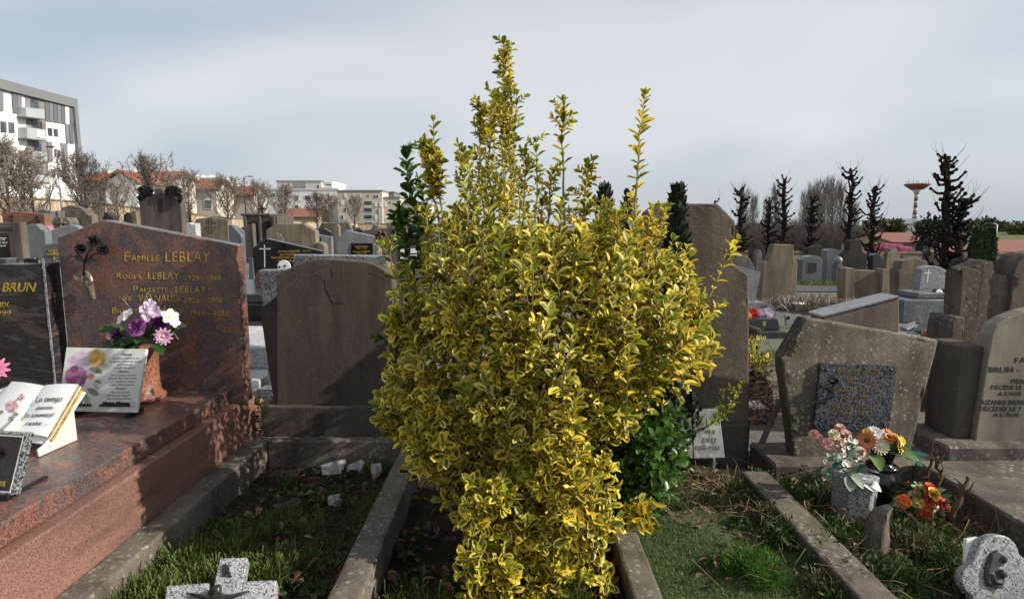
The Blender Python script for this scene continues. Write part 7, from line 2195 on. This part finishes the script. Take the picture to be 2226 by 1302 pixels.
# low arrangement of silk roses
lb = onz(2003, 1128, .05)
b3 = thing('rose_arrangement', 'low spray of red, yellow and orange artificial roses lying on the ground', 'bouquet', tuple(lb))
def g3(x, y, o=0): return at(x, y, lb.y - o + .02)
for x, y, r, c in ((1964, 1089, .036, ('orange', 'redor')), (1997, 1094, .038, ('yellow', 'cream')), (2010, 1116, .044, ('redor', 'orange')), (2020, 1089, .034, ('red', 'redor')), (2046, 1094, .036, ('red', 'orange')), (2001, 1066, .036, ('yellow', 'cream')), (2022, 1061, .034, ('red', 'redor')), (2030, 1073, .036, ('yellow', 'orange')), (1986, 1078, .03, ('cream', 'white')), (2040, 1112, .036, ('white', 'lilac')), (2026, 1103, .03, ('cream', 'yellow')), (2058, 1103, .026, ('orange', 'yellow'))):
    rose('rose', g3(x, y, random.uniform(0, .10)), ((x - 2005) / 70, -.9, (1100 - y) / 60 + .2), r, [FL[c[0]], FL[c[1]], FL[c[0]]], b3, x)
for k in range(46):
    a = random.uniform(0, 6.283); x, y = 2005 + 42 * math.cos(a) * random.random(), 1092 + 30 * math.sin(a) * random.random()
    bigleaf('leaf', g3(x, y, random.uniform(-.06, .05)), (math.cos(a), -.4, -math.sin(a) + .1), (0, -.5, 1), random.uniform(.05, .085), .018, FL[('leaf', 'sage', 'leaf2')[k % 3]], b3)
mb = MB(); mb.lathe(lb, [(.05, -.02), (.07, .02), (.05, .06)], 12); mb.build('holder', FL['leaf'], b3, smooth=True)

# weathered stump
sb = onz(1905, 1208, .04)
mb = MB()
w = [sb + Vector((x, y, 0)) for x, y in ((-.055, -.03), (-.01, -.045), (.05, -.02), (.06, .04), (.0, .06), (-.06, .03))]
hts = (.20, .235, .255, .245, .22, .19)
vs = [p - Vector((0, 0, .04)) for p in w] + [p * 1.0 + Vector((random.uniform(-.008, .008), random.uniform(-.006, .006), h * .5)) for p, h in zip(w, hts)] + [p + Vector((.012 + random.uniform(-.01, .01), 0, h)) for p, h in zip(w, hts)]
fs = [[j * 6 + i, j * 6 + (i + 1) % 6, (j + 1) * 6 + (i + 1) % 6, (j + 1) * 6 + i] for j in range(2) for i in range(6)] + [[12, 13, 14, 15, 16, 17]]
mb.add(vs, fs)
tag(mb.build('weathered_stump', M['wood_old'], None, bevel=.006, rough=.006), 'grey weathered wooden stump standing below the black urn vase', 'stump')

# cloud-shaped granite plaque with bronze mother and child
mbp = onz(2165, 1335, .05)
MP = PL3(mbp, 3, 18)
mp = thing('madonna_plaque', 'light grey granite plaque with rounded lobes and bronze mother and child relief', 'plaque', tuple(mbp))
def circ(cx, cy, r, a0, a1, n): return [(cx + r * math.cos(R(a)), cy - r * math.sin(R(a))) for a in lin(a0, a1, n)]
outl = [(2120, 1335)] + circ(2126, 1260, 36, 250, 110, 9) + circ(2170, 1208, 46, 165, 5, 12) + circ(2230, 1262, 36, 60, -60, 7) + [(2230, 1335)]
stone('panel', outl, MP, .04, M['granite_light'], mp, bevel=.005, seg=2)
stone('white_backing', [(2098, 1290), (2101, 1172), (2128, 1167), (2140, 1172), (2150, 1290)], Pl(MP.p - MP.n * .042, MP.n), .02, M['ceramic'], mp, bevel=.003)
def mpt(x, y, o=.01): return MP.hit(x, y) + MP.n * o
hm = MB()
sc_ = (MP.hit(2171, 1230) - MP.hit(2170, 1230)).length
def plate(q, o, d): hm.prism([MP.hit(*p) + MP.n * (o - .004) for p in q], MP.n * (d + .004))
plate([(2150, 1203), (2164, 1194), (2178, 1198), (2185, 1207), (2188, 1217), (2183, 1222), (2176, 1229), (2168, 1231), (2163, 1241), (2166, 1256), (2162, 1276), (2144, 1274), (2137, 1254), (2140, 1230)], 0, .010)   # veiled mother
plate([(2152, 1206), (2164, 1197), (2174, 1201), (2166, 1212), (2158, 1230), (2154, 1256), (2150, 1270), (2143, 1266), (2142, 1240)], .008, .007)   # folds of the veil
hm.ball(mpt(2178, 1213, .010), 7.5 * sc_, 12, 8, (1, .7, 1.2))
hm.ball(mpt(2173, 1244, .014), 8.5 * sc_, 12, 8, (1, .8, 1.1))          # child's head
plate([(2165, 1250), (2178, 1250), (2180, 1262), (2174, 1276), (2162, 1278)], 0, .012)
hm.tube([mpt(2150, 1244, .014), mpt(2158, 1262, .016), mpt(2172, 1264, .016)], [v * sc_ for v in (4, 4, 3)], 8)
fuse(hm, 'mother_and_child', M['bronze_matt'], mp, .0028)
mb = MB(); mb.tube([mpt(2142, 1262, .004), mpt(2160, 1272, .006), mpt(2178, 1266, .004)], .0022, 5); mb.build('straw', M['dry'], mp)

# gnarled dead vine stubs
def gnarl(label, pts, Y, r):
    mb = MB(); rr_ = random.Random(len(label))
    w = []
    for (a, b) in zip(pts, pts[1:]):
        for t in (0, .33, .66): w.append(at(a[0] + (b[0] - a[0]) * t + rr_.uniform(-4, 4), a[1] + (b[1] - a[1]) * t, Y + rr_.uniform(-.015, .015)))
    w.append(at(*pts[-1], Y))
    mb.tube(w, [r * (1.15 - .75 * i / (len(w) - 1)) * rr_.uniform(.75, 1.25) for i in range(len(w))], 8)
    for k in range(5):
        i = rr_.randrange(1, len(w) - 1); e = w[i] + Vector((rr_.uniform(-.05, .05), rr_.uniform(-.04, .02), rr_.uniform(-.02, .10)))
        mb.tube([w[i], w[i].lerp(e, .5) + Vector((.012, 0, 0)), e], [r * .45, r * .3, r * .2], 5)
    tag(mb.build('dead_vine', M['dry_brown'], None, smooth=True), label, 'dead plant', 'dead vine stubs')
gnarl('upright dead vine stub before the arched stone, thin and tallest', [(2016, 1050), (2022, 1010), (2025, 985), (2029, 960)], 3.15, .009)
gnarl('thick looped dead vine stub right of the tallest one', [(2034, 1060), (2042, 1030), (2036, 1008), (2040, 992)], 3.1, .012)
gnarl('lowest gnarled dead vine stub beside the weedy slab', [(2068, 1130), (2082, 1090), (2092, 1060), (2104, 1036)], 2.85, .015)

# clutter between the tall stone and the mossy one
mb = MB(); a, b = at(1655, 965, 3.75), at(1697, 868, 3.85); mb.bar(a, b, .035, .02); tag(mb.build('grey_plank', M['wood_old'], None, bevel=.003), 'grey weathered plank leaning between the tall and the mossy headstones', 'plank')
c = at(1640, 830, 4.6); mb = MB(); mb.prism([Vector((c.x - .16 + .32 * i / 10, 4.6, c.z - .1 + .2 * math.sin(math.pi * i / 10))) for i in range(11)] + [Vector((c.x + .16, 4.6, 0)), Vector((c.x - .16, 4.6, 0))], (0, .06, 0)); tag(mb.build('small_dark_stone', M['charcoal'], None, bevel=.004), 'small dark rounded stone between the tall and the mossy headstones', 'gravestone')
mb = MB(); c = onz(1640, 880, .4); mb.prism([at(1612, 872, 4.3), at(1650, 870, 4.3), at(1662, 882, 4.2), at(1616, 886, 4.2)], (0, 0, -.02)); tag(mb.build('fallen_plaque', M['marble'], None), 'pale broken plaque lying between the tall and mossy headstones', 'plaque')

# ================================================================== small vegetation and litter
def blades(name, label, cat, spots, n, hgt, width, mat, seed, bend=.5, parent=None, up=1.0):
    """spots: list of (x, y, z, spread)"""
    rg = np.random.RandomState(seed)
    idx = rg.randint(0, len(spots), n)
    S_ = np.array(spots)[idx]
    P = S_[:, :3].copy(); P[:, 0] += rg.randn(n) * S_[:, 3]; P[:, 1] += rg.randn(n) * S_[:, 3]
    D = np.stack([rg.randn(n) * bend, rg.randn(n) * bend, np.full(n, up)], 1)
    N = np.stack([rg.randn(n), rg.randn(n), np.full(n, .6)], 1)
    L = hgt * (.45 + .8 * rg.rand(n))
    o = leaf_object(name, P, D, N, L, simple_template(width), [mat], None, seed)
    tag(o, label, cat, kind='stuff')
    return o
def area(x0, x1, y0, y1, z, n, sp, seed, keep=None):
    rg = random.Random(seed)
    out = []
    while len(out) < n:
        x, y = rg.uniform(x0, x1), rg.uniform(y0, y1)
        if keep and not keep(x, y): continue
        out.append((x, y, z, sp))
    return out
nz = lambda x, y, s, o=0: mnoise.noise(Vector((x * s + o, y * s, o)))
blades('grass', 'long green grass tufts round the lying granite cross', 'grass', area(-1.60, -.98, 1.75, 2.62, .03, 44, .03, 1, lambda x, y: not (-1.28 < x < -.80 and y < 2.36)), 5200, .12, .028, M['grass'], 2, .45)
blades('grass', 'short dark grass in the shaded plot below the brown headstone', 'grass', area(-1.58, -.75, 2.5, 3.65, .03, 60, .05, 3, lambda x, y: nz(x, y, 3) > .02), 3000, .07, .03, M['grass'], 4, .6)
blades('weeds', 'low broad-leaved weeds in the shaded plot below the brown headstone', 'weeds', area(-1.58, -.75, 2.2, 3.6, .04, 46, .035, 5, lambda x, y: nz(x, y, 3, 5) > -.05), 1700, .032, .7, M['leaf_weed'], 6, 1.2, up=.7)
blades('grass', 'thin grass at the foot of the yellow shrub', 'grass', area(-.5, .48, 1.8, 2.5, .03, 40, .05, 7), 3000, .09, .03, M['grass'], 8, .5)
blades('weeds', 'dark ground weeds in the soil below the yellow shrub', 'weeds', area(-.55, .48, 2.1, 3.5, .04, 30, .04, 9), 900, .04, .6, M['leaf_weed'], 10, 1.2, up=.7)
# artificial turf carpet
def turf(n, seed):
    rg = np.random.RandomState(seed)
    X_, Y_ = rg.uniform(.61, 1.36, n), rg.uniform(1.5, 3.22, n)
    kz = np.array([nz(x, y, 2.2, 3) for x, y in zip(X_, Y_)])
    k = (kz > -.38)
    X_, Y_ = X_[k], Y_[k]
    m_ = len(X_)
    Z_ = .07 + .035 * np.array([mnoise.noise(Vector((x * 3, y * 3, .07))) for x, y in zip(X_, Y_)])
    P = np.stack([X_, Y_, Z_ - .003], 1)
    D = np.stack([rg.randn(m_) * .5, rg.randn(m_) * .5, np.ones(m_)], 1)
    N = np.stack([rg.randn(m_), rg.randn(m_), np.full(m_, .3)], 1)
    o = leaf_object('artificial_turf', P, D, N, .017 * (.7 + .6 * rg.rand(m_)), simple_template(.16), [M['turf']], None, seed)
    tag(o, 'worn green artificial turf covering the plot right of the shrub', 'turf', kind='stuff')
turf(30000, 21)
# feathery bright weed on the turf
def mound(name, label, cx, cy, z, r, h, n, L, w, mat, seed, kind=None):
    rg = np.random.RandomState(seed)
    u = rg.randn(n, 3); u[:, 2] = np.abs(u[:, 2]); u /= np.linalg.norm(u, axis=1, keepdims=True)
    s = rg.rand(n, 1) ** .5
    lump = 1 + .35 * np.sin(u[:, :1] * 6 + seed) * np.cos(u[:, 1:2] * 5)
    P = np.array([cx, cy, z]) + u * s * lump * np.array([r, r, h])
    D = u * .8 + rg.randn(n, 3) * .6 + np.array([0, 0, .5])
    o = leaf_object(name, P, D, rg.randn(n, 3), L * (.5 + .8 * rg.rand(n)), simple_template(w), [mat], None, seed)
    return tag(o, label, 'plant', None, kind)
c = onz(1640, 1250, .07)
mound('feathery_weed', 'bright green feathery weed growing through the turf', c.x, c.y, .06, .13, .11, 5200, .03, .10, M['leaf_feather'], 31)
c = onz(1575, 1235, .07)
mound('feathery_weed', 'smaller feathery weed left of the bright one on the turf', c.x, c.y, .06, .08, .06, 1800, .025, .10, M['leaf_feather'], 32)
c = onz(1615, 1140, .08)
mound('ivy_sprig', 'small trailing sprig with rounded leaves on the turf', c.x, c.y, .07, .08, .03, 60, .035, .9, M['leaf_weed'], 33, 'stuff')
for i, (px, py, r, h, n) in enumerate(((1665, 1140, .08, .13, 900), (1700, 1180, .10, .12, 1000), (1790, 1210, .09, .12, 900), (1530, 1095, .10, .07, 700), (1760, 1045, .10, .10, 900), (1650, 1050, .09, .09, 700), (1990, 1190, .12, .10, 1000), (2070, 1240, .10, .15, 1000), (1950, 1260, .12, .10, 900), (1780, 1290, .10, .09, 800), (1470, 1110, .08, .06, 500), (1850, 1270, .08, .10, 700), (2110, 1290, .07, .14, 700))):
    c = onz(px, py, .06)
    mound('spiky_weed', 'tufts of small-leaved green weed among the right-hand plots', c.x, c.y, .05, r, h, n, .022, .35, M['leaf_weed'] if i % 3 else M['leaf_olive'], 100 + i, 'stuff')
blades('weeds', 'mixed green weeds on the plot right of the pale kerb', 'weeds', area(1.55, 2.34, 1.8, 3.35, .05, 70, .05, 41), 5200, .055, .22, M['leaf_weed'], 42, .8)
blades('dry_grass', 'dry straw-coloured grass among the right-hand plots', 'dry grass', area(1.52, 2.36, 1.8, 3.35, .05, 40, .06, 43) + area(.65, 1.36, 2.9, 3.5, .06, 22, .07, 44), 900, .11, .025, M['dry'], 45, .9, up=.7)
blades('grass', 'green weeds growing along the pale kerb', 'weeds', area(1.33, 1.38, 1.9, 3.3, .08, 30, .03, 46) + area(1.53, 1.58, 1.9, 3.3, .06, 30, .03, 47), 3600, .06, .22, M['leaf_weed'], 48, .8)
blades('dry_grass', 'tall dry grass sprigs behind the dark waved tomb', 'dry grass', [(at(90, 560, 4.6).x, 4.6, 1.0, .06), (at(50, 560, 4.6).x, 4.6, 1.0, .05)], 60, .28, .012, M['dry'], 49, .3)
blades('grass', 'green weeds beside the lane beyond the right-hand graves', 'grass', area(5.5, 12, 17.6, 18.4, -.3, 60, .25, 51), 3500, .22, .06, M['grass'], 52, .5)
blades('dry_grass', 'grey dry plants between the graves by the lane', 'dry grass', [(onz(1710 + 8 * k, 676, .0).x, onz(1710, 676, 0).y + rr.uniform(-.3, .5), 0, .10) for k in range(18)], 3200, .24, .05, M['bud'], 53, .7)
blades('grass', 'sparse weeds on the path before the low black tomb', 'grass', area(2.4, 4.2, 6.2, 8.0, 0, 40, .07, 54), 1400, .08, .1, M['grass'], 55, .7)
c = at(1640, 790, 4.9)
mound('yellow_leaved_bush', 'small yellow-green bush glimpsed between the tall and mossy headstones', c.x, 4.9, .15, .14, .5, 500, .05, .8, M['leaf_gold'], 56)
# dead leaves
def litter(name, label, spots, n, L, seed, mat):
    rg = np.random.RandomState(seed)
    S_ = np.array(spots)[rg.randint(0, len(spots), n)]
    P = S_[:, :3].copy(); P[:, :2] += rg.randn(n, 2) * S_[:, 3:4]; P[:, 2] += .008 + rg.rand(n) * .03
    a = rg.rand(n) * 6.283
    D = np.stack([np.cos(a), np.sin(a), rg.randn(n) * .25], 1)
    N = np.stack([rg.randn(n) * .5, rg.randn(n) * .5, np.ones(n)], 1)
    o = leaf_object(name, P, D, N, L * (.6 + .8 * rg.rand(n)), leaf_template(.62, .4, -.35), [mat], None, seed)
    return tag(o, label, 'leaf litter', None, 'stuff')
litter('dead_leaves', 'brown dead leaves scattered in the shaded plot', area(-1.58, -.74, 2.0, 3.5, .04, 60, .05, 61), 130, .040, 62, M['leaf_dead'])
litter('dead_leaves', 'brown dead leaves under the yellow shrub', area(-.55, .48, 1.9, 3.2, .04, 50, .05, 63), 170, .045, 64, M['leaf_dead'])
litter('dead_leaves', 'brown dead leaves on the turf and among right-hand weeds', area(.62, 2.3, 1.9, 3.4, .09, 50, .05, 65), 110, .035, 66, M['leaf_dead'])
litter('dead_leaves', 'brown leaf litter between the red-brown and brown headstones', area(-2.4, -1.5, 4.2, 5.2, .01, 40, .06, 67), 380, .06, 68, M['leaf_dead'])
# twigs
def twigstuff(name, label, spots, n, L, seed, mat, flat=.35, r=.0015):
    rg = random.Random(seed)
    mb = MB()
    for k in range(n):
        x, y, z, s = rg.choice(spots)
        p = Vector((x + rg.gauss(0, s), y + rg.gauss(0, s), z + rg.uniform(0, .03)))
        a = rg.uniform(0, 6.283)
        d = Vector((math.cos(a), math.sin(a), rg.uniform(-.1, flat))).normalized()
        l = L * rg.uniform(.4, 1.3)
        mb.tube([p, p + d * l * .5 + Vector((rg.gauss(0, .02), rg.gauss(0, .02), rg.uniform(0, .03))), p + d * l + Vector((0, 0, -.02))], [r, r * .8, r * .4], 3, cap=False)
    tag(mb.build(name, mat, None), label, 'twigs', kind='stuff')
twigstuff('dry_twigs', 'tangle of dry twigs along the back edge of the turf plot', area(.62, 1.45, 3.0, 3.55, .07, 30, .08, 71), 80, .26, 72, M['dry'])
twigstuff('dry_twigs', 'dry stalks scattered over the turf and kerb on the right', area(.7, 2.2, 2.0, 3.2, .10, 40, .08, 73), 130, .16, 74, M['dry'])
twigstuff('dry_twigs', 'thin brown twigs lying in the shaded plot', area(-1.5, -.75, 2.1, 3.3, .05, 30, .06, 75), 170, .11, 76, M['dry_brown'])
twigstuff('dried_branches', 'mass of dead brown branches between the tall and mossy headstones', [(at(1650, 850, 4.1).x + rr.uniform(-.1, .2), 4.1 + rr.uniform(-.2, .3), rr.uniform(.05, .62), .08) for k in range(30)], 260, .22, 77, M['dry_brown'], .9, .0028)
twigstuff('dead_branch', 'bare dead shrub twigs by the lane, before the pillared headstone', [(onz(1770, 690, 0).x, onz(1770, 690, 0).y, .05, .06)], 26, .5, 78, M['dry_brown'], 2.5, .006)
twigstuff('dried_weeds', 'thin dead weed stalks before the arched stone', area(1.9, 2.5, 2.5, 3.3, .08, 24, .06, 79), 90, .2, 80, M['dry_brown'], 1.2, .0018)
twigstuff('debris', 'dark branches and debris on the path between the left headstones', area(-2.3, -1.6, 4.3, 5.0, .03, 14, .06, 81), 50, .3, 82, M['dry_brown'], .3, .006)

make_texts()
